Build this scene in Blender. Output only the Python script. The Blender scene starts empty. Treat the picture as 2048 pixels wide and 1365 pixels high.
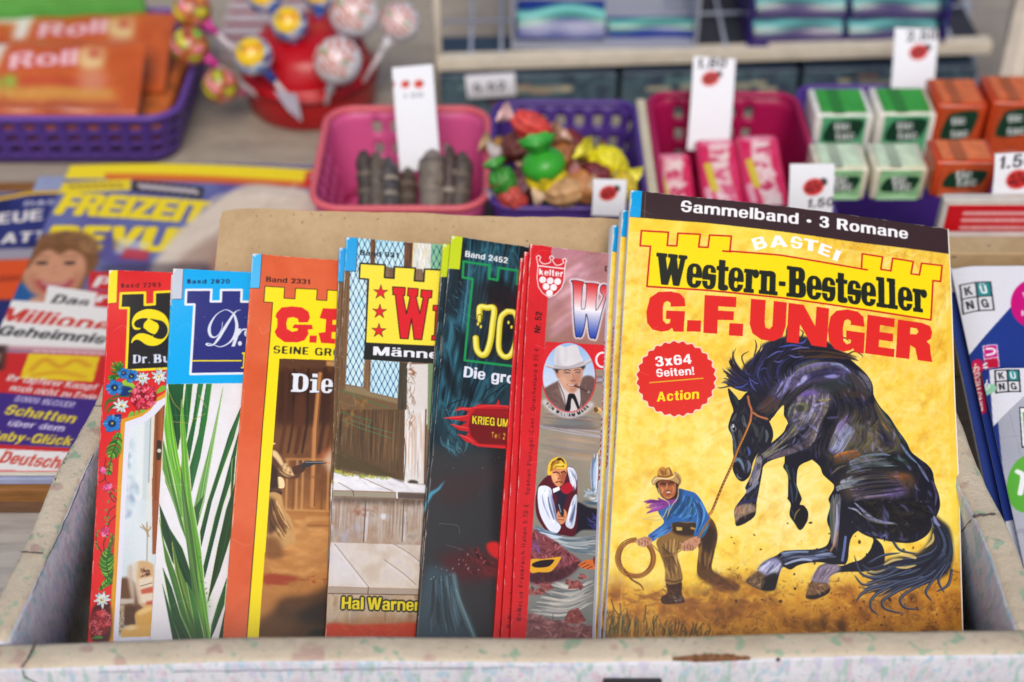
import bpy, bmesh, math, random
import numpy as np
from mathutils import Vector, Matrix

# ------------------------------------------------------------------ camera, light, exposure
SC = bpy.context.scene
COL = SC.collection
CAMZ, PITCH, LENS = 0.53, math.radians(40.0),50.0
cam_d = bpy.data.cameras.new('camera')
cam = bpy.data.objects.new('camera', cam_d)
COL.objects.link(cam)
SC.camera = cam
cam.location = (0,0, CAMZ)
cam.rotation_euler = (math.radians(90) - PITCH, 0,0)
cam_d.lens = LENS
cam_d.sensor_width = 36
cam_d.clip_start = 0.05
cam_d.clip_end = 60
cam_d.dof.use_dof = True
cam_d.dof.focus_distance = 0.652
cam_d.dof.aperture_fstop = 4.4

world = bpy.data.worlds.new('World')
SC.world = world
world.use_nodes = True
SUN_EL, SUN_AZ = math.radians(50), math.radians(178)     # azimuth clockwise from +Y
nt = world.node_tree
sky = nt.nodes.new('ShaderNodeTexSky')
sky.sky_type = 'NISHITA'
sky.sun_disc = False
sky.sun_elevation = SUN_EL
sky.sun_rotation = SUN_AZ
sky.air_density = 1.0
sky.dust_density = 3.0
sky.ozone_density = 1.0
bg = nt.nodes['Background']
bg.inputs['Strength'].default_value = 0.095
nt.links.new(sky.outputs[0], bg.inputs[0])
sun_d = bpy.data.lights.new('sun', 'SUN')
sun_d.energy = 1.5
sun_d.angle = math.radians(35)
sun_d.color = (1.0,0.93,0.84)
sun = bpy.data.objects.new('sun', sun_d)
COL.objects.link(sun)
sun.location = (0,-1,2)
tosun = Vector((math.sin(SUN_AZ) * math.cos(SUN_EL), math.cos(SUN_AZ) * math.cos(SUN_EL), math.sin(SUN_EL)))
sun.rotation_euler = tosun.to_track_quat('Z', 'Y').to_euler()
SC.view_settings.view_transform = 'Standard'
SC.view_settings.look = 'None'
SC.view_settings.gamma = 1
SC.view_settings.exposure = 0.2
SC.cycles.max_bounces = 8
SC.cycles.transparent_max_bounces = 8
SC.cycles.use_denoising = True

# ------------------------------------------------------------------ small helpers
RNG = random.Random(7)
NR = np.random.default_rng(11)

def lin(c):
    return tuple((x / 255 / 12.92) if x / 255 <= .04045 else ((x / 255 + .055) / 1.055) ** 2.4 for x in c[:3])

def obj(name, data, mat=None, parent=None, smooth=False):
    if isinstance(data, bmesh.types.BMesh):
        me = bpy.data.meshes.new(name)
        data.to_mesh(me)
        data.free()
    else:
        me = data
    o = bpy.data.objects.new(name, me)
    COL.objects.link(o)
    if mat is not None:
        me.materials.append(mat)
    if parent is not None:
        o.parent = parent
    if smooth:
        me.polygons.foreach_set('use_smooth', [True] * len(me.polygons))
    return o

def tag(o, label=None, cat=None, group=None, kind=None):
    if label: o['label'] = label
    if cat: o['category'] = cat
    if group: o['group'] = group
    if kind: o['kind'] = kind
    return o

def thing(name, label, cat, loc=(0,0,0), rot=None, group=None):
    o = bpy.data.objects.new(name, None)
    o.empty_display_size = 0.01
    COL.objects.link(o)
    o.location = loc
    if isinstance(rot, (int, float)):
        o.rotation_euler = (0,0, rot)
    elif rot is not None:
        o.rotation_euler = rot
    return tag(o, label, cat, group)

def copy_tree(o, parent=None):
    c = o.copy()
    COL.objects.link(c)
    if parent is not None:
        c.parent = parent
    for ch in list(o.children):
        copy_tree(ch, c)
    return c

def bm_box(bm, lo, hi, bev=0.0, seg=2, rot=None):
    r = bmesh.ops.create_cube(bm, size=1.0)
    vs = r['verts']
    c = [(a + b) / 2 for a, b in zip(lo, hi)]
    s = [b - a for a, b in zip(lo, hi)]
    for v in vs:
        v.co = Vector((v.co.x * s[0], v.co.y * s[1], v.co.z * s[2]))
    if bev > 0:
        es = list({e for v in vs for e in v.link_edges})
        rr = bmesh.ops.bevel(bm, geom=es, offset=bev, segments=seg, affect='EDGES', profile=.5)
        vs = list(set(rr['verts']) | {v for v in vs if v.is_valid})
    for v in vs:
        if rot is not None:
            v.co = rot @ v.co
        v.co = v.co + Vector(c)
    return vs

def boxm(lo, hi, bev=0.0, seg=2):
    bm = bmesh.new()
    bm_box(bm, lo, hi, bev, seg)
    return bm

def bm_tube(bm, pts, r, seg=10, cap=True):
    pts = [Vector(p) for p in pts]
    rs = r if isinstance(r, (list, tuple)) else [r] * len(pts)
    rings = []
    for i, p in enumerate(pts):
        d = (pts[min(i + 1, len(pts) - 1)] - pts[max(i - 1,0)]).normalized()
        a = d.cross(Vector((0,0,1)) if abs(d.z) < .9 else Vector((1,0,0))).normalized()
        b = d.cross(a)
        rings.append([bm.verts.new(p + (a * math.cos(2 * math.pi * k / seg) + b * math.sin(2 * math.pi * k / seg)) * rs[i]) for k in range(seg)])
    for i in range(len(rings) - 1):
        for k in range(seg):
            bm.faces.new((rings[i][k], rings[i][(k + 1) % seg], rings[i + 1][(k + 1) % seg], rings[i + 1][k]))
    if cap:
        bm.faces.new(rings[0][::-1])
        bm.faces.new(rings[-1])
    bmesh.ops.recalc_face_normals(bm, faces=bm.faces)

def bm_lathe(bm, prof, seg=48, c=(0,0,0)):
    rings = []
    for r, z in prof:
        rings.append([bm.verts.new((c[0] + r * math.cos(2 * math.pi * k / seg), c[1] + r * math.sin(2 * math.pi * k / seg), c[2] + z)) for k in range(seg)])
    for i in range(len(rings) - 1):
        for k in range(seg):
            bm.faces.new((rings[i][k], rings[i][(k + 1) % seg], rings[i + 1][(k + 1) % seg], rings[i + 1][k]))
    if prof[0][0] > 1e-6: bm.faces.new(rings[0][::-1])
    if prof[-1][0] > 1e-6: bm.faces.new(rings[-1])
    bmesh.ops.remove_doubles(bm, verts=bm.verts, dist=1e-6)
    bmesh.ops.recalc_face_normals(bm, faces=bm.faces)

# ------------------------------------------------------------------ materials
class NT:
    def __init__(s, name):
        s.m = bpy.data.materials.new(name)
        s.m.use_nodes = True
        s.t = s.m.node_tree
        s.p = s.t.nodes['Principled BSDF']
    def n(s, typ, **kw):
        x = s.t.nodes.new('ShaderNode' + typ)
        for k, v in kw.items():
            if k.startswith('i_'):
                x.inputs[k[2:].replace('_', ' ')].default_value = v
            else:
                setattr(x, k, v)
        return x
    def l(s, a, b):
        s.t.links.new(a, b)
    def noise(s, scale, detail=4, rough=.55, vec=None):
        x = s.n('TexNoise')
        x.inputs['Scale'].default_value = scale
        x.inputs['Detail'].default_value = detail
        x.inputs['Roughness'].default_value = rough
        if vec is None:
            vec = s.n('TexCoord').outputs['Object']
        s.l(vec, x.inputs['Vector'])
        return x.outputs['Fac']
    def ramp(s, fac, stops):
        r = s.n('ValToRGB')
        e = r.color_ramp.elements
        while len(e) < len(stops):
            e.new(.5)
        for k, (p, c) in enumerate(stops):
            e[k].position = p
            e[k].color = (*c[:3],1)
        s.l(fac, r.inputs[0])
        return r.outputs[0]
    def mix(s, fac, a, b, mode='MIX'):
        x = s.n('Mix', data_type='RGBA', blend_type=mode)
        for sock, v in ((x.inputs[0], fac),(x.inputs[6], a),(x.inputs[7], b)):
            if hasattr(v, 'is_linked'): s.l(v, sock)
            elif isinstance(v, (int, float)): sock.default_value = v
            else: sock.default_value = (*v[:3],1)
        return x.outputs[2]
    def bump(s, h, strength=.2, dist=.001):
        b = s.n('Bump')
        b.inputs['Strength'].default_value = strength
        b.inputs['Distance'].default_value = dist
        s.l(h, b.inputs['Height'])
        s.l(b.outputs[0], s.p.inputs['Normal'])
    def out(s, color, rough=.5, spec=.5, metal=0, coat=0, trans=0, sss=0):
        if hasattr(color, 'is_linked'): s.l(color, s.p.inputs['Base Color'])
        else: s.p.inputs['Base Color'].default_value = (*color[:3],1)
        s.p.inputs['Roughness'].default_value = rough
        s.p.inputs['Specular IOR Level'].default_value = spec
        s.p.inputs['Metallic'].default_value = metal
        s.p.inputs['Coat Weight'].default_value = coat
        s.p.inputs['Coat Roughness'].default_value = .12
        s.p.inputs['Transmission Weight'].default_value = trans
        if sss:
            s.p.inputs['Subsurface Weight'].default_value = sss
            s.p.inputs['Subsurface Radius'].default_value = (.004,.003,.002)
        return s.m

_mc = {}
def M(name, rgb=None, rough=.5, var=.12, spec=.4, scale=60, bump=.08, coat=0, trans=0, sss=0, metal=0):
    """plain surface in one colour (sRGB 0..255) with faint procedural mottling and grain"""
    if name in _mc: return _mc[name]
    k = NT(name)
    c = lin(rgb)
    f = k.noise(scale, 5)
    col = k.ramp(f, [(.3,[x * (1 - var) for x in c]),(.7,[min(1, x * (1 + var)) for x in c])])
    if bump: k.bump(k.noise(scale * 9,3), bump, .0006)
    _mc[name] = k.out(col, rough, spec, metal, coat, trans, sss)
    return _mc[name]

def ink_mat(name, rough=.38, spec=.2, coat=.05, grain=.05, bump=.05):
    """printed paper: colour comes from the sheet's own ink attribute, with paper grain and gloss"""
    if name in _mc: return _mc[name]
    k = NT(name)
    a = k.n('Attribute')
    a.attribute_name = 'ink'
    g = k.ramp(k.noise(900,3),[(.3,(1 - grain,) * 3),(.7,(1,1,1))])
    col = k.mix(1.0, a.outputs['Color'], g, 'MULTIPLY')
    k.bump(k.noise(35,4), bump, .002)
    _mc[name] = k.out(col, rough, spec, 0, coat)
    return _mc[name]

# ------------------------------------------------------------------ tracing frame: photo pixels (2048 wide) <-> rays
F = LENS / 36 * 2048
CF = np.array([0, math.cos(PITCH),-math.sin(PITCH)])
CU = np.array([0, math.sin(PITCH), math.cos(PITCH)])
CR = np.array([1.0,0,0])
CO = np.array([0,0, CAMZ])

def rays(p):
    p = np.atleast_2d(np.asarray(p, float))
    return CF + ((p[:, 0] - 1024) / F)[:, None] * CR + ((682.5 - p[:, 1]) / F)[:, None] * CU

def at_z(px, py, z):
    d = rays((px, py))[0]
    return Vector(CO + d * ((z - CAMZ) / d[2]))

def at_y(px, py, y):
    d = rays((px, py))[0]
    return Vector(CO + d * (y / d[1]))

# ------------------------------------------------------------------ print shop: numpy painting of printed sheets
def catmull(pts, closed, sub=6):
    p = np.asarray(pts, float)
    n = len(p)
    if n < 3: return p
    if closed:
        q = np.vstack([p[-1:], p, p[:2]])
        m = n
    else:
        q = np.vstack([2 * p[:1] - p[1:2], p, 2 * p[-1:] - p[-2:-1]])
        m = n - 1
    t = np.linspace(0,1, sub, endpoint=False)[:, None]
    out = []
    for i in range(m):
        a, b, c, d = q[i], q[i + 1], q[i + 2], q[i + 3]
        out.append(.5 * (2 * b + (c - a) * t + (2 * a - 5 * b + 4 * c - d) * t ** 2 + (3 * b - a - 3 * c + d) * t ** 3))
    out = np.vstack(out)
    if not closed: out = np.vstack([out, p[-1:]])
    return out

def blur(m, r):
    if r < .5: return m
    k = max(1, int(round(r)))
    for ax in (0,1):
        for _ in range(2):
            pad = [(0,0)] * m.ndim
            pad[ax] = (k + 1, k)
            q = np.cumsum(np.pad(m, pad, mode='edge'), axis=ax)
            n = m.shape[ax]
            a = [slice(None)] * m.ndim; b = [slice(None)] * m.ndim
            a[ax] = slice(2 * k + 1,2 * k + 1 + n); b[ax] = slice(0, n)
            m = (q[tuple(a)] - q[tuple(b)]) / (2 * k + 1)
    return m

def vnoise(h, w, cell, seed, octv=4, aspect=1.0):
    """value noise 0..1; aspect > 1 stretches it vertically"""
    r = np.random.default_rng(seed)
    out = np.zeros((h, w)); amp, tot = 1.0,0.0
    for o in range(octv):
        cx = max(1.5, cell / 2 ** o); cy = max(1.5, cell * aspect / 2 ** o)
        gh, gw = int(h / cy) + 3, int(w / cx) + 3
        g = r.random((gh, gw))
        y = np.arange(h) / cy; x = np.arange(w) / cx
        yi = y.astype(int); xi = x.astype(int)
        fy = (y - yi)[:, None]; fx = (x - xi)[None]
        fy = fy * fy * (3 - 2 * fy); fx = fx * fx * (3 - 2 * fx)
        a = g[yi][:, xi]; b = g[yi][:, xi + 1]; c = g[yi + 1][:, xi]; d = g[yi + 1][:, xi + 1]
        out += amp * ((a * (1 - fx) + b * fx) * (1 - fy) + (c * (1 - fx) + d * fx) * fy)
        tot += amp; amp *= .55
    out /= tot
    return np.clip((out - .5) * 1.7 + .5,0,1)

_glyph = {}
def glyphs(s):
    if s not in _glyph:
        cu = bpy.data.curves.new('type', 'FONT')
        cu.body = s
        cu.resolution_u = 4
        o = bpy.data.objects.new('type', cu)
        COL.objects.link(o)
        me = o.to_mesh()
        me.calc_loop_triangles()
        v = np.array([x.co[:2] for x in me.vertices]) if len(me.vertices) else np.zeros((0,2))
        t = np.array([x.vertices[:] for x in me.loop_triangles]) if len(me.loop_triangles) else np.zeros((0,3), int)
        o.to_mesh_clear()
        bpy.data.objects.remove(o)
        bpy.data.curves.remove(cu)
        _glyph[s] = (v, t)
    return _glyph[s]
CAP = None

class Canvas:
    """a sheet's print. tr maps traced photo pixels to sheet metres (s right, t up); raster has res metres per dot"""
    def __init__(c, W, L, res, base, tr=None, s0=0.0, s1=None, t0=0.0, t1=None):
        c.s0, c.s1, c.t0, c.t1 = s0, W if s1 is None else s1, t0, L if t1 is None else t1
        c.res, c.tr = res, tr
        c.w = int(round((c.s1 - c.s0) / res)) + 1
        c.h = int(round((c.t1 - c.t0) / res)) + 1
        c.a = np.empty((c.h, c.w, 3)); c.a[:] = np.array(base) / 255
        c.rng = np.random.default_rng(5)
        c.clip, c.softk, c.hk = None, 1,1.0
    def T(c, p):
        p = np.atleast_2d(np.asarray(p, float))
        st = c.tr(p) if c.tr else p
        return np.stack([(st[:, 0] - c.s0) / c.res, (c.t1 - st[:, 1]) / c.res],1)
    def comp(c, m, x, y, col, alpha=1.0):
        h, w = m.shape
        sl = (slice(y, y + h), slice(x, x + w))
        if c.clip is not None: m = m * c.clip[sl]
        m = (m * alpha)[..., None]
        col = np.asarray(col, float) / 255 if not (isinstance(col, np.ndarray) and col.ndim == 3) else col
        c.a[sl] = c.a[sl] * (1 - m) + col * m
    def bbox(c, p, pad):
        x0 = max(0, int(math.floor(p[:, 0].min() - pad))); x1 = min(c.w, int(math.ceil(p[:, 0].max() + pad)) + 1)
        y0 = max(0, int(math.floor(p[:, 1].min() - pad))); y1 = min(c.h, int(math.ceil(p[:, 1].max() + pad)) + 1)
        return x0, y0, x1, y1
    def polymask(c, polys, soft=0, ss=3):
        soft = soft * c.softk
        allp = np.vstack(polys)
        x0, y0, x1, y1 = c.bbox(allp, 2 + soft * 3)
        if x1 <= x0 or y1 <= y0: return None
        H, W = (y1 - y0) * ss, (x1 - x0) * ss
        ins = np.zeros((H, W), bool)
        xs = x0 + (np.arange(W) + .5) / ss - .5
        ys = y0 + (np.arange(H) + .5) / ss - .5
        for p in polys:
            q = np.roll(p, -1,0)
            for (ax, ay),(bx, by) in zip(p, q):
                if ay == by: continue
                lo, hi = (ay, by) if ay < by else (by, ay)
                i0, i1 = np.searchsorted(ys, lo), np.searchsorted(ys, hi)
                if i1 <= i0: continue
                xi = ax + (ys[i0:i1] - ay) * (bx - ax) / (by - ay)
                ins[i0:i1] ^= xs[None] < xi[:, None]
        m = ins.reshape(y1 - y0, ss, x1 - x0, ss).mean((1,3))
        if soft: m = blur(m, soft)
        return m, x0, y0
    def fill(c, pts, col, alpha=1.0, soft=0, smooth=False, raw=False, holes=()):
        ps = [np.asarray(pts, float)] + [np.asarray(h, float) for h in holes]
        if smooth: ps = [catmull(p, True) for p in ps]
        if not raw: ps = [c.T(p) for p in ps]
        r = c.polymask(ps, soft)
        if r is not None: c.comp(r[0], r[1], r[2], col, alpha)
    def mask(c, pts, smooth=False, soft=0):
        p = catmull(pts, True) if smooth else np.asarray(pts, float)
        m = np.zeros((c.h, c.w))
        r = c.polymask([c.T(p)], soft)
        if r is not None: m[r[2]:r[2] + r[0].shape[0], r[1]:r[1] + r[0].shape[1]] = r[0]
        return m
    def line(c, pts, w, col, alpha=1.0, smooth=True, soft=0, raw=False, taper=None):
        """w in photo px (raw: dots). taper: (start, end) width factors, mid is 1"""
        p = np.asarray(pts, float)
        if smooth and len(p) > 2: p = catmull(p, False, 5)
        if not raw:
            q = c.T(p)
            k = np.linalg.norm(q[-1] - q[0]) / max(1e-6, np.linalg.norm(p[-1] - p[0])) if np.linalg.norm(p[-1] - p[0]) > 2 else np.linalg.norm(c.T([p[0] + (9,0)])[0] - q[0]) / 9
            p = q
        else: k = 1
        n = len(p)
        u = np.linspace(0,1, n)
        ws = np.full(n, w * k / 2)
        if taper is not None:
            a, b = taper
            ws = ws * np.where(u < .4, a + (1 - a) * np.sqrt(np.clip(u / .4,0,1)),1.0) * np.where(u > .5, b + (1 - b) * np.sqrt(np.clip((1 - u) / .5,0,1)),1.0)
        c._stroke(p, ws, col, alpha, soft)
    def _stroke(c, p, ws, col, alpha=1.0, soft=0):
        pad = ws.max() + 2 + soft * 3
        x0, y0, x1, y1 = c.bbox(p, pad)
        if x1 <= x0 or y1 <= y0: return
        m = np.zeros((y1 - y0, x1 - x0))
        for i in range(len(p) - 1):
            a, b = p[i], p[i + 1]
            wm = max(ws[i], ws[i + 1]) + 1.5
            xa = max(x0, int(min(a[0], b[0]) - wm)); xb = min(x1, int(max(a[0], b[0]) + wm) + 2)
            ya = max(y0, int(min(a[1], b[1]) - wm)); yb = min(y1, int(max(a[1], b[1]) + wm) + 2)
            if xb <= xa or yb <= ya: continue
            X = np.arange(xa, xb)[None] - a[0]; Y = np.arange(ya, yb)[:, None] - a[1]
            d = b - a; L2 = d @ d + 1e-9
            t = np.clip((X * d[0] + Y * d[1]) / L2,0,1)
            dist = np.hypot(X - t * d[0], Y - t * d[1])
            r = ws[i] + (ws[i + 1] - ws[i]) * t
            v = np.clip(r - dist + .5,0,1)
            s = m[ya - y0:yb - y0, xa - x0:xb - x0]
            np.maximum(s, v, out=s)
        if soft: m = blur(m, soft)
        c.comp(m, x0, y0, col, alpha)
    def hatch(c, A, B, n, cols, w=5, alpha=.8, jit=.06, span=(.0,1.0), taper=(.2,.1), soft=0, seed=1, lo=.35):
        """n brush strokes running along guide curves that blend from A to B"""
        r = np.random.default_rng(seed)
        A = catmull(A, False, 8); B = catmull(B, False, 8)
        def rs(P):
            d = np.r_[0, np.cumsum(np.linalg.norm(np.diff(P, axis=0), axis=1))]
            u = np.linspace(0, d[-1],40)
            return np.stack([np.interp(u, d, P[:, 0]), np.interp(u, d, P[:, 1])],1)
        A, B = rs(A), rs(B)
        for _ in range(n):
            f = r.random()
            P = A * (1 - f) + B * f
            ln = lo + (1 - lo) * r.random() ** 1.5
            st = span[0] + (span[1] - span[0]) * r.random() * (1 - ln)
            i0 = int(st * 39); i1 = min(39, i0 + max(4, int(ln * 39)))
            P = P[i0:i1 + 1:3]
            if len(P) < 2: continue
            sz = np.linalg.norm(A[20] - B[20]) + 10
            P = P + r.normal(0, jit * sz * .25,2) + np.cumsum(r.normal(0, jit * 6, P.shape),0) * .5
            col = np.array(cols[r.integers(len(cols))], float) * (1 + r.normal(0,.06))
            c.line(P, w * (.5 + r.random()),np.clip(col, 0,255), alpha * (.6 + .4 * r.random()),taper=taper, soft=soft)
    def dabs(c, poly, n, cols, w=6, ln=20, ang=0.0, spread=.5, alpha=.5, seed=1, soft=0, smooth=True):
        """n short dabs scattered inside a traced outline, lying near ang (radians)"""
        r = np.random.default_rng(seed)
        p = catmull(poly, True) if smooth else np.asarray(poly, float)
        lo, hi = p.min(0), p.max(0)
        q = np.roll(p, -1,0)
        k = 0
        for _ in range(n * 12):
            if k >= n: break
            x = lo + (hi - lo) * r.random(2)
            cr = ((p[:, 1] > x[1]) != (q[:, 1] > x[1])) & (x[0] < p[:, 0] + (x[1] - p[:, 1]) * (q[:, 0] - p[:, 0]) / (q[:, 1] - p[:, 1] + 1e-12))
            if cr.sum() % 2 == 0: continue
            k += 1
            a = ang + r.normal(0, spread); l = ln * (.4 + r.random())
            d = np.array([math.cos(a), math.sin(a)]) * l / 2
            bend = np.array([-d[1], d[0]]) * r.normal(0,.25)
            c.line([x - d, x + bend, x + d], w * (.4 + r.random()),np.clip(np.array(cols[r.integers(len(cols))], float) * (1 + r.normal(0,.05)),0,255), alpha * (.5 + .5 * r.random()),taper=(.2,.2), soft=soft)
    def text(c, s, p0, p1, h, col, bold=0.0, outline=None, ow=0, shear=0.0, raw=False, alpha=1.0, sub=3, up=None, grad=None):
        """s set from p0 to p1 along its baseline, capitals h px tall"""
        global CAP
        if CAP is None: CAP = glyphs('H')[0][:, 1].max()
        v, t = glyphs(s)
        if not len(t): return
        v = v - np.array([v[:, 0].min(),0])
        P0, P1 = np.asarray(p0, float), np.asarray(p1, float)
        if raw: q0, q1, k = P0, P1,1.0
        else:
            q0, q1 = c.T([P0, P1])
            k = np.linalg.norm(q1 - q0) / np.linalg.norm(P1 - P0)
        ex = (q1 - q0) / v[:, 0].max()
        uv = np.array([ex[1],-ex[0]]) / np.linalg.norm(ex)
        if up is not None: uv = up / np.linalg.norm(up)
        ey = uv * h * k / CAP
        q = q0 + v[:, :1] * ex + v[:, 1:] * (ey + shear * np.linalg.norm(ey) * ex / np.linalg.norm(ex))
        rmax = (bold + ow) * k
        x0, y0, x1, y1 = c.bbox(q, rmax + 2)
        if x1 <= x0 or y1 <= y0: return
        ss = sub
        m = np.zeros(((y1 - y0) * ss, (x1 - x0) * ss), bool)
        g = (q - np.array([x0, y0]) + .5) * ss - .5
        for tri in t:
            a, b, d = g[tri]
            xa = max(0, int(min(a[0], b[0], d[0]))); xb = min(m.shape[1], int(max(a[0], b[0], d[0])) + 2)
            ya = max(0, int(min(a[1], b[1], d[1]))); yb = min(m.shape[0], int(max(a[1], b[1], d[1])) + 2)
            if xb <= xa or yb <= ya: continue
            X = np.arange(xa, xb)[None]; Y = np.arange(ya, yb)[:, None]
            e = [(q2[0] - p2[0]) * (Y - p2[1]) - (q2[1] - p2[1]) * (X - p2[0]) for p2, q2 in ((a, b),(b, d),(d, a))]
            m[ya:yb, xa:xb] |= ((e[0] >= 0) & (e[1] >= 0) & (e[2] >= 0)) | ((e[0] <= 0) & (e[1] <= 0) & (e[2] <= 0))
        def dil(r):
            r = r * k * ss
            if r < .5: return m
            R = int(math.ceil(r)); o = np.zeros_like(m)
            pm = np.pad(m, R)
            for dy in range(-R, R + 1):
                for dx in range(-R, R + 1):
                    if dx * dx + dy * dy <= r * r + .3:
                        o |= pm[R + dy:R + dy + m.shape[0], R + dx:R + dx + m.shape[1]]
            return o
        def down(b):
            return b.reshape(y1 - y0, ss, x1 - x0, ss).mean((1,3))
        if outline is not None: c.comp(down(dil(bold + ow)),x0, y0, outline, alpha)
        c.comp(down(dil(bold)),x0, y0, col, alpha)
    def ellipse(c, ctr, rx, ry, col, alpha=1.0, soft=0, rot=0.0, n=40):
        a = np.linspace(0,2 * math.pi, n, endpoint=False)
        x, y = rx * np.cos(a), ry * np.sin(a)
        p = np.stack([ctr[0] + x * math.cos(rot) - y * math.sin(rot), ctr[1] + x * math.sin(rot) + y * math.cos(rot)],1)
        c.fill(p, col, alpha, soft)
    def ellipse_raw(c, ctr, r, col, alpha=1.0):
        c.line([ctr, (ctr[0] + .3, ctr[1])],2 * r, col, alpha, raw=True, smooth=False)
    def tone(c, cols, cell, seed, alpha=1.0, mask=None, octv=4, aspect=1.0):
        """lay a mottled ground that runs through the listed colours"""
        n = vnoise(c.h, c.w, cell, seed, octv, aspect)
        k = np.array(cols, float) / 255
        x = n * (len(k) - 1)
        i = np.clip(x.astype(int),0, len(k) - 2)
        f = (x - i)[..., None]
        rgb = k[i] * (1 - f) + k[i + 1] * f
        m = (np.full((c.h, c.w), alpha) if mask is None else mask * alpha)[..., None]
        c.a = c.a * (1 - m) + rgb * m
    def punch(c, k, px=None):
        """more contrast in the printed picture (outline px)"""
        m = 1.0 if px is None else c.mask(px)[..., None]
        g = np.clip((c.a - .46) * k + .47,0,1); c.a[:] = c.a * (1 - m) + g * m
    def grad(c, poly, ca, cb, pa, pb, alpha=1.0, smooth=False, soft=0, mid=None):
        """fill an outline with a blend from ca at pa to cb at pb"""
        p = catmull(poly, True) if smooth else np.asarray(poly, float)
        r = c.polymask([c.T(p)], soft)
        if r is None: return
        m, x0, y0 = r
        a, b = c.T([pa, pb])
        d = b - a
        X = np.arange(x0, x0 + m.shape[1])[None] - a[0]; Y = np.arange(y0, y0 + m.shape[0])[:, None] - a[1]
        t = np.clip((X * d[0] + Y * d[1]) / (d @ d),0,1)
        stops = [ca, cb] if mid is None else [ca, mid, cb]
        k = np.array(stops, float) / 255
        u = np.linspace(0,1, len(k))
        rgb = np.stack([np.interp(t, u, k[:, j]) for j in range(3)],-1)
        c.comp(m, x0, y0, rgb, alpha)

def Z(x0, y0, k, pts):
    """outline measured on an enlargement: origin x0, y0, k times"""
    return [(x0 + x / k, y0 + y / k) for x, y in pts]

def to_lin(a):
    a = np.clip(a, 0,1)
    return np.where(a <= .04045, a / 12.92,((a + .055) / 1.055) ** 2.4)

def grid_mesh(name, X, ink=None):
    """X: (rows, cols, 3) points, ink: (rows, cols, 3) sRGB 0..1"""
    h, w = X.shape[:2]
    me = bpy.data.meshes.new(name)
    me.vertices.add(h * w)
    me.vertices.foreach_set('co', X.reshape(-1).astype(np.float32))
    i = np.arange(h * w).reshape(h, w)
    q = np.stack([i[1:, :-1], i[1:, 1:], i[:-1,1:], i[:-1, :-1]],-1).reshape(-1,4)
    me.loops.add(q.size)
    me.loops.foreach_set('vertex_index', q.reshape(-1).astype(np.int32))
    me.polygons.add(len(q))
    me.polygons.foreach_set('loop_start', np.arange(0, q.size, 4, dtype=np.int32))
    me.polygons.foreach_set('use_smooth', np.ones(len(q), bool))
    me.update(calc_edges=True)
    if ink is not None: set_ink(me, ink.reshape(-1,3))
    return me

def set_ink(me, rgb):
    at = me.color_attributes.new('ink', 'FLOAT_COLOR', 'POINT')
    buf = np.ones((len(me.vertices),4), np.float32)
    buf[:len(rgb), :3] = to_lin(rgb)
    at.data.foreach_set('color', buf.reshape(-1))
# ------------------------------------------------------------------ sheets that lean in the box
LEAN = math.radians(32.5)
ET0 = np.array([0, math.cos(LEAN), math.sin(LEAN)])
EN0 = np.array([0,-math.sin(LEAN), math.cos(LEAN)])
P7 = CO + rays((1560,1265))[0] * 0.62

class Sheet:
    """a leaning booklet's front: frame O, es (right), et (up), n (towards the viewer), and its bend b(s, t)"""
    def __init__(k, d, tl, low, yaw=0.0, W=.153, L=.225, bend=(0,0,0), lean=LEAN, base=None):
        et0 = np.array([0, math.cos(lean), math.sin(lean)]); en0 = np.array([0,-math.sin(lean), math.cos(lean)])
        n = math.cos(yaw) * en0 + math.sin(yaw) * CR
        q0 = (P7 if base is None else np.array(base)) - EN0 * d
        def hit(p):
            r = rays(p)[0]
            # the left edge keeps its depth: meet the unyawed plane
            return CO + r * (((q0 - CO) @ en0) / (r @ en0))
        A, B = hit(tl), hit(low)
        et = (A - B) / np.linalg.norm(A - B)
        n = n - et * (n @ et); n /= np.linalg.norm(n)
        es = np.cross(et, n)
        k.O, k.es, k.et, k.n, k.W, k.L, k.bend = A - L * et, es, et, n, W, L, bend
    def b(k, s, t):
        c1, c2, c3 = k.bend
        return .0016 * np.exp(-(s / .016) ** 2 - ((k.L - t) / .02) ** 2) - c1 * (s / k.W) ** 2 * np.clip(t / k.L, 0, None) ** 1.5 - c2 * (s / k.W) ** 2 - c3 * np.clip(t / k.L - .5,0, None) ** 2
    def tr(k, p):
        r = rays(p)
        b = np.zeros(len(r))
        for _ in range(14):
            q = k.O[None] + b[:, None] * k.n
            X = CO + r * (((q - CO) @ k.n) / (r @ k.n))[:, None]
            s = (X - k.O) @ k.es; t = (X - k.O) @ k.et
            b = k.b(np.clip(s, -.02, k.W + .03), t)
        return np.stack([s, t],1)
    def px(k, s, t):
        X = k.O + s * k.es + t * k.et + k.b(s, t) * k.n
        v = X - CO
        w = v @ CF
        return 1024 + F * (v @ CR) / w, 682.5 - F * (v @ CU) / w
    def mat(k):
        m = Matrix([[k.es[i], k.et[i], k.n[i], k.O[i]] for i in range(3)] + [[0,0,0,1]])
        return m

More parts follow.
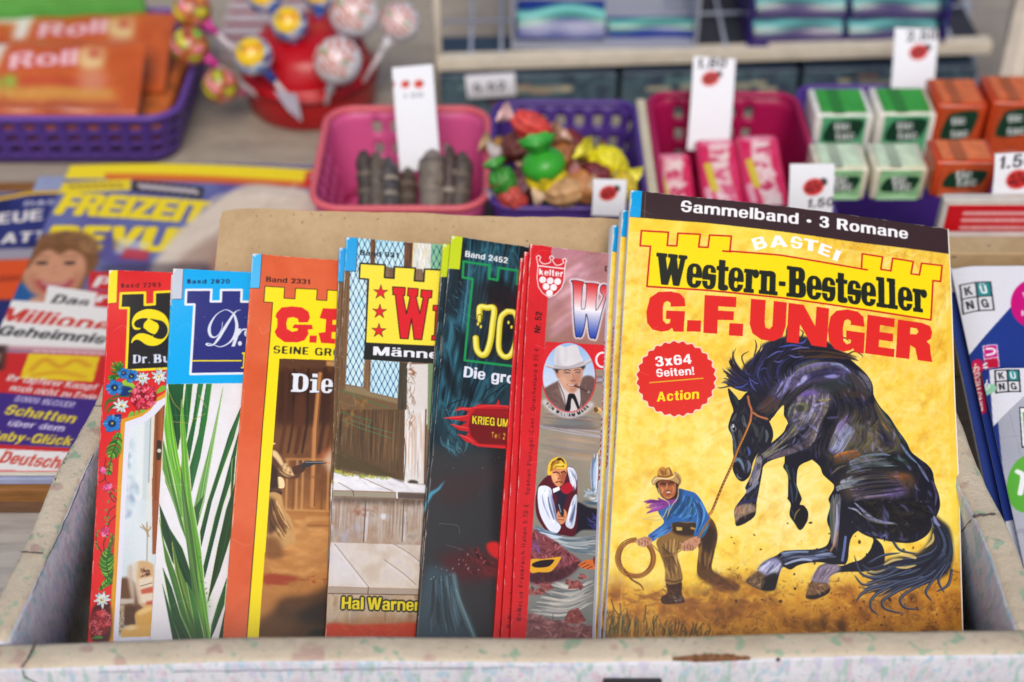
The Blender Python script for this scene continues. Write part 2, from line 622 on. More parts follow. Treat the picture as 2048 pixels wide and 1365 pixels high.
D0 = .013
R = math.radians
S7 = Sheet(0.0,(1262,383),(1210,1270), R(2), W=.1575, bend=(.0115,.0,.0))
S6 = Sheet(D0 - .001,(1060,491),(1021,1268), R(9), L=.213, bend=(.002,0,0))
S5 = Sheet(D0,(903,474),(833,1270), R(10), L=.214, bend=(.006,0,0))
S4 = Sheet(D0,(693,477),(651,1272), R(8), L=.213, bend=(.004,0,0))
S3 = Sheet(D0,(506,510),(447,1276), R(6), L=.21, bend=(0,.016,0))
S2 = Sheet(D0,(348,540),(302,1278), R(5), L=.208, bend=(0,.024,0))
S1 = Sheet(D0 - .0005,(220,543),(177,1278), R(5), L=.208, bend=(0,.04,0))
SB = Sheet(.034,(441,418),(420,640), R(0), W=.213, L=.2)     # cardboard behind the booklets
# ------------------------------------------------------------------ the counter
Z0 = -.006
k = NT('counter_top')
tc = k.n('TexCoord').outputs['Object']
mp = k.n('Mapping')
mp.inputs['Scale'].default_value = (1,7,1)
k.l(tc, mp.inputs['Vector'])
f1 = k.noise(9,8,.6, mp.outputs['Vector'])
f2 = k.noise(60,5,.6, mp.outputs['Vector'])
c1 = k.ramp(f1,[(.3, lin((150,137,122))),(.55, lin((176,164,148))),(.75, lin((160,148,136)))])
c2 = k.mix(.35, c1, k.ramp(f2,[(.35, lin((120,108,96))),(.65, lin((190,180,165)))]))
k.bump(f2,.15,.001)
m_counter = k.out(c2,.5,.4)
counter = obj('counter', boxm((-1.6,.05, Z0 - .04),(1.6,2.6, Z0),.002), m_counter)
tag(counter, kind='structure')

# planks and boards under the weeklies at the left
def wood(name, a, b, sc=30):
    if name in _mc: return _mc[name]
    k = NT(name)
    mp = k.n('Mapping')
    mp.inputs['Scale'].default_value = (1,9,9)
    k.l(k.n('TexCoord').outputs['Object'], mp.inputs['Vector'])
    f = k.noise(sc, 6,.65, mp.outputs['Vector'])
    k.bump(f, .25,.001)
    _mc[name] = k.out(k.ramp(f, [(.32, lin(a)),(.68, lin(b))]),.55,.35)
    return _mc[name]

# ------------------------------------------------------------------ the taped display box
def wall_mat():
    k = NT('patterned_paper')
    geo = k.n('NewGeometry')
    sep = k.n('SeparateXYZ')
    k.l(geo.outputs['True Normal'], sep.inputs[0])
    tc = k.n('TexCoord').outputs['Object']
    def blobs(scale, stretch, lo, hi, off):
        mp = k.n('Mapping')
        mp.inputs['Scale'].default_value = stretch
        mp.inputs['Location'].default_value = (off, off * 1.7, off * .3)
        k.l(tc, mp.inputs['Vector'])
        w = k.n('TexNoise')
        w.inputs['Scale'].default_value = scale
        w.inputs['Detail'].default_value = 1.5
        w.inputs['Roughness'].default_value = .5
        k.l(mp.outputs['Vector'], w.inputs['Vector'])
        return k.ramp(w.outputs['Fac'],[(lo, (0,0,0)),(hi, (1,1,1))])
    # yellowed tape on the rims
    dirt = k.noise(26,6,.65)
    stain = k.ramp(k.noise(18,8,.75),[(.52,(0,0,0)),(.74,(.36,.36,.36))])
    tape = k.ramp(dirt, [(.3, lin((202,186,160))),(.7, lin((226,211,186)))])
    tape = k.mix(blobs(170,(1,1,1),.60,.68,3.1), tape, lin((164,186,156)))
    tape = k.mix(blobs(100,(1,1,1),.62,.70,7.7), tape, lin((196,166,150)))
    tape = k.mix(stain, tape, lin((172,152,124)))
    # white floral paper on the upright faces
    pap = k.ramp(dirt, [(.3, lin((218,219,228))),(.7, lin((238,240,250)))])
    pap = k.mix(blobs(260,(1,.8,.36),.56,.66,1.3), pap, lin((184,210,206)))
    pap = k.mix(blobs(230,(1,.8,.36),.58,.68,4.9), pap, lin((224,206,220)))
    pap = k.mix(blobs(240,(1,.8,.36),.58,.68,9.2), pap, lin((214,212,234)))
    pap = k.mix(blobs(220,(1.2,1,.6),.57,.67,14.2), pap, lin((188,214,230)))
    up = k.ramp(sep.outputs['Z'],[(.55,(0,0,0)),(.85,(1,1,1))])
    col = k.mix(up, pap, tape)
    w2 = k.n('TexNoise'); w2.inputs['Scale'].default_value = 520; w2.inputs['Detail'].default_value = 4; k.l(tc, w2.inputs['Vector'])
    col = k.mix(k.ramp(w2.outputs['Fac'],[(.62,(0,0,0)),(.72,(.5,.5,.5))]), col, lin((150,132,110)))
    crease = k.noise(20,9,.78)
    k.bump(crease, .6,.006)
    return k.out(col, .42,.45, coat=.2)
m_wall = wall_mat()
m_crease = M('tape_crease', (96,88,88),.8)

ZR = .068
FA, FB = at_z(-260,1283, ZR), at_z(2300,1254, ZR)           # inner top edge of the front wall
LA, LB = at_z(17,1272, ZR), at_z(247,780, ZR)               # left wall, inner top edge
RA, RB = at_z(2038,1256, ZR), at_z(1906,930, ZR)            # right wall, inner top edge
TH = .0134

def wall(a, b, out, z0, z1, bev=.0028, bow=0.0, seed=1):
    """a taped board from a to b (plan points, its inner face) with thickness along out"""
    a = Vector((a[0], a[1],0)); b = Vector((b[0], b[1],0)); out = Vector((out[0], out[1],0))
    bm = bmesh.new()
    n = 26
    prof = []
    for (u, z) in ((0, z0),(0, z1 - bev),(.25 * bev, z1 - .35 * bev),(bev, z1),(TH - bev, z1),(TH - .25 * bev, z1 - .35 * bev),(TH, z1 - bev),(TH, z0)):
        prof.append((u, z))
    r = random.Random(seed)
    rings = []
    for i in range(n + 1):
        f = i / n
        p = a.lerp(b, f)
        w = .0007 * math.sin(9.0 * f + seed) + r.uniform(-.0002,.0002)
        h = .0008 * math.sin(13 * f + 2 * seed) + r.uniform(-.0002,.0002)
        rings.append([bm.verts.new(p + out * (u + w * (1 if z > z0 else 0)) + Vector((0,0, z + (h if z > z1 - 2 * bev else 0)))) for u, z in prof])
    for i in range(n):
        for j in range(len(prof)):
            k2 = (j + 1) % len(prof)
            bm.faces.new((rings[i][j], rings[i][k2], rings[i + 1][k2], rings[i + 1][j]))
    bm.faces.new(rings[0]); bm.faces.new(rings[-1][::-1])
    bmesh.ops.recalc_face_normals(bm, faces=bm.faces)
    return bm

box = thing('display_box', 'shallow open box covered in floral paper and yellowed tape, holding the upright booklets', 'box', (0,.44, Z0))
IB = Matrix.Translation((0,-.44,-Z0))
def bpart(name, bm, mat, smooth=True, parent=None):
    bm.transform(IB)
    return obj(name, bm, mat, box if parent is None else parent, smooth)
d = (FB - FA).normalized(); fo = Vector((d.y, -d.x, 0))
YB = .525
xl = LA.x + (LB.x - LA.x) * (YB - LA.y) / (LB.y - LA.y)
xr = RA.x + (RB.x - RA.x) * (YB - RA.y) / (RB.y - RA.y)
# the walls
front = bpart('front_panel', wall(FA.lerp(FB, .055), FA.lerp(FB, .945), fo, Z0 + .001, ZR, seed=2), m_wall)
lw = bpart('side_panel', wall((LA.x - .0002, LA.y - .0016),(xl, YB),(-1,0), Z0 + .001, ZR - .0012, seed=3), m_wall)
rw = bpart('side_panel', wall((RA.x + .0002, RA.y - .0016),(xr, YB),(1,0), Z0 + .001, ZR - .0012, seed=5), m_wall)
bw = bpart('back_panel', wall((xl - TH, YB + .0008),(xr + TH, YB + .0008),(0,1), Z0 + .001, ZR - .002, seed=7), m_wall)
bpart('base', boxm((xl, LA.y + .001, Z0 + .0008),(RA.x, YB, Z0 + .0035)),M('greyboard', (150,140,125),.8), False)

def crease(pts, w=.0007, parent=front, mat=None, lift=.0006, jit=.0004):
    """a dark worn crease of the tape, a thin ridge laid over the given surface points"""
    bm = bmesh.new()
    r = random.Random(len(pts) * 7 + int(abs(pts[0][0]) * 1e4))
    P = []
    for a, b in zip(pts[:-1], pts[1:]):
        for i in range(5):
            P.append(Vector(a).lerp(Vector(b), i / 5) + Vector([r.uniform(-jit, jit) for _ in range(3)]) * .6)
    P.append(Vector(pts[-1]))
    bm_tube(bm, P, [w * r.uniform(.25,.62) for _ in P],6)
    bm.transform(IB)
    return obj('tape_crease', bm, mat or m_crease, parent)

# creases: along the front edge of the rim at the left, across the rims, down the inner left wall
yf = lambda x: FA.y + (FB.y - FA.y) * (x - FA.x) / (FB.x - FA.x) - TH
for x0, x1 in ((-.165,-.147),(-.135,-.075),(-.072,-.015),(-.012,.012)):
    crease([(x0, yf(x0) - .0002, ZR - .0042),((x0 + x1) / 2, yf((x0 + x1) / 2) - .0002, ZR - .0039),(x1, yf(x1) - .0002, ZR - .0041)],.0005, mat=M('faint_crease', (150,148,164),.8))
x = at_z(72,1283, ZR).x
crease([(x, yf(x) + TH - .001, ZR + .0002),(x - .001, yf(x) + .004, ZR + .0002),(x - .0028, yf(x) + .0005, ZR - .001),(x - .0026, yf(x) - .0004, ZR - .006),(x + .003, yf(x) - .0004, ZR - .012)],.001)
for px, py in ((92,1104),):
    p = at_z(px, py, ZR); crease([(p.x - .0015, p.y, ZR - .0008),(p.x - .0112, p.y + .0008, ZR - .001)],.0008, lw)
xi = lambda y: LA.x + (LB.x - LA.x) * (y - LA.y) / (LB.y - LA.y)
def on_wall(px, py, A_, B_):
    r = rays((px, py))[0]; u = np.array(B_ - A_); n = np.array((-u[1], u[0],0)); n /= np.linalg.norm(n)
    return CO + r * (((np.array(A_) - CO) @ n) / (r @ n))
crease([tuple(on_wall(px, py, LA, LB) + np.array((.0003,0,0))) for px, py in ((188,905),(160,968),(128,1045),(88,1130),(58,1200),(34,1262))],.0006, lw)
for y in [at_z(115, q, ZR).y for q in (905,914,926,937,950,958)]:
    crease([(xi(y) - TH + .0004 + .0006, y, ZR - .0015),(xi(y) - TH + .0016, y - .004, ZR - .0012)],.0012, lw, jit=.0008)
crease([(xi(.503) - .001,.503, ZR - .001),(xi(.503) - .011,.5035, ZR - .001)],.0006, lw)
xj = lambda y: RA.x + (RB.x - RA.x) * (y - RA.y) / (RB.y - RA.y)
p = at_z(1948,1028, ZR)
crease([(xj(p.y) + .0006, p.y - .001, ZR - .0008),(xj(p.y) + .003, p.y, ZR - .001),(xj(p.y) + .0102, p.y + .0005, ZR - .0008)],.0016, rw)
crease([(xj(p.y) - .0002, p.y - .001, ZR - .003),(xj(p.y) - .0003, p.y + .012,.035),(xj(p.y) - .0003, p.y + .02,.015)],.0006, rw)
# torn tape with the brown board showing
bm = bmesh.new()
x0, x1 = at_z(1345,1315, ZR).x, at_z(1500,1312, ZR).x
rr = random.Random(3)
top, bot = [],[]
for i in range(25):
    f = i / 24; x = x0 + (x1 - x0) * f
    h = (.0011 * math.sin(math.pi * f) ** .6) * rr.uniform(.5,1.1) * (1 if .2 < f < .82 else .4)
    top.append(bm.verts.new((x, yf(x) + .0006 + h * 1.6, ZR + .0004)))
    bot.append(bm.verts.new((x, yf(x) - .0004, ZR - .0006 - h * 1.5)))
mid = [bm.verts.new(((a.co.x), yf(a.co.x) - .0003, ZR - .0002)) for a in top]
for i in range(24):
    bm.faces.new((top[i], mid[i], mid[i + 1], top[i + 1])); bm.faces.new((mid[i], bot[i], bot[i + 1], mid[i + 1]))
bmesh.ops.recalc_face_normals(bm, faces=bm.faces)
bpart('torn_patch', bm, M('torn_board', (128,88,58),.9,.5, scale=700), False, front)
p = at_z(1555,1308, ZR)
bm = bmesh.new(); bmesh.ops.create_icosphere(bm, subdivisions=2, radius=.0010); bm.transform(Matrix.Translation((p.x, yf(p.x) + .0001, ZR - .0010)))
bpart('nail_head', bm, M('dark_mark', (60,52,48),.7), True, front)
# small black ticket holder on the front face, its top edge just in the frame
xa, xb = at_y(1206,1355,.352).x, at_y(1324,1355,.352).x
yh = min(yf(xa), yf(xb))
hold = bpart('ticket_holder', boxm((xa, yh - .0028,.030),(xb, yh - .0004,.0572),.0008), M('black_plastic', (34,35,40),.4), False)
bpart('ticket', boxm((xa + .0035, yh - .0034,.030),(xb - .0035, yh - .0027,.0556)),M('ticket_paper', (232,234,238),.6), False, hold)

# ------------------------------------------------------------------ cardboard sheet behind the booklets
k = NT('brown_cardboard')
f = k.noise(22,7,.65)
f2 = k.noise(260,5,.7)
c = k.ramp(f, [(.3, lin((176,146,108))),(.5, lin((193,164,124))),(.72, lin((205,178,138)))])
c = k.mix(.14, c, k.ramp(f2,[(.35, lin((150,122,88))),(.6, lin((205,178,140)))]))
sp = k.ramp(k.noise(420,2,.5),[(.70,(0,0,0)),(.74,(1,1,1))])
c = k.mix(sp, c, lin((120,96,70)))
k.bump(f2,.25,.0008)
m_card = k.out(c, .75,.25)
bm = bmesh.new()
W, L, T = SB.W, SB.L, .0022
rr = random.Random(5)
outl = []
for i in range(31):
    f = i / 30
    outl.append((W * f, L + .0004 * math.sin(17 * f) + rr.uniform(-.00025,.00025) - (.0035 * max(0,(f - .0)) if False else 0)))
outl[0] = (.0012, L - .0016); outl[1] = (.006, L - .0003)
outl = [(0,0),(-.0004, L * .5),(.0002, L - .006)] + outl + [(W, 0)]
fr = [bm.verts.new((x, y, .0008 * math.sin(x * 30))) for x, y in outl]
bk = [bm.verts.new((x, y, v.co.z - T)) for (x, y), v in zip(outl, fr)]
bm.faces.new(fr[::-1]); bm.faces.new(bk)
for i in range(len(outl)):
    j = (i + 1) % len(outl)
    bm.faces.new((fr[i], fr[j], bk[j], bk[i]))
bmesh.ops.recalc_face_normals(bm, faces=bm.faces)
cb = obj('cardboard_sheet', bm, m_card)
cb.matrix_world = SB.mat()
tag(cb, 'plain brown cardboard sheet standing behind the row of booklets', 'cardboard')
# ------------------------------------------------------------------ booklets
def bent_block(S, s0, s1, t0, t1, n0, n1, ns=24, nt=24, uneven=0.0, seed=1):
    r = random.Random(seed)
    bm = bmesh.new()
    G = []
    for n in (n0, n1):
        g = []
        for j in range(nt + 1):
            t = t0 + (t1 - t0) * j / nt
            row = []
            for i in range(ns + 1):
                s = s0 + (s1 - s0) * i / ns
                row.append(bm.verts.new((s + (r.uniform(-1,1) * uneven if i in (0, ns) else 0), t, float(S.b(s, t)) + wav(s, t) + n)))
            g.append(row)
        G.append(g)
    for gi, g in enumerate(G):
        for j in range(nt):
            for i in range(ns):
                f = (g[j][i], g[j][i + 1], g[j + 1][i + 1], g[j + 1][i])
                bm.faces.new(f if gi == 0 else f[::-1])
    def side(a, b):
        for i in range(len(a) - 1):
            bm.faces.new((a[i], b[i], b[i + 1], a[i + 1]))
    side(G[0][0], G[1][0]); side(G[0][-1][::-1], G[1][-1][::-1])
    side([x[0] for x in G[0]][::-1],[x[0] for x in G[1]][::-1]); side([x[-1] for x in G[0]],[x[-1] for x in G[1]])
    bmesh.ops.recalc_face_normals(bm, faces=bm.faces)
    return bm

def wav(s, t):
    return .0005 * np.sin(41 * s + 1.3) * np.sin(23 * t + .4) + .0004 * np.sin(67 * t - 30 * s)

m_ink = ink_mat('printed_cover', .36,.14,.03)
k = NT('page_edges')
w = k.n('TexNoise'); mp = k.n('Mapping'); mp.inputs['Scale'].default_value = (30,1,2600)
k.l(k.n('TexCoord').outputs['Object'], mp.inputs['Vector']); k.l(mp.outputs['Vector'], w.inputs['Vector']); w.inputs['Scale'].default_value = 1
m_pages = k.out(k.ramp(w.outputs['Fac'],[(.3, lin((206,198,178))),(.7, lin((240,236,224)))]),.8,.2)

def wear(c, seed):
    """rubbed corners and edges: the white of the paper showing along the fold, the head and the corners"""
    r = random.Random(seed); u0 = -c.s0 / c.res
    for i in range(70):
        y = r.random() ** 1.6 * c.h * .9
        c.line([(u0 + r.uniform(-1.6,1.6), y),(u0 + r.uniform(-1.6,1.6), y + r.uniform(2,26))], r.uniform(.5,1.5),(232,226,216), r.uniform(.15,.6), raw=True, smooth=False)
    for i in range(60):
        x = u0 + r.random() * (c.w - u0)
        c.line([(x, r.uniform(-.5,.8)),(x + r.uniform(2,12), r.uniform(-.5,.8))], r.uniform(.6,1.5),(234,228,218), r.uniform(.25,.8), raw=True, smooth=False)
    for i in range(14): c.ellipse_raw((u0 + abs(r.gauss(0,3)),abs(r.gauss(0,3))),r.uniform(.5,1.5),(238,232,224),.8)
    for i in range(60): c.ellipse_raw((r.uniform(u0, c.w), r.uniform(0, c.h)),r.uniform(.4,.8),(236,230,222), r.uniform(.2,.7))
    for i in range(5):
        x, y = u0 + r.uniform(0,40), r.uniform(0, c.h); c.line([(x, y),(x + r.uniform(6,40), y + r.uniform(-14,14)),(x + r.uniform(20,60), y + r.uniform(-20,20))],.8,(255,250,240),.22, raw=True)

def spine_w(th, square):
    return th if square else th * math.pi / 2

def booklet(name, label, S, c, th, square=False, dense=.05, group=None, back=(225,222,214), frame=None):
    """one booklet: printed cover folded round its page block. c's raster starts at minus the spine's width"""
    if not getattr(c, 'worn', 0): wear(c, c.w * 3 + c.h); c.worn = 1
    root = thing(name, label, 'magazine', group=group)
    root.matrix_world = S.mat() if frame is None else frame
    nsp = int(round(-c.s0 / c.res))
    js = list(range(0, c.w))
    cols = [j for j in js if c.s0 + j * c.res <= dense]
    cols += [j for j in js[len(cols):] if (j - len(cols)) % 10 == 9]
    if cols[-1] != c.w - 1: cols.append(c.w - 1)
    cols = np.array(cols)
    tt = c.t1 - np.arange(c.h) * c.res
    rows = [i for i in range(c.h) if tt[i] >= .016 or i % 12 == 0]
    if rows[-1] != c.h - 1: rows.append(c.h - 1)
    rows = np.array(rows)
    u = c.s0 + cols * c.res; t = tt[rows]
    U, TT = np.meshgrid(u, t)
    s = np.where(U >= 0, U, 0.0)
    nn = S.b(s, TT) + wav(s, TT)
    if square:
        e = np.clip(-U, 0, th)
        n2 = nn - np.where(U < 0, e, 0)
        s2 = np.where(U < 0,-.0006 * np.sin(np.pi * np.clip(e / th, 0,1)) ** .5, s)
    else:
        ph = np.where(U < 0,-U / (th / 2),0)
        s2 = np.where(U < 0,-.0004 * np.sin(ph), s)
        n2 = nn - np.where(U < 0, th / 2 * (1 - np.cos(ph)),0)
    X = np.stack([s2, TT, n2],-1)
    ink = c.a[rows][:, cols]
    # back cover
    sb = np.linspace(c.s1,.0008,14)
    SBk, TB = np.meshgrid(sb, t)
    XB = np.stack([SBk, TB, S.b(SBk, TB) + wav(SBk, TB) - th],-1)
    IBk = np.empty(XB.shape); IBk[:] = np.array(back) / 255
    X = np.concatenate([XB, X],1); ink = np.concatenate([IBk, ink],1)
    cov = grid_mesh('cover', X, ink)
    o = obj('cover', cov, m_ink, root)
    if 'thriller' in label or 'latticed' in label:
        for t_ in (.27,.72):
            bm = bmesh.new(); t_ *= S.L; bm_tube(bm, [(-.0001, t_, -th / 2),(-.0005, t_ + .0004,-th / 2),(-.0005, t_ + .0096,-th / 2),(-.0001, t_ + .010,-th / 2)],.0002,6)
            obj('staple', bm, M('steel_wire', (130,122,116),.4), o)
    obj('page_block', bent_block(S, .0004, S.W - .0007,.001, S.L - .0007,-.00025,-th + .00025, uneven=.0002), m_pages, root)
    return root

def shifted(S, dn, ds, dt, rot=0.0, yaw=0.0):
    m = S.mat()
    return m @ Matrix.Translation((ds, dt, -dn)) @ Matrix.Rotation(rot, 4, 'Z') @ Matrix.Rotation(yaw, 4, 'Y')
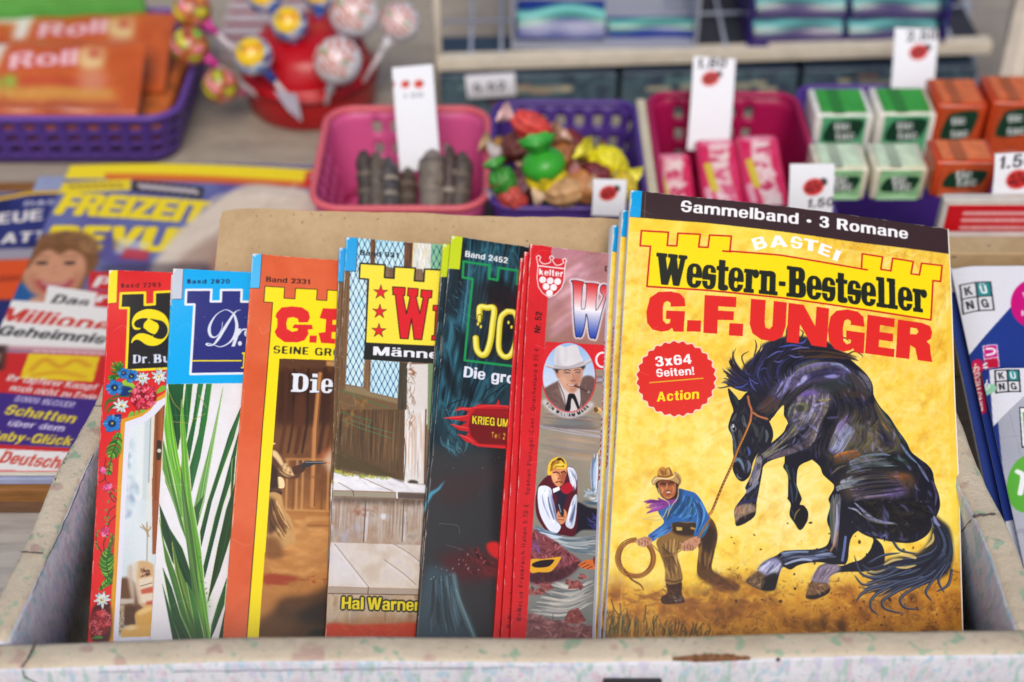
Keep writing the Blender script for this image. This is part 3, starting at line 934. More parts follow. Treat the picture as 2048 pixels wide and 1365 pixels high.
# ------------------------------------------------------------------ a bold grotesque drawn from simple shapes (capital height 1)
def ring_pts(x0, y0, x1, y1, e=2.6, n=28):
    a = np.linspace(0,2 * math.pi, n, endpoint=False)
    cx, cy, rx, ry = (x0 + x1) / 2,(y0 + y1) / 2,(x1 - x0) / 2,(y1 - y0) / 2
    ca, sa = np.cos(a), np.sin(a)
    return list(zip(cx + rx * np.sign(ca) * abs(ca) ** (2 / e), cy + ry * np.sign(sa) * abs(sa) ** (2 / e)))
def rc(x0, y0, x1, y1): return [(x0, y0),(x1, y0),(x1, y1),(x0, y1)]
def R_(*a): return ('+', rc(*a))
def X_(*a): return ('-', rc(*a))
def O_(*a): return ('+', ring_pts(*a))
def U_(*a): return ('-', ring_pts(*a))
def P_(*p): return ('+', list(p))
def N_(*p): return ('-', list(p))
x_ = .74
GROT = {
 'A': (.74,[P_((.27,1),(.47,1),(.74,0),(.53,0),(.37,.66),(.21,0),(0,0)),R_(.16,.2,.58,.36)]),
 'B': (.66,[R_(0,0,.3,1), O_(.05,.48,.62,1,3.2), O_(.05,0,.66,.56,3.2), U_(.2,.62,.43,.85,4), U_(.2,.15,.46,.41,4), X_(-.2,0,0,1)]),
 'C': (.68,[O_(0,-.02,.68,1.02), U_(.21,.16,.5,.84), X_(.4,.38,.8,.64)]),
 'D': (.68,[O_(-.5,0,.68,1,3), X_(-.6,-.1,0,1.1), R_(0,0,.25,1),('-', [(.21,.16),(.32,.16),(.42,.22),(.47,.36),(.47,.64),(.42,.78),(.32,.84),(.21,.84)])]),
 'E': (.58,[R_(0,0,.22,1), R_(0,0,.58,.18), R_(0,.41,.54,.58), R_(0,.82,.57,1)]),
 'F': (.54,[R_(0,0,.22,1), R_(0,.39,.5,.57), R_(0,.82,.54,1)]),
 'G': (.72,[O_(0,-.02,.72,1.02), U_(.21,.16,.52,.84), X_(.4,.54,.8,.66), R_(.38,.38,.72,.54), R_(.55,0,.72,.5)]),
 'H': (.68,[R_(0,0,.21,1), R_(.47,0,.68,1), R_(0,.41,.68,.59)]),
 'I': (.21,[R_(0,0,.21,1)]),
 'J': (.5,[R_(.29,.3,.5,1), O_(0,-.02,.5,.6), U_(.2,.15,.3,.5), X_(.0,.3,.29,.8)]),
 'K': (.7,[R_(0,0,.21,1), P_((.46,1),(.69,1),(.2,.38),(.2,.62)),P_((.24,.52),(.38,.68),(.72,0),(.47,0))]),
 'L': (.54,[R_(0,0,.22,1), R_(0,0,.54,.18)]),
 'M': (.86,[R_(0,0,.2,1), R_(.66,0,.86,1), P_((0,1),(.25,1),(.43,.38),(.61,1),(.86,1),(.52,0),(.34,0))]),
 'N': (.68,[R_(0,0,.2,1), R_(.48,0,.68,1), P_((0,1),(.22,1),(.68,0),(.46,0))]),
 'O': (.74,[O_(0,-.02,.74,1.02), U_(.21,.16,.53,.84)]),
 'P': (.62,[R_(0,0,.22,1), O_(.0,.37,.62,1,3.2), U_(.2,.53,.41,.84,4), R_(0,.3,.22,1)]),
 'R': (.68,[R_(0,0,.22,1), O_(.0,.41,.65,1,3.2), U_(.2,.56,.43,.84,4), R_(0,.3,.22,1), P_((.3,.46),(.5,.5),(.7,0),(.47,0))]),
 'S': (.64,[O_(0,-.02,.64,1.02,2.6), U_(.21,.58,.44,.86), X_(.36,.56,.7,.7), U_(.2,.14,.44,.42), X_(-.1,.3,.3,.44), P_((.04,.74),(.22,.62),(.62,.36),(.6,.2),(.42,.38),(.1,.52))]),
 'T': (.6,[R_(.19,0,.41,1), R_(0,.82,.6,1)]),
 'U': (.68,[O_(0,-.02,.68,.7,2.8), U_(.21,.16,.47,.9,3), X_(-.1,.4,.8,1.1), R_(0,.34,.21,1), R_(.47,.34,.68,1)]),
 'V': (.7,[P_((0,1),(.22,1),(.35,.32),(.48,1),(.7,1),(.45,0),(.25,0))]),
 'W': (1.02,[P_((0,1),(.21,1),(.31,.36),(.41,1),(.61,1),(.71,.36),(.81,1),(1.02,1),(.83,0),(.6,0),(.51,.58),(.42,0),(.19,0))]),
 'Z': (.6,[R_(0,.82,.6,1), R_(0,0,.6,.18), P_((.34,.84),(.6,.84),(.26,.16),(0,.16))]),
 'a': (.57,[O_(.0,-.015,.44,.45), U_(.18,.11,.38,.33), O_(.03,.36,.54, x_ + .015,2.8), U_(.2,.46,.35,.61), X_(-.02,.38,.25,.52), R_(.35,.1,.54,.52), R_(.37,0,.57,.16), O_(.0,-.015,.38,.45), U_(.18,.11,.36,.33)]),
 'b': (.6,[R_(0,0,.19,1), O_(.02,-.015,.6, x_ + .015), U_(.19,.14,.41,.6)]),
 'c': (.54,[O_(0,-.015,.54, x_ + .015), U_(.19,.14,.4,.6), X_(.34,.29,.6,.47)]),
 'd': (.6,[R_(.41,0,.6,1), O_(0,-.015,.58, x_ + .015), U_(.19,.14,.41,.6)]),
 'e': (.56,[O_(0,-.015,.56, x_ + .015), U_(.19,.44,.38,.62), U_(.19,.12,.38,.3), X_(.3,.23,.6,.32), X_(.19,.23,.4,.3), R_(.1,.3,.56,.43)]),
 'f': (.38,[R_(.09,0,.28,.8), O_(.09,.55,.5,1.01), X_(.28,.4,.6,.84), R_(.09,.4,.28,.8), R_(0,.58,.38,.72)]),
 'g': (.6,[R_(.41,-.05,.6, x_), O_(0,-.0,.58, x_ + .015), U_(.19,.15,.41,.6), O_(.02,-.28,.6,.25), U_(.2,-.13,.41,.3), X_(-.1,-.05,.41,.0), O_(0,-.0,.5, x_ + .015), U_(.19,.15,.41,.6)]),
 'h': (.58,[R_(0,0,.19,1), O_(.02,.2,.58, x_ + .015), U_(.19,.1,.39,.59), X_(.19,-.1,.39,.45), R_(.39,0,.58,.5), X_(.19,.0,.39,.4)]),
 'i': (.2,[R_(0,0,.2, x_), R_(0,.83,.2,1)]),
 'k': (.58,[R_(0,0,.19,1), P_((.36, x_),(.58, x_),(.18,.26),(.18,.5)),P_((.21,.38),(.35,.5),(.6,0),(.37,0))]),
 'l': (.2,[R_(0,0,.2,1)]),
 'm': (.92,[R_(0,0,.19, x_), O_(.02,.2,.555, x_ + .015), O_(.37,.2,.92, x_ + .015), X_(.19,-.1,.365,.52), X_(.555,-.1,.73,.52), U_(.19,.3,.365,.59), U_(.555,.3,.73,.59), R_(.365,0,.555,.5), R_(.73,0,.92,.5)]),
 'n': (.58,[R_(0,0,.19, x_), O_(.02,.2,.58, x_ + .015), X_(.19,-.1,.39,.5), U_(.19,.3,.39,.59), R_(.39,0,.58,.5)]),
 'o': (.6,[O_(0,-.015,.6, x_ + .015), U_(.19,.14,.41,.6)]),
 'p': (.6,[R_(0,-.25,.19, x_), O_(.02,-.015,.6, x_ + .015), U_(.19,.14,.41,.6)]),
 'r': (.4,[R_(0,0,.19, x_), O_(.06,.2,.6, x_ + .015), X_(.19,-.1,.7,.52), X_(.4,.0,.7,.8), R_(0,0,.19, x_)]),
 's': (.52,[O_(0,-.015,.52, x_ + .015), U_(.18,.43,.36,.62), X_(.3,.42,.6,.52), U_(.16,.12,.36,.31), X_(-.1,.21,.24,.31), P_((.03,.54),(.2,.45),(.5,.26),(.48,.14),(.34,.29),(.06,.4))]),
 't': (.38,[R_(.09,.1,.28,.95), R_(0,.58,.38,.72), O_(.09,-.015,.46,.4), X_(.28,.15,.6,.5), X_(.38,-.1,.6,.5), R_(.09,.12,.28,.6)]),
 'u': (.58,[R_(.39,0,.58, x_), O_(0,-.015,.56,.54), X_(-.1,.3,.19,.2), X_(.19,.15,.39,.8), R_(0,.24,.19, x_), U_(.19,.15,.39,.5)]),
 'v': (.56,[P_((0, x_),(.2, x_),(.28,.25),(.36, x_),(.56, x_),(.38,0),(.18,0))]),
 'y': (.56,[P_((0, x_),(.2, x_),(.28,.25),(.36, x_),(.56, x_),(.33,-.1),(.2,-.26),(.06,-.26),(.06,-.1),(.17,-.1),(.2,.02))]),
 'x': (.56,[P_((0, x_),(.22, x_),(.56,0),(.34,0)),P_((.34, x_),(.56, x_),(.22,0),(0,0))]),
 'z': (.5,[R_(0,.58,.5, x_), R_(0,0,.5,.16), P_((.27,.6),(.5,.6),(.23,.14),(0,.14))]),
 '0': (.58,[O_(0,-.01,.58,1.01), U_(.19,.15,.39,.85)]),
 '1': (.4,[R_(.18,0,.38,1), P_((0,.68),(.2,.86),(.2,.68))]),
 '2': (.58,[O_(0,.4,.58,1.01), U_(.2,.56,.37,.85), X_(-.1,.3,.24,.66), X_(-.1,.3,.3,.55), P_((.38,.6),(.57,.62),(.3,.16),(.58,.16),(.58,0),(0,0),(.02,.14))]),
 '3': (.58,[O_(.02,.47,.56,1.01,2.8), O_(0,-.01,.58,.56,2.8), U_(.18,.62,.36,.86), U_(.18,.14,.38,.43), X_(-.1,.28,.24,.69), R_(.18,.44,.4,.58)]),
 '4': (.6,[R_(.33,0,.52,1), R_(0,.2,.6,.36), P_((.33,1),(.0,.36),(.0,.22),(.17,.34),(.34,.72))]),
 '5': (.58,[R_(.06,.82,.53,1), P_((.06,1),(.24,1),(.2,.48),(.02,.44)),O_(0,-.01,.58,.66), U_(.18,.15,.39,.5), X_(-.1,.3,.17,.43)]),
 '6': (.58,[O_(0,-.01,.58,1.01), U_(.19,.5,.39,.85), X_(.3,.66,.7,.74), O_(0,-.01,.58,.64), U_(.19,.14,.39,.48)]),
 '7': (.56,[R_(0,.82,.56,1), P_((.34,.84),(.56,.84),(.3,0),(.09,0))]),
 'w': (.8,[P_((0, x_),(.19, x_),(.26,.27),(.33, x_),(.47, x_),(.54,.27),(.61, x_),(.8, x_),(.64,0),(.46,0),(.4,.4),(.34,0),(.16,0))]),
 '8': (.58,[O_(.02,.46,.56,1.01), O_(0,-.01,.58,.56), U_(.2,.61,.38,.87), U_(.19,.13,.39,.43)]),
 '9': (.58,[O_(0,-.01,.58,1.01), U_(.19,.15,.39,.5), X_(-.1,.26,.28,.34), O_(0,.36,.58,1.01), U_(.19,.52,.39,.86)]),
 '.': (.2,[R_(0,0,.2,.2)]), ',': (.2,[R_(0,0,.2,.2), P_((.08,0),(.2,0),(.1,-.18),(0,-.18))]), '!': (.2,[R_(0,0,.2,.19), P_((0,1),(.2,1),(.16,.3),(.04,.3))]),
 '-': (.34,[R_(.02,.3,.32,.47)]), '\u2022': (.3,[O_(.0,.26,.3,.56,2)]), '/': (.4,[P_((.28,1.05),(.4,1.05),(.12,-.1),(0,-.1))]), ':': (.2,[R_(0,0,.2,.2), R_(0,.52,.2,.72)]),
 '(': (.26,[O_(.0,-.2,.6,1.1,2), U_(.16,-.15,.7,1.05,2), X_(.26,-.3,.9,1.2)]), ')': (.26,[O_(-.34,-.2,.26,1.1,2), U_(-.44,-.15,.1,1.05,2), X_(-.9,-.3,0,1.2)]),
 '\u20ac': (.66,[O_(.08,-.02,.72,1.02), U_(.27,.16,.6,.84), X_(.5,.2,.9,.8), R_(0,.54,.46,.64), R_(0,.36,.44,.46)]),
}
GROT['\u00e4'] = (.57, GROT['a'][1] + [R_(.06,.84,.22,1), R_(.32,.84,.48,1)])
GROT['\u00fc'] = (.58, GROT['u'][1] + [R_(.07,.84,.23,1), R_(.35,.84,.51,1)])
GROT['\u00dc'] = (.68, GROT['U'][1] + [R_(.12,1.08,.28,1.24), R_(.4,1.08,.56,1.24)])

def set_word(c, face, word, p0, p1, h, col, gap=.09, outline=None, ow=0.0, thin=0.0, shear=0.0, raw=False, alpha=1.0, space=.3, soft=0, arc=0.0):
    """a word set in one of the drawn faces from p0 to p1 (px), capitals h px tall. thin: px shaved off each edge"""
    tot, prev = 0, False
    for ch in word:
        tot += (space if ch == ' ' else face[ch][0]) + gap
    tot -= gap
    if raw: q0, q1, k = np.asarray(p0, float), np.asarray(p1, float),1.0
    else:
        q0, q1 = c.T([p0, p1])
        k = np.linalg.norm(q1 - q0) / np.linalg.norm(np.subtract(p1, p0))
    kx = (q1 - q0) / tot
    ux = kx / np.linalg.norm(kx)
    uy = np.array([ux[1],-ux[0]])
    ky = uy * h * k * c.hk
    x = 0
    jobs = []
    for ch in word:
        if ch == ' ':
            x += space + gap
            continue
        w, parts = face[ch]
        P = [(sg, q0 + np.array([(x + u) * kx + v * ky + shear * v * h * k * ux for u, v in poly])) for sg, poly in parts]
        allp = np.vstack([q for _, q in P])
        x0, y0, x1, y1 = c.bbox(allp, 4 + int(ow * k) * 2)
        x += w + gap
        if x1 <= x0 or y1 <= y0: continue
        m = np.zeros((y1 - y0, x1 - x0))
        for sg, q in P:
            r = c.polymask([q])
            if r is None: continue
            mm, a, b = r
            ax, ay = max(a, x0), max(b, y0)
            bx, by = min(a + mm.shape[1], x1), min(b + mm.shape[0], y1)
            if bx <= ax or by <= ay: continue
            t = m[ay - y0:by - y0, ax - x0:bx - x0]; mm = mm[ay - b:by - b, ax - a:bx - a]
            t[:] = np.maximum(t, mm) if sg == '+' else np.minimum(t, 1 - mm)
        if thin: m = np.clip((blur(m, 1) - .5 - thin * .16) * 2.2 + .5,0,1)
        jobs.append((m, x0, y0))
    if outline is not None:
        for m, x0, y0 in jobs:
            r = max(1, int(round(ow * k)))
            o = m.copy()
            for dy in range(-r, r + 1):
                for dx in range(-r, r + 1):
                    if dx * dx + dy * dy <= r * r + .5: o = np.maximum(o, np.roll(np.roll(m, dy, 0), dx, 1))
            c.comp(o, x0, y0, outline, alpha)
    for m, x0, y0 in jobs:
        if soft: m = blur(m, soft)
        c.comp(m, x0, y0, col, alpha)
# ------------------------------------------------------------------ cover designs
SLAB = {
 'W': (.98,[('+', [(.04,1),(.27,1),(.37,.40),(.455,.80),(.43,1),(.63,1),(.72,.40),(.79,1),(.94,1),(.77,0),(.59,0),(.50,.42),(.41,0),(.21,0)]),('+', rc(0,.9,.33,1)),('+', rc(.38,.9,.67,1)),('+', rc(.72,.9,.98,1))]),
 'e': (.47,[('+', ring_pts(0,-.01,.47,.77)),('-', ring_pts(.17,.43,.30,.68)),('-', ring_pts(.17,.10,.30,.34,3)),('-', rc(.29,.22,.5,.33))]),
 's': (.42,[('+', ring_pts(0,-.01,.42,.77,3)),('-', ring_pts(.16,.47,.27,.68)),('-', rc(.24,.47,.45,.54)),('-', ring_pts(.15,.09,.26,.30)),('-', rc(-.03,.23,.18,.30)),('+', [(.02,.52),(.3,.42),(.41,.26),(.1,.36)])]),
 't': (.36,[('+', rc(.07,.06,.25,.97)),('+', rc(0,.64,.36,.76)),('+', ring_pts(.07,-.01,.37,.17,3))]),
 'r': (.46,[('+', rc(.06,0,.24,.76)),('+', rc(0,0,.31,.11)),('+', rc(0,.65,.2,.76)),('+', ring_pts(.27,.50,.46,.77,2.2)),('+', rc(.2,.62,.36,.75))]),
 'n': (.58,[('+', rc(.06,0,.23,.76)),('+', rc(.34,0,.51,.62)),('+', ring_pts(.16,.50,.51,.77,2.6)),('-', rc(.23,.3,.34,.60)),('+', rc(0,0,.28,.11)),('+', rc(.305,0,.58,.11)),('+', rc(0,.65,.2,.76))]),
 '-': (.25,[('+', rc(.03,.33,.22,.46))]),
 'B': (.62,[('+', rc(.08,0,.28,1)),('+', rc(0,0,.34,.1)),('+', rc(0,.9,.34,1)),('+', ring_pts(.1,.49,.57,1,3)),('+', ring_pts(.1,0,.61,.55,3)),('-', ring_pts(.275,.61,.385,.88,4)),('-', ring_pts(.275,.12,.41,.42,4))]),
 'l': (.33,[('+', rc(.07,0,.25,1)),('+', rc(0,0,.33,.11)),('+', rc(0,.89,.2,1))]),
 'D': (.68,[('+', ring_pts(-.28,0,.68,1,3)),('-', rc(-.5,-.1,.06,1.1)),('+', rc(.06,0,.28,1)),('+', rc(0,0,.34,.11)),('+', rc(0,.89,.34,1)),('-', ring_pts(.27,.13,.46,.87,4))]),
 'i': (.38,[('+', rc(.09,0,.28,.72)),('+', rc(0,0,.38,.11)),('+', rc(0,.61,.2,.72)),('+', rc(.08,.82,.29,1.02))]),
}
def slab_word(c, word, p0, p1, h, col, gap=.05, outline=None, ow=0):
    set_word(c, SLAB, word, p0, p1, h, col, gap, outline, ow)

def crenel(c, pts, fill, line, lw):
    c.fill(pts, fill)
    c.line(list(pts) + [pts[0]], lw, line, smooth=False)

# ---- the big western in front
SP7 = .0068
C7 = Canvas(S7.W, S7.L, .00022,(247,208,84), S7.tr, s0=-SP7)
def paint_front(c):
    c.tone([(240,186,40),(250,212,62),(253,226,92),(249,208,52)],90,21)
    c.tone([(226,160,44),(244,196,60)],150,22,.35, blur(np.clip(vnoise(c.h, c.w, 120,23) * 2 - .9,0,1),3))
    yy, xx = np.mgrid[0:c.h, 0:c.w]
    def glow(px, rx, ry, col, al):
        q = c.T([px])[0]; kx = rx / .22 * .233; ky = ry / .22 * .233
        g = np.exp(-((xx - q[0]) / kx) ** 2 - ((yy - q[1]) / ky) ** 2) * al
        g = g * (.6 + .6 * vnoise(c.h, c.w, 70, int(px[0]),4))
        c.a[:] = c.a * (1 - g[..., None].clip(0,1)) + np.array(col) / 255 * g[..., None].clip(0,1)
    for a in (((1600,1010),110,110,(253,240,178),.75),((1420,930),90,120,(252,232,140),.5),((1300,1000),80,150,(252,232,130),.45),((1330,560),120,70,(252,236,140),.35),
              ((1560,1010),70,70,(255,248,214),.5),((1450,850),60,60,(253,240,170),.5),((1840,820),90,130,(240,186,66),.5),((1850,560),90,80,(238,186,70),.4),((1760,480),140,30,(226,168,70),.4)):
        glow(*a)
    # broad brushwork of the sky
    allp = [(1215,460),(1890,520),(1905,1180),(1212,1180)]
    c.dabs(allp, 520,[(253,238,160),(238,182,50),(250,220,90),(255,244,190),(226,158,40)],13,70,-.9,.5,.34,31, soft=2, smooth=False)
    c.dabs(allp, 620,[(255,246,196),(222,156,44),(250,226,110),(236,178,60)],5,44,-.9,.7,.4,32, soft=1, smooth=False)
    c.dabs([(1640,480),(1890,520),(1900,1000),(1760,900),(1700,700)],120,[(226,150,50),(254,236,160),(234,176,70)],4,70,-.75,.35,.32,33, soft=1)
    c.tone([(226,164,50),(250,214,80),(254,236,150),(246,206,70)],26,77,.42, c.mask(allp))
    c.dabs(allp, 700,[(224,160,60),(255,246,200),(214,150,60)],2.2,10,0,1.6,.25,34, smooth=False)
    c.dabs([(1600,430),(1890,470),(1890,540),(1640,500)],260,[(196,130,50),(222,166,70),(176,110,44)],2.2,9,.3,1.2,.35,35, smooth=False)
    # ground
    g = [(1205,1172),(1290,1176),(1380,1185),(1470,1150),(1560,1168),(1680,1160),(1800,1150),(1915,1110),(1930,1330),(1190,1340)]
    m = c.mask(g, True, 18)
    c.tone([(150,84,28),(206,142,40),(226,172,58),(184,112,34)],46,41,.95, m, 5)
    m2 = c.mask([(1400,1205),(1560,1215),(1700,1200),(1920,1185),(1930,1330),(1190,1340),(1210,1265)], True, 16)
    c.tone([(74,44,20),(150,88,30),(196,128,40),(120,70,26)],36,42,.8, m2,5)
    c.dabs(g, 650,[(120,66,24),(226,170,60),(90,54,24),(202,130,40),(240,196,90)],4,15,.1,.8,.42,43, smooth=False)
    c.dabs([(1470,1130),(1640,1150),(1900,1120),(1900,1250),(1440,1270),(1380,1200)],420,[(92,52,22),(170,98,32),(60,38,20),(214,150,56)],3.2,10,.2,1.2,.4,44)
    # dust behind the boots
    c.dabs([(1430,1150),(1500,1160),(1560,1180),(1520,1230),(1420,1240),(1330,1215)],220,[(120,68,30),(170,104,44),(96,54,26)],9,24,.3,.9,.3,45, soft=2)
    c.dabs([(1225,1192),(1320,1190),(1400,1200),(1390,1216),(1300,1208)],60,[(128,74,34),(150,92,44)],5,30,.08,.2,.5,46, soft=1)
    # grass tufts
    r = random.Random(4)
    for i in range(150):
        x = 1208 + r.random() ** 1.4 * 215; y0 = 1278 - r.random() * 14
        l = r.uniform(14,52) * (1.15 - (x - 1208) / 320)
        col = r.choice([(54,58,34),(90,70,30),(40,60,52),(150,104,36),(200,150,50),(70,44,24)])
        c.line([(x, y0),(x + r.uniform(-3,7), y0 - l * .6),(x + r.uniform(-8,14), y0 - l)], r.uniform(1.4,3.2), col, .75, taper=(.9,.1))
    for pts in ([(1222,1200),(1228,1218),(1236,1230)],[(1240,1208),(1241,1228),(1238,1240)],[(1291,1212),(1290,1232),(1286,1246)]):
        c.line(pts, 2.6,(60,48,30),.8)
    # flying clods
    for i in range(90):
        x = r.uniform(1450,1880); y = r.uniform(1040,1262); s = r.uniform(.8,3.2) if i > 18 else r.uniform(2.5,5)
        c.ellipse((x, y), s, s * r.uniform(.5,.9), r.choice([(60,36,18),(40,26,18),(110,64,26)]),.8,0, r.uniform(0,3),8)
    paint_horse(c)
    paint_cowboy(c)
    # ---- lettering
    a = lambda pts: Z(1180,360,2.625, pts)
    c.fill(a([(150,-80),(600,20),(1400,60),(1990,150),(1990,404),(1885,388),(1650,356),(1400,328),(1000,272),(600,226),(320,204),(200,195)]),(60,42,45))
    c.fill(a([(100,-10),(276,0),(267,198),(100,188)]),(2,160,226))
    c.line(a([(276,55),(266,198)]),1.3,(40,30,34),.8, smooth=False)
    set_word(c, GROT, 'Sammelband \u2022 3 Romane', a([(476,166)])[0], a([(1672,309)])[0],23.5,(246,244,246))
    cr = a([(270,267),(412,275),(406,344),(456,346),(462,280),(579,286),(571,352),(620,354),(628,290),(742,296),(735,374),(1000,396),(1250,438),(1425,468),(1430,388),(1537,404),(1527,470),(1580,478),(1590,411),(1698,428),(1686,493),(1730,499),(1742,437),(1849,449),(1841,533),(1801,529),(1790,736),(1400,678),(1000,620),(600,577),(300,557),(318,348),(264,345)])
    crenel(c, cr, (252,224,18),(206,32,30),3.6)
    c.line(a([(698,373),(742,377)]),3.6,(206,32,30), smooth=False); c.line(a([(1425,468),(1456,473)]),3.6,(206,32,30), smooth=False)
    slab_word(c, 'Western-Bestseller', *a([(342,542),(1770,699)]),64,(36,40,30), gap=.03, outline=(36,40,30), ow=.6)
    for ch, p, q in (('B', (868,371),(934,354)),('A', (946,356),(1040,352)),('S', (1052,356),(1114,364)),('T', (1118,366),(1194,380)),('E', (1196,386),(1256,408)),('I', (1272,418),(1298,430))):
        set_word(c, GROT, ch, *a([p, q]),24.5,(252,250,250))
    Rr = (226,42,38)
    c.fill(a([(502,662),(498,622),(474,594),(425,583),(360,586),(316,616),(297,690),(301,748),(328,784),(375,796),(412,790),(432,776),(440,796),(492,797),(500,688),(402,684),(399,728),(424,730),(420,750),(402,755),(384,735),(384,668),(390,642),(406,633),(424,643),(424,664)]), Rr)
    c.fill(a([(512,735),(584,738),(581,798),(508,795)]), Rr)
    c.fill(a([(603,603),(769,615),(767,670),(674,663),(673,686),(756,691),(754,738),(671,735),(668,809),(595,803)]), Rr)
    c.fill(a([(732,753),(804,757),(801,823),(728,818)]), Rr)
    c.fill(a([(845,625),(922,632),(916,745),(920,778),(940,786),(956,770),(964,637),(1033,646),(1026,772),(1008,826),(962,850),(900,842),(852,808),(838,760)]), Rr)
    c.fill(a([(1041,648),(1120,658),(1180,772),(1188,668),(1254,678),(1240,882),(1162,872),(1101,762),(1094,862),(1030,855)]), Rr)
    c.fill(a([(1440,774),(1434,722),(1404,694),(1350,683),(1292,690),(1260,722),(1247,790),(1252,850),(1282,890),(1330,904),(1366,896),(1380,886),(1390,908),(1436,914),(1442,806),(1344,793),(1342,838),(1368,842),(1366,860),(1345,866),(1328,846),(1326,780),(1334,742),(1352,734),(1368,745),(1367,764)]), Rr)
    c.fill(a([(1456,710),(1599,730),(1597,776),(1522,764),(1520,800),(1592,809),(1589,851),(1517,841),(1514,878),(1599,889),(1596,932),(1442,912)]), Rr)
    c.fill(a([(1616,734),(1742,751),(1786,768),(1797,800),(1790,834),(1768,848),(1786,866),(1790,912),(1799,956),(1722,946),(1708,884),(1682,868),(1677,940),(1605,932)]), Rr, holes=(a([(1682,776),(1716,781),(1724,797),(1714,812),(1680,810)]),))
    # badge
    ctr = np.array((1352.5,758.0))
    def burst(r0, r1, n=27):
        return [tuple(ctr + (r0 + (r1 - r0) * (.5 + .5 * math.cos(n * th))) * np.array((math.cos(th) * 1.015, math.sin(th) * .965))) for th in np.linspace(0,2 * math.pi, n * 10, endpoint=False)]
    c.fill(burst(77,81.5),(246,214,190)); c.fill(burst(74.2,78.5),(224,44,38))
    set_word(c, GROT, '3x64', *a([(346,981),(535,966)]),20.5,(250,246,244)); set_word(c, GROT, 'Seiten!', *a([(350,1036),(548,1024)]),16.5,(250,246,244))
    c.line(a([(314,1066),(592,1043)]),2.6,(226,170,40)); set_word(c, GROT, 'Action', *a([(350,1166),(572,1150)]),19.5,(250,226,30), shear=.12)
    # a few scuffs, the right edge trimmed white, the spine
    for i in range(60):
        x, y = r.uniform(1225,1895), r.uniform(400,1260)
        c.ellipse((x, y), r.uniform(.5,1.0), r.uniform(.5,1.0),(252,246,236), r.uniform(.3,.8),0,0,6)
    c.a[:, -int(.0008 / c.res):] = np.array((238,230,214)) / 255
    c.line([(1291,383),(1287,470),(1270,700),(1238,1270)],1.2,(255,240,190),.25, smooth=False)
    sp = int(SP7 / c.res)
    c.a[:, :sp + 1] = np.array((236,236,242)) / 255
    y = lambda t: (c.t1 - t) / c.res
    set_word(c, GROT, 'Western-Bestseller', (sp * .80, y(.098)),(sp * .80, y(.168)),sp * .5,(206,36,50), raw=True)

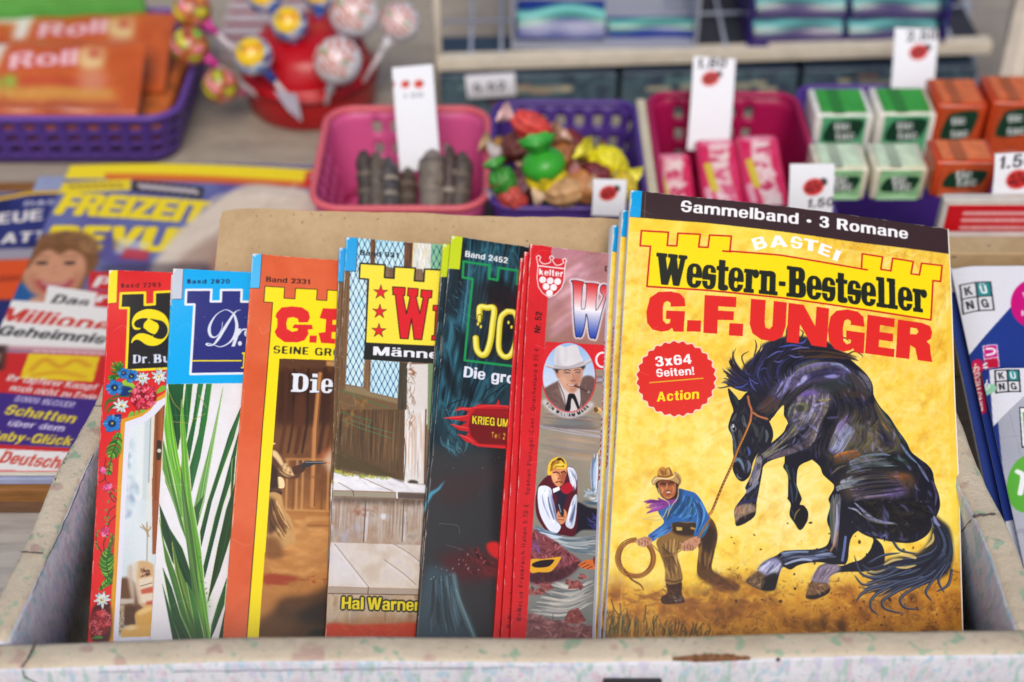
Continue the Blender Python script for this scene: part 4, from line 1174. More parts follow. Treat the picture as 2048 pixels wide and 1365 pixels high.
def paint_horse(c):
    A = lambda pts: Z(1420,640,4.096, pts)
    B = lambda pts: Z(1420,960,4.096, pts)
    K, K2 = (25,25,38),(34,33,48)
    # far legs first
    c.fill(A([(640,1080),(612,1170),(602,1205),(636,1262),(642,1330),(640,1440),(636,1464),(662,1510),(652,1598),(690,1662),(738,1724),(790,1662),(806,1582),(772,1522),(738,1512),(752,1462),(722,1382),(712,1330),(732,1200),(840,1140),(860,1080)]), K, smooth=True)
    c.fill(B([(1230,430),(1330,480),(1324,540),(1300,590),(1240,652),(1160,676),(1070,705),(980,682),(900,704),(862,760),(832,830),(792,926),(796,966),(870,972),(970,930),(986,880),(962,846),(982,795),(1060,758),(1300,748),(1420,700),(1420,560),(1340,470)]), K, smooth=True)
    c.fill(B([(860,760),(832,830),(975,850),(985,790),(1060,745),(1060,700),(980,684),(905,705)]),(150,136,156),.9,2, True)
    c.hatch(B([(890,720),(850,800),(840,840)]), B([(1040,710),(960,790),(930,840)]),26,[(196,184,204),(120,104,124),(90,78,98),(170,150,160)],4,.8,.04)
    c.fill(B([(826,846),(792,926),(796,966),(870,950),(980,890),(962,850)]),(120,86,58),.95,1, True); c.fill(B([(794,950),(870,940),(960,905),(984,900),(950,940),(868,976),(800,972)]),(34,26,30),.95,1, True)
    c.dabs(B([(826,846),(800,920),(900,930),(970,880),(950,850)]),30,[(160,120,84),(80,56,42),(190,150,110)],3,12,.9,.4,.6,3)
    # hind leg, near
    c.fill(B([(1060,-20),(1012,80),(972,155),(985,215),(958,330),(985,420),(978,490),(945,545),(850,570),(700,575),(600,585),(540,622),(468,656),(408,702),(385,760),(298,822),(330,862),(420,902),(520,904),(548,850),(578,745),(604,716),(660,736),(720,702),(800,682),(900,676),(1000,692),(1080,694),(1112,690),(1132,640),(1140,545),(1160,470),(1210,420),(1400,300),(1400,-20)]), K, smooth=True)
    # trunk
    body = A([(320,600),(300,430),(420,300),(560,240),(700,200),(850,236),(1000,270),(1120,310),(1200,370),(1285,450),(1332,530),(1345,622),(1400,716),(1470,790),(1540,900),(1610,1000),(1648,1080),(1704,1130),(1782,1190),(1822,1250),(1838,1340),(1872,1440),(1880,1530),(1852,1612),(1822,1650),(1800,1732),(1740,1792),(1640,1830),(1500,1822),(1400,1800),(1310,1782),(1225,1740),(1180,1690),(1120,1560),(1040,1400),(1010,1345),(930,1270),(900,1200),(830,1140),(770,1120),(700,1080),(640,1000),(640,850),(606,780),(604,700),(560,740),(500,812),(420,800),(340,700)])
    c.fill(body, K, smooth=True)
    # near foreleg
    fore = A([(760,760),(640,850),(602,920),(500,1010),(430,1052),(386,1110),(368,1180),(330,1290),(290,1371),(298,1411),(232,1500),(200,1560),(206,1650),(222,1690),(300,1660),(370,1600),(384,1490),(402,1400),(428,1260),(442,1194),(500,1152),(600,1120),(740,1090),(860,1040),(940,900)])
    c.fill(fore, K2, smooth=True)
    # head
    head = A([(148,562),(215,630),(245,655),(320,590),(440,680),(500,812),(488,830),(515,900),(518,960),(490,1030),(440,1050),(385,1105),(350,1180),(330,1270),(275,1322),(225,1300),(188,1225),(196,1150),(188,1050),(182,960),(150,880),(172,790),(190,740),(160,650)])
    c.fill(head, K, smooth=True)
    clipm = c.clip
    bm_ = np.clip(c.mask(body, True) + c.mask(fore, True) + c.mask(head, True),0,1)
    c.clip = bm_
    # neck: violet greys running down from the crest
    c.fill(A([(600,420),(820,350),(1040,360),(1180,430),(1130,500),(900,520),(760,560),(640,640),(520,720),(470,640)]),(74,66,96),.85,4, True)
    c.fill(A([(740,350),(860,330),(900,350),(760,400),(620,440),(600,400)]),(84,92,78),.7,4, True)
    c.hatch(A([(1050,350),(840,370),(640,470),(500,650)]), A([(1150,440),(900,460),(740,560),(600,700)]),90,[(118,108,150),(150,140,196),(92,80,112),(60,54,78),(126,116,110),(88,84,140),(44,42,66)],5,.75)
    for p in ([(620,470),(580,530),(545,600)],[(660,500),(620,560),(590,620)],[(700,440),(640,500),(600,570)]):
        c.line(A(p),4,(140,140,206),.9, taper=(.3,.1))
    c.fill(A([(790,455),(760,470),(710,540),(760,520),(790,490)]),(176,176,226),.95,1, True)
    c.fill(A([(930,465),(1000,448),(1060,458),(1040,478),(980,480)]),(152,148,220),.95,1, True)
    c.line(A([(985,365),(1060,370),(1110,400),(1150,430)]),5.5,(140,146,180),.9, taper=(.2,.3)); c.line(A([(1120,405),(1150,440)]),4,(140,140,220),.9)
    c.fill(A([(830,440),(960,385),(1080,400),(1010,440),(900,470),(820,490)]),(34,32,62),.7,3, True)
    c.hatch(A([(500,610),(430,680),(350,740)]), A([(640,700),(540,740),(450,800)]),40,[(62,44,44),(84,60,56),(46,36,46),(40,46,62)],6,.7)
    # withers and back edge
    c.fill(A([(1150,420),(1240,450),(1310,530),(1330,610),(1260,640),(1200,560),(1130,500)]),(70,64,66),.85,4, True)
    c.hatch(A([(1130,400),(1230,480),(1300,600)]), A([(1230,420),(1310,500),(1335,610)]),26,[(96,88,84),(44,42,56),(110,104,120),(66,72,80)],5,.7)
    c.fill(A([(820,560),(1000,490),(1150,490),(1180,560),(1060,590),(940,620),(840,620)]),(46,54,54),.85,5, True)
    c.fill(A([(1040,590),(1150,570),(1270,610),(1300,650),(1180,640),(1060,650)]),(62,48,40),.9,3, True)
    c.fill(A([(1065,655),(1180,640),(1330,680),(1320,705),(1230,718),(1120,690)]),(26,26,56),.95,2, True)
    # shoulder
    c.fill(A([(700,640),(790,570),(900,560),(990,600),(1000,680),(930,780),(920,880),(860,960),(780,1000),(720,900),(650,850),(640,760)]),(84,78,92),.9,5, True)
    c.fill(A([(705,640),(780,580),(880,590),(860,640),(800,665),(730,665)]),(120,92,176),.9,4, True)
    c.hatch(A([(720,620),(700,720),(660,830)]), A([(980,600),(960,740),(880,900)]),110,[(136,120,170),(100,92,80),(150,146,176),(70,62,72),(118,106,70),(160,150,150),(84,76,110)],5,.65)
    for p, w, col in (([(720,700),(770,690),(800,720),(760,750)],7,(112,116,70)),([(880,660),(940,665),(985,650)],6,(170,158,110)),([(850,720),(880,690),(960,680)],5,(170,160,210)),([(690,690),(660,720),(640,790)],5,(108,120,96)),([(830,760),(850,730),(880,740)],5,(176,166,214)),([(860,880),(840,960),(820,1030)],9,(132,112,104)),([(890,860),(870,940),(850,1000)],4,(170,156,150)),([(800,780),(740,800),(680,830)],6,(140,138,150))):
        c.line(A(p), w, col, .85, taper=(.3,.3))
    c.ellipse(A([(735,725)])[0],9,7,(48,52,40),.8,1)
    c.fill(A([(930,800),(1010,760),(1030,850),(980,960),(930,1060),(860,1060),(900,950)]),(24,22,32),.9,4, True)
    # foreleg lights
    c.hatch(A([(720,810),(600,960),(480,1060),(400,1110)]), A([(770,860),(640,1010),(520,1090),(420,1150)]),70,[(150,148,146),(116,108,100),(176,172,170),(70,72,74),(130,126,80),(60,56,66)],4.5,.8)
    c.hatch(A([(860,960),(720,1030),(560,1090),(450,1150)]), A([(800,1060),(700,1080),(580,1120),(470,1160)]),40,[(84,72,84),(112,96,104),(40,38,52),(60,70,96)],4,.7)
    c.line(A([(830,850),(740,940),(640,1000),(560,1050)]),8,(22,22,36),.85, taper=(.3,.2))
    c.hatch(A([(385,1120),(360,1220),(310,1370)]), A([(430,1150),(410,1240),(370,1390)]),50,[(150,140,130),(110,100,96),(184,178,176),(60,60,84),(90,96,150),(130,118,90)],4,.8)
    c.ellipse(A([(405,1145)])[0],6,8,(170,164,150),.6,1)
    # barrel: olive browns with a pale front edge
    c.fill(A([(1060,800),(1150,730),(1290,740),(1400,760),(1500,900),(1580,1020),(1600,1090),(1480,1080),(1300,1090),(1120,1160),(1010,1180),(960,1090),(1000,950),(1040,870)]),(80,72,54),.95,6, True)
    c.hatch(A([(1120,760),(1060,900),(1000,1060),(1010,1170)]), A([(1480,860),(1540,960),(1560,1050),(1400,1090)]),160,[(100,90,62),(70,62,48),(120,108,74),(60,58,60),(88,76,58),(52,50,52),(96,96,70)],6,.55)
    c.hatch(A([(1090,800),(1020,900),(985,1000),(970,1080)]), A([(1190,900),(1130,1000),(1080,1080),(1020,1110)]),90,[(128,120,150),(150,156,196),(118,124,160),(100,96,110),(166,172,200),(96,92,74)],5,.75)
    c.fill(A([(1050,860),(1100,790),(1150,760),(1160,800),(1110,860),(1070,930)]),(118,96,150),.8,4, True)
    c.hatch(A([(1000,1120),(1080,1090),(1200,1060)]), A([(1010,1200),(1120,1170),(1300,1100)]),40,[(190,112,48),(150,90,50),(120,110,100),(96,84,60)],4,.7)
    c.fill(A([(1380,890),(1440,920),(1500,1000),(1490,1040),(1440,1040),(1410,970)]),(34,32,52),.9,5, True)
    c.hatch(A([(1340,640),(1440,800),(1560,960)]), A([(1300,700),(1380,820),(1480,960)]),36,[(150,116,66),(96,84,60),(60,66,56),(44,48,70)],4,.6)
    c.line(A([(1350,640),(1430,770),(1530,900),(1600,1010)]),4,(38,62,60),.9)
    # ribs and flank
    c.fill(A([(930,1180),(1100,1140),(1350,1100),(1620,1110),(1700,1220),(1600,1300),(1300,1240),(1100,1280),(1000,1300)]),(34,36,38),.8,8, True)
    for p, w, col in (([(1150,1160),(1260,1120),(1400,1100),(1480,1110)],6,(112,128,140)),([(1120,1255),(1180,1215),(1300,1190),(1500,1195)],8,(150,170,178)),([(1140,1260),(1220,1240),(1330,1225)],4,(96,104,112)),([(1160,1225),(1280,1180),(1440,1170)],4,(86,104,108)),([(1000,1260),(1060,1210),(1160,1180)],4,(110,96,84)),([(1500,1130),(1580,1150),(1620,1200)],10,(40,66,50))):
        c.line(A(p), w, col, .85, taper=(.2,.15))
    c.hatch(A([(1100,1180),(1250,1130),(1420,1110)]), A([(1120,1250),(1300,1200),(1560,1200)]),60,[(70,80,84),(120,130,140),(44,48,60),(100,84,60),(60,76,60)],3.6,.6)
    c.line(A([(1560,1010),(1620,1100),(1700,1180)]),6,(104,128,160),.9, taper=(.2,.2)); c.line(A([(1700,1180),(1750,1260),(1790,1330)]),6,(120,126,170),.85, taper=(.2,.2))
    # hindquarters
    c.fill(A([(1080,1290),(1240,1250),(1440,1250),(1620,1290),(1660,1400),(1560,1460),(1400,1480),(1240,1440),(1120,1480)]),(78,64,56),.9,8, True)
    c.hatch(A([(1100,1300),(1300,1260),(1540,1270)]), A([(1180,1480),(1380,1440),(1620,1410)]),120,[(120,96,70),(92,72,56),(60,56,60),(130,116,150),(110,84,50),(150,140,160),(80,70,100)],5,.6)
    for pt, rx, ry, col in (((1540,1290),28,7,(180,104,48)),((1500,1400),26,14,(104,88,150)),((1350,1390),22,12,(124,108,168)),((1350,1310),18,8,(120,100,70)),((1620,1330),16,12,(86,62,44))):
        c.ellipse(A([pt])[0], rx, ry, col, .75,5)
    c.hatch(A([(1060,1320),(1180,1290),(1340,1270)]), A([(1010,1420),(1100,1380),(1300,1330)]),44,[(170,180,186),(130,140,150),(190,196,200),(96,100,110),(110,104,80)],4.5,.8)
    c.fill(A([(1190,1500),(1300,1480),(1500,1470),(1700,1490),(1790,1560),(1760,1700),(1600,1770),(1420,1740),(1300,1660),(1200,1580)]),(22,20,24),.95,5, True)
    for p, w, col, al in (([(1185,1500),(1260,1570),(1330,1630),(1420,1660),(1520,1670)],7,(150,156,190),.85),([(1170,1540),(1260,1610),(1360,1660),(1540,1680)],4,(120,116,90),.7),([(1130,1540),(1200,1560),(1240,1600)],4,(170,176,210),.8),([(1500,1560),(1580,1590),(1680,1580)],9,(40,36,34),.8),([(1820,1330),(1850,1430),(1840,1530)],5,(90,80,120),.8)):
        c.line(A(p), w, col, al, taper=(.2,.2))
    c.dabs(A([(1250,1480),(1500,1500),(1780,1480),(1780,1640),(1560,1760),(1320,1640)]),60,[(44,40,40),(30,28,40),(60,54,40)],4,22,.2,.5,.5,8)
    c.dabs(body, 130,[(120,118,186),(150,150,210),(100,90,164),(130,110,170),(90,100,140)],4.5,20,1.0,.5,.62,63, soft=1); c.dabs(fore, 40,[(150,150,196),(120,116,160)],2,14,2.2,.4,.7,64)
    DK = [(28,26,40),(20,20,30),(44,40,46),(60,54,60),(36,40,54),(70,62,54)]
    c.dabs(body, 520, DK, 4,20,.9,.6,.38,61, soft=1); c.dabs(fore, 120, DK, 3,14,-.8,.5,.35,62, soft=1)
    c.hatch(A([(1000,560),(1050,700),(1000,850)]), A([(1300,640),(1380,800),(1300,900)]),60, DK, 4,.5); c.hatch(A([(960,900),(900,1040),(900,1180)]), A([(1080,780),(1000,950),(960,1100)]),40, DK, 4,.6)
    c.hatch(A([(640,560),(560,700),(500,790)]), A([(900,500),(740,600),(620,720)]),50, DK, 3,.6); c.hatch(A([(1120,1290),(1300,1250),(1560,1260)]), A([(1180,1460),(1400,1430),(1640,1400)]),70, DK, 3.4,.55)
    c.clip = None
    leg = B([(1010,80),(972,155),(985,215),(958,330),(985,420),(978,490),(945,545),(850,570),(600,585),(540,622),(468,656),(400,720),(540,850),(604,716),(800,682),(1080,694),(1132,640),(1160,470),(1200,300),(1150,100)])
    c.clip = c.mask(leg, True)
    c.hatch(B([(1000,110),(985,250),(990,400),(985,540)]), B([(1080,120),(1060,280),(1050,420),(1040,600)]),70,[(130,126,170),(96,92,100),(160,156,196),(50,60,70),(120,104,84),(60,80,70)],4,.75)
    c.line(B([(1040,200),(1040,330),(1030,420),(1010,540)]),5,(176,172,210),.85, taper=(.3,.2)); c.line(B([(1110,470),(1100,560),(1085,660)]),5,(110,130,190),.85)
    c.line(B([(1040,430),(1020,520),(990,580)]),4,(196,140,96),.7)
    c.hatch(B([(960,560),(800,590),(620,600),(540,660)]), B([(1040,640),(840,650),(680,670),(600,700)]),60,[(70,84,110),(36,36,60),(110,124,160),(40,60,66),(150,160,190)],4,.75)
    c.line(B([(620,690),(680,670),(760,650),(830,660)]),4,(176,190,220),.8); c.line(B([(590,600),(700,590),(800,590)]),4,(130,150,190),.8)
    c.clip = None
    c.fill(B([(410,700),(470,655),(545,640),(590,690),(570,750),(500,800),(440,790),(385,745)]),(160,160,196),.9,3, True)
    c.hatch(B([(480,660),(420,720),(390,760)]), B([(590,690),(540,760),(500,810)]),34,[(200,204,236),(150,150,190),(84,84,110),(226,226,244)],4,.8)
    c.fill(B([(385,750),(300,822),(330,862),(420,900),(450,820),(470,800)]),(104,78,54),.95,2, True); c.fill(B([(450,800),(540,760),(545,850),(518,904),(425,900)]),(28,24,28),.95,2, True)
    c.dabs(B([(380,760),(310,825),(400,880),(450,820)]),26,[(150,120,90),(70,52,40),(180,150,120)],3,14,2.2,.4,.6,6)
    # hanging hooves and far foreleg
    c.clip = c.mask(fore, True)
    c.fill(B([(205,240),(280,190),(370,215),(375,270),(300,345),(225,380),(204,330)]),(140,116,92),.95,2, True); c.fill(B([(212,345),(270,300),(370,262),(374,290),(300,350),(222,382)]),(30,26,32),.95,1, True)
    c.dabs(B([(205,250),(280,200),(360,220),(300,290),(215,330)]),30,[(190,160,128),(96,76,62),(160,150,150),(200,130,96)],3,14,1.9,.4,.6,7)
    c.line(B([(230,200),(290,180),(380,160)]),6,(44,44,84),.85); c.line(B([(300,100),(350,60),(390,20)]),6,(130,136,160),.8)
    c.clip = None
    c.fill(B([(735,225),(700,270),(695,320),(740,405),(770,370),(798,330),(800,265),(775,228)]),(24,22,26),1,1, True)
    for p, w, col in (([(740,235),(705,275),(690,330)],3,(150,130,80)),([(660,20),(670,100),(680,190)],4,(60,76,110)),([(690,10),(715,90),(700,180)],3,(84,100,90)),([(670,250),(690,300)],4,(80,110,80)),([(620,-130),(640,-60),(660,0)],5,(70,96,84)),([(680,-100),(690,-40),(690,20)],4,(50,60,80))):
        c.line(B(p), w, col, .75, taper=(.3,.2))
    # head details
    c.clip = c.mask(head, True)
    for p, w, col, al in (([(175,870),(190,960),(210,1060),(215,1150)],7,(84,96,110),.8),([(240,900),(250,960),(245,1040)],9,(92,88,80),.6),([(270,780),(280,840),(300,880)],7,(120,130,140),.6),([(340,840),(380,900),(390,960)],9,(70,76,70),.6),
                          ([(460,900),(470,950),(460,1000)],6,(110,116,120),.7),([(310,1040),(325,1080),(320,1110)],5,(80,100,170),.8),([(290,1060),(270,1110)],7,(54,60,66),.7),([(205,1160),(230,1140),(260,1170),(280,1230)],7,(120,150,176),.8),([(220,1260),(235,1290),(260,1300)],4,(110,130,150),.7),
                          ([(310,1150),(325,1190),(310,1250)],6,(130,140,170),.7),([(190,620),(215,660),(230,700)],6,(40,56,48),.9),([(440,870),(420,950),(400,1000)],8,(54,66,60),.6),([(180,830),(200,800),(215,770)],5,(100,104,90),.7)):
        c.line(A(p), w, col, al, taper=(.3,.3))
    c.ellipse(A([(192,882)])[0],5.5,8,(180,186,196),.9,1,-.3); c.ellipse(A([(196,890)])[0],3,5,(20,20,26),1,0,-.3); c.ellipse(A([(190,876)])[0],1.5,2,(240,240,244),1)
    c.line(A([(165,860),(195,845),(215,880)]),3,(16,16,24),.9)
    c.ellipse(A([(232,1205)])[0],4.5,7,(14,14,20),.95,1,-.3)
    c.dabs(A([(180,760),(440,780),(500,950),(330,1240),(210,1280)]),70,[(60,66,70),(36,36,50),(84,84,76),(50,60,90)],3.5,16,1.4,.5,.45,17)
    c.clip = None
    # mane: long strokes swept to the right over the crest, and forward wisps
    c.fill(A([(320,560),(230,540),(140,540),(230,470),(290,360),(420,260),(440,200),(620,140),(900,160),(1060,250),(1120,320),(900,310),(760,350),(600,440),(470,580),(340,600)]),(28,27,46),.95,2, True)
    dark = [(20,20,32),(30,28,48),(24,24,40),(44,44,90),(60,62,124),(40,34,42),(26,24,34)]
    c.hatch(A([(480,600),(420,420),(560,260),(760,180)]), A([(700,420),(720,340),(900,290),(1140,330)]),130, dark, 4.5,.85,.08)
    c.hatch(A([(340,590),(300,480),(350,330),(440,180)]), A([(560,480),(520,380),(600,280),(700,140)]),90, dark, 4,.85,.08)
    c.hatch(A([(340,600),(240,580),(120,540),(50,556)]), A([(380,480),(280,440),(200,330),(190,220)]),70, dark[:4],3.4,.9,.06, taper=(.9,.05))
    c.hatch(A([(700,250),(900,240),(1080,270),(1240,320)]), A([(760,320),(960,310),(1120,320),(1220,340)]),50,[(34,30,44),(70,50,40),(26,24,36),(90,66,44)],3,.85,.06, taper=(.9,.05))
    for p in ([(300,420),(262,330),(268,290),(320,260)],[(230,470),(190,380),(182,310),(212,230)],[(180,500),(130,440),(100,400)],[(360,300),(378,220),(366,160)],[(400,280),(420,180)],[(270,520),(180,540),(90,560),(60,555)],[(620,180),(626,90),(640,40)],[(740,160),(760,110),(730,80)],[(1100,300),(1180,262),(1240,290),(1250,310)],[(1060,290),(1150,320),(1222,340)],[(1000,180),(1090,150),(1140,180)]):
        c.line(A(p),3,(52,40,44),.85, taper=(.9,.05))
    for p, col in (([(560,230),(660,212),(760,222)],(74,92,190)),([(660,250),(740,232),(820,236)],(110,110,160)),([(460,320),(540,270),(600,262)],(90,96,170)),([(640,290),(700,310),(770,300)],(104,104,160)),([(420,340),(430,380)],(96,104,180)),([(320,470),(340,540),(380,590)],(80,86,160)),([(200,556),(260,552),(310,520)],(70,84,170)),([(720,200),(760,190),(790,160)],(84,90,180)),([(330,490),(370,520),(400,524)],(80,86,160)),([(400,420),(440,400),(470,410)],(60,62,120)),([(520,340),(560,350),(600,330)],(84,88,150)),([(280,400),(300,440),(340,460)],(64,66,130))):
        c.line(A(p),3.2, col, .85, taper=(.2,.1))
    # halter and rope
    for p in ([(310,630),(322,690),(340,740),(336,800),(322,850)],[(350,760),(400,790),(470,812)]):
        c.line(A(p),5,(132,72,44),1); c.line(A(p),2.4,(206,130,84),.8)
    rope = A([(330,830),(290,930),(230,1060),(180,1190),(100,1364),(20,1560)]) + [(1419,1030),(1412,1055)]
    c.line(rope, 4.6,(120,66,26),1)
    P = catmull(rope, False, 14)
    for i in range(0, len(P) - 1,2): c.line([P[i], P[i] + (2.2,-2.4)],1.6,(226,160,70),.9)
    # tail
    tail = [(34,34,56),(24,24,36),(60,72,104),(84,100,130),(44,56,60),(30,30,46)]
    c.fill(B([(1820,300),(1900,340),(1960,400),(1985,520),(1980,700),(1900,800),(1700,830),(1500,780),(1400,700),(1500,640),(1700,600),(1800,480)]),(28,28,42),.92,3, True)
    c.hatch(B([(1830,310),(1960,480),(1960,700),(1780,840),(1560,900),(1340,1040)]), B([(1820,330),(1860,560),(1700,640),(1500,660),(1300,720),(1180,620)]),120, tail, 5,.85,.06, taper=(.6,.05), lo=.5)
    c.hatch(B([(1900,560),(1700,760),(1480,800),(1250,790)]), B([(1940,640),(1800,800),(1500,880),(1210,960)]),60, tail, 4,.85,.08, taper=(.7,.05), lo=.5)
    for p in ([(1700,800),(1500,860),(1340,960),(1320,1050),(1380,1110)],[(1760,820),(1560,900),(1420,990),(1440,1060),(1600,1100)],[(1860,800),(1650,900),(1560,980),(1600,1050),(1720,1060)],[(1500,840),(1300,900),(1230,950),(1200,1000)],[(1920,700),(1800,860),(1770,930),(1820,1000)],[(1960,680),(1880,800),(1880,860),(1920,930)],[(1600,700),(1400,800),(1240,770),(1180,620)],[(1640,740),(1400,820),(1260,860),(1180,780)],[(1980,740),(1950,860),(1850,920)],[(1500,510),(1560,580),(1700,610)],[(1300,680),(1420,620),(1560,600)]):
        c.line(B(p),6,(38,42,64),.9, taper=(.9,.06)); c.line(B([(x + 6, y - 6) for x, y in p]),2,(104,124,150),.7, taper=(.5,.1))
    c.line(B([(1830,300),(1850,350),(1880,380)]),7,(150,150,190),.8, taper=(.3,.3))
    for p in ([(1760,560),(1820,500),(1826,440)],[(1580,600),(1680,640),(1540,610)],[(1420,700),(1500,660),(1580,650)],[(1690,700),(1600,720),(1520,716)]):
        c.line(B(p),5,(236,206,120),.8, taper=(.1,.1))

def paint_cowboy(c):
    C = lambda pts: Z(1200,860,3.25, pts)
    dk = (44,30,22)
    # boots and legs
    c.fill(C([(430,985),(525,985),(530,1060),(545,1100),(540,1125),(420,1135),(395,1115),(400,1085),(436,1060)]),(60,34,24),1,0, True)
    c.dabs(C([(436,995),(520,995),(535,1100),(410,1120)]),30,[(96,56,34),(40,24,20),(120,74,44)],3,14,1.2,.6,.6,2)
    c.dabs(C([(478,1075),(540,1080),(545,1120),(490,1118)]),12,[(170,160,150),(90,80,76)],2.2,8,.6,.9,.8,3)
    c.fill(C([(640,930),(740,920),(800,960),(880,990),(900,1040),(830,1050),(720,1010),(640,960)]),(84,50,32),.9,3, True)
    c.dabs(C([(660,940),(800,960),(900,1020),(840,1060),(700,1000)]),40,[(120,74,44),(60,36,26),(150,92,48)],4,18,.5,.5,.5,4, soft=1)
    c.fill(C([(690,560),(742,600),(764,690),(745,790),(725,890),(740,940),(690,970),(640,950),(628,900),(640,780),(622,700),(640,620)]),(92,62,36),1,0, True)
    c.hatch(C([(660,720),(640,820),(650,930)]), C([(750,680),(730,800),(710,930)]),40,[(150,110,58),(70,46,30),(176,134,74),(54,38,30)],4,.7)
    c.fill(C([(690,620),(740,640),(750,700),(700,800),(650,720)]),(50,36,34),.8,3, True)
    c.fill(C([(500,640),(620,640),(640,720),(560,760),(500,800),(525,900),(530,985),(430,1002),(420,900),(385,800),(366,730),(410,680)]),(140,104,56),1,0, True)
    c.hatch(C([(400,720),(410,840),(440,985)]), C([(520,700),(500,820),(520,980)]),60,[(176,138,78),(104,74,42),(200,160,96),(84,60,40),(150,110,60)],4,.7)
    c.line(C([(400,760),(470,830),(500,900)]),4,(72,50,34),.8, taper=(.2,.2)); c.line(C([(430,980),(480,990),(528,978)]),4,(80,56,36),.8)
    c.fill(C([(470,590),(560,600),(660,600),(640,680),(540,690),(470,660)]),(52,36,32),.95,2, True)
    c.fill(C([(495,632),(535,636),(532,656),(498,654)]),(206,178,90),.95,0); c.fill(C([(590,630),(620,640),(615,652),(588,645)]),(190,150,70),.9)
    # shirt
    shirt = C([(372,470),(440,480),(500,440),(510,385),(560,392),(620,412),(660,460),(690,520),(712,580),(700,640),(665,700),(610,690),(625,610),(560,600),(470,606),(460,660),(380,700),(340,726),(312,690),(360,650),(415,600),(380,540)])
    c.fill(shirt, (46,100,168),1,0, True)
    c.clip = c.mask(shirt, True)
    c.hatch(C([(520,400),(500,480),(440,560)]), C([(650,460),(620,560),(560,600)]),60,[(70,140,210),(30,64,116),(90,164,226),(24,46,90),(40,90,150),(30,84,100)],4.5,.75)
    c.hatch(C([(640,450),(680,540),(640,680)]), C([(600,470),(640,560),(610,690)]),40,[(84,156,222),(30,60,110),(50,110,176),(120,180,230)],4,.75)
    c.hatch(C([(460,600),(400,650),(320,700)]), C([(470,650),(420,690),(340,720)]),34,[(70,140,210),(30,60,110),(100,170,226),(90,110,190)],4,.75)
    c.fill(C([(510,385),(540,390),(530,440),(480,540),(440,590),(420,560),(470,500),(505,440)]),(26,54,84),.6,2, True)
    c.clip = None
    c.hatch(C([(640,700),(670,640),(712,580)]), C([(660,710),(700,650),(716,590)]),14,[(40,96,130),(70,140,190)],3,.8)
    # kerchief
    c.fill(C([(375,440),(420,455),(480,440),(500,430),(495,470),(450,490),(400,520),(345,535),(300,545),(340,515),(395,490),(350,476),(282,470),(330,452),(380,458)]),(130,56,140),1,0, True)
    c.hatch(C([(290,470),(360,462),(430,470)]), C([(310,545),(390,515),(440,490)]),18,[(170,90,180),(90,36,104),(150,70,160)],3,.8)
    # head under the hat
    c.fill(C([(365,330),(500,320),(512,380),(500,440),(440,456),(396,430),(372,390)]),(54,34,26),1,0, True)
    c.fill(C([(385,335),(480,318),(495,380),(482,430),(440,450),(405,428),(385,390)]),(176,100,58),1,0, True)
    c.fill(C([(390,330),(480,318),(486,352),(440,366),(392,362)]),(110,56,36),.85,1, True)
    for p, w, col in (([(395,352),(415,348),(425,356)],2.4,(40,20,16)),([(448,348),(466,340),(482,346)],2.4,(40,20,16)),([(436,350),(434,372),(424,384)],3,(206,140,96)),([(400,372),(408,390),(404,410)],3.5,(214,150,104)),([(470,364),(480,384),(472,410)],3,(206,130,84)),([(426,410),(440,396),(462,402)],2,(90,40,30)),([(432,408),(446,405),(458,408)],2.6,(230,216,206)),([(430,420),(446,422),(460,414)],2.4,(110,44,36)),([(420,436),(445,444),(468,432)],2.6,(206,136,92))):
        c.line(C(p), w, col, .9, taper=(.4,.4))
    for p in ([(378,380),(400,440),(450,480),(440,560)],[(510,370),(505,440),(470,490),(430,580)],[(440,510),(400,580),(330,585),(250,570)],[(400,560),(340,565),(270,590)]):
        c.line(C(p),1.8,(206,190,140),.9, taper=(.8,.2))
    # hat
    c.fill(C([(335,330),(360,300),(380,310),(440,316),(485,300),(478,272),(512,285),(530,320),(520,358),(490,340),(440,322),(380,330),(350,362),(338,350)]),(186,150,92),1,0, True)
    c.fill(C([(372,300),(380,258),(405,240),(430,248),(450,240),(470,275),(476,296),(440,312),(390,312)]),(196,136,60),1,0, True)
    c.hatch(C([(385,260),(390,290),(400,306)]), C([(460,250),(466,280),(470,298)]),22,[(224,176,96),(150,94,40),(206,150,74),(110,66,30)],3.4,.8)
    c.line(C([(345,345),(362,318),(400,316),(445,320),(482,305)]),3,(240,214,160),.9, taper=(.4,.4)); c.line(C([(376,300),(430,306),(474,292)]),3,(110,66,34),.8); c.line(C([(500,300),(520,330),(512,354)]),3,(120,90,60),.8)
    # lasso coil and hands
    for k in range(7):
        rx, ry = 105 + 4 * k - 8 * (k % 2),112 + 3 * k - 6 * (k % 3)
        a = np.linspace(-1.25 + .06 * k, 4.75,40)
        c.line(C([(230 + 2 * (k % 3) + rx * math.cos(t),835 + ry * math.sin(t)) for t in a]),2.6,[(132,78,34),(96,54,26),(170,108,52)][k % 3],.9, smooth=False)
    c.line(C([(150,900),(200,970),(262,1010),(282,1042)]),4,(120,70,34),1, taper=(.8,.4)); c.line(C([(330,740),(360,770),(420,820),(500,800),(530,780)]),2.2,(140,96,44),.9)
    for pts, fing in (([(240,715),(290,695),(330,706),(336,735),(300,762),(256,756),(236,735)],[(250,735),(270,730),(290,738),(308,745)]),([(530,745),(590,705),(640,694),(652,720),(625,770),(590,788),(534,784)],[(545,770),(565,765),(585,768),(600,770)])):
        c.fill(C(pts),(196,140,108),1,0, True)
        for x, y in fing: c.line(C([(x, y - 18),(x + 4, y),(x, y + 16)]),2,(110,66,50),.7)
        c.dabs(C(pts),14,[(226,180,150),(150,96,72)],2.6,10,.3,.6,.6,5)
    # rope over the fist
    c.line(C([(716,580),(690,620),(640,700)]),4,(150,96,44),.95)
paint_front(C7)
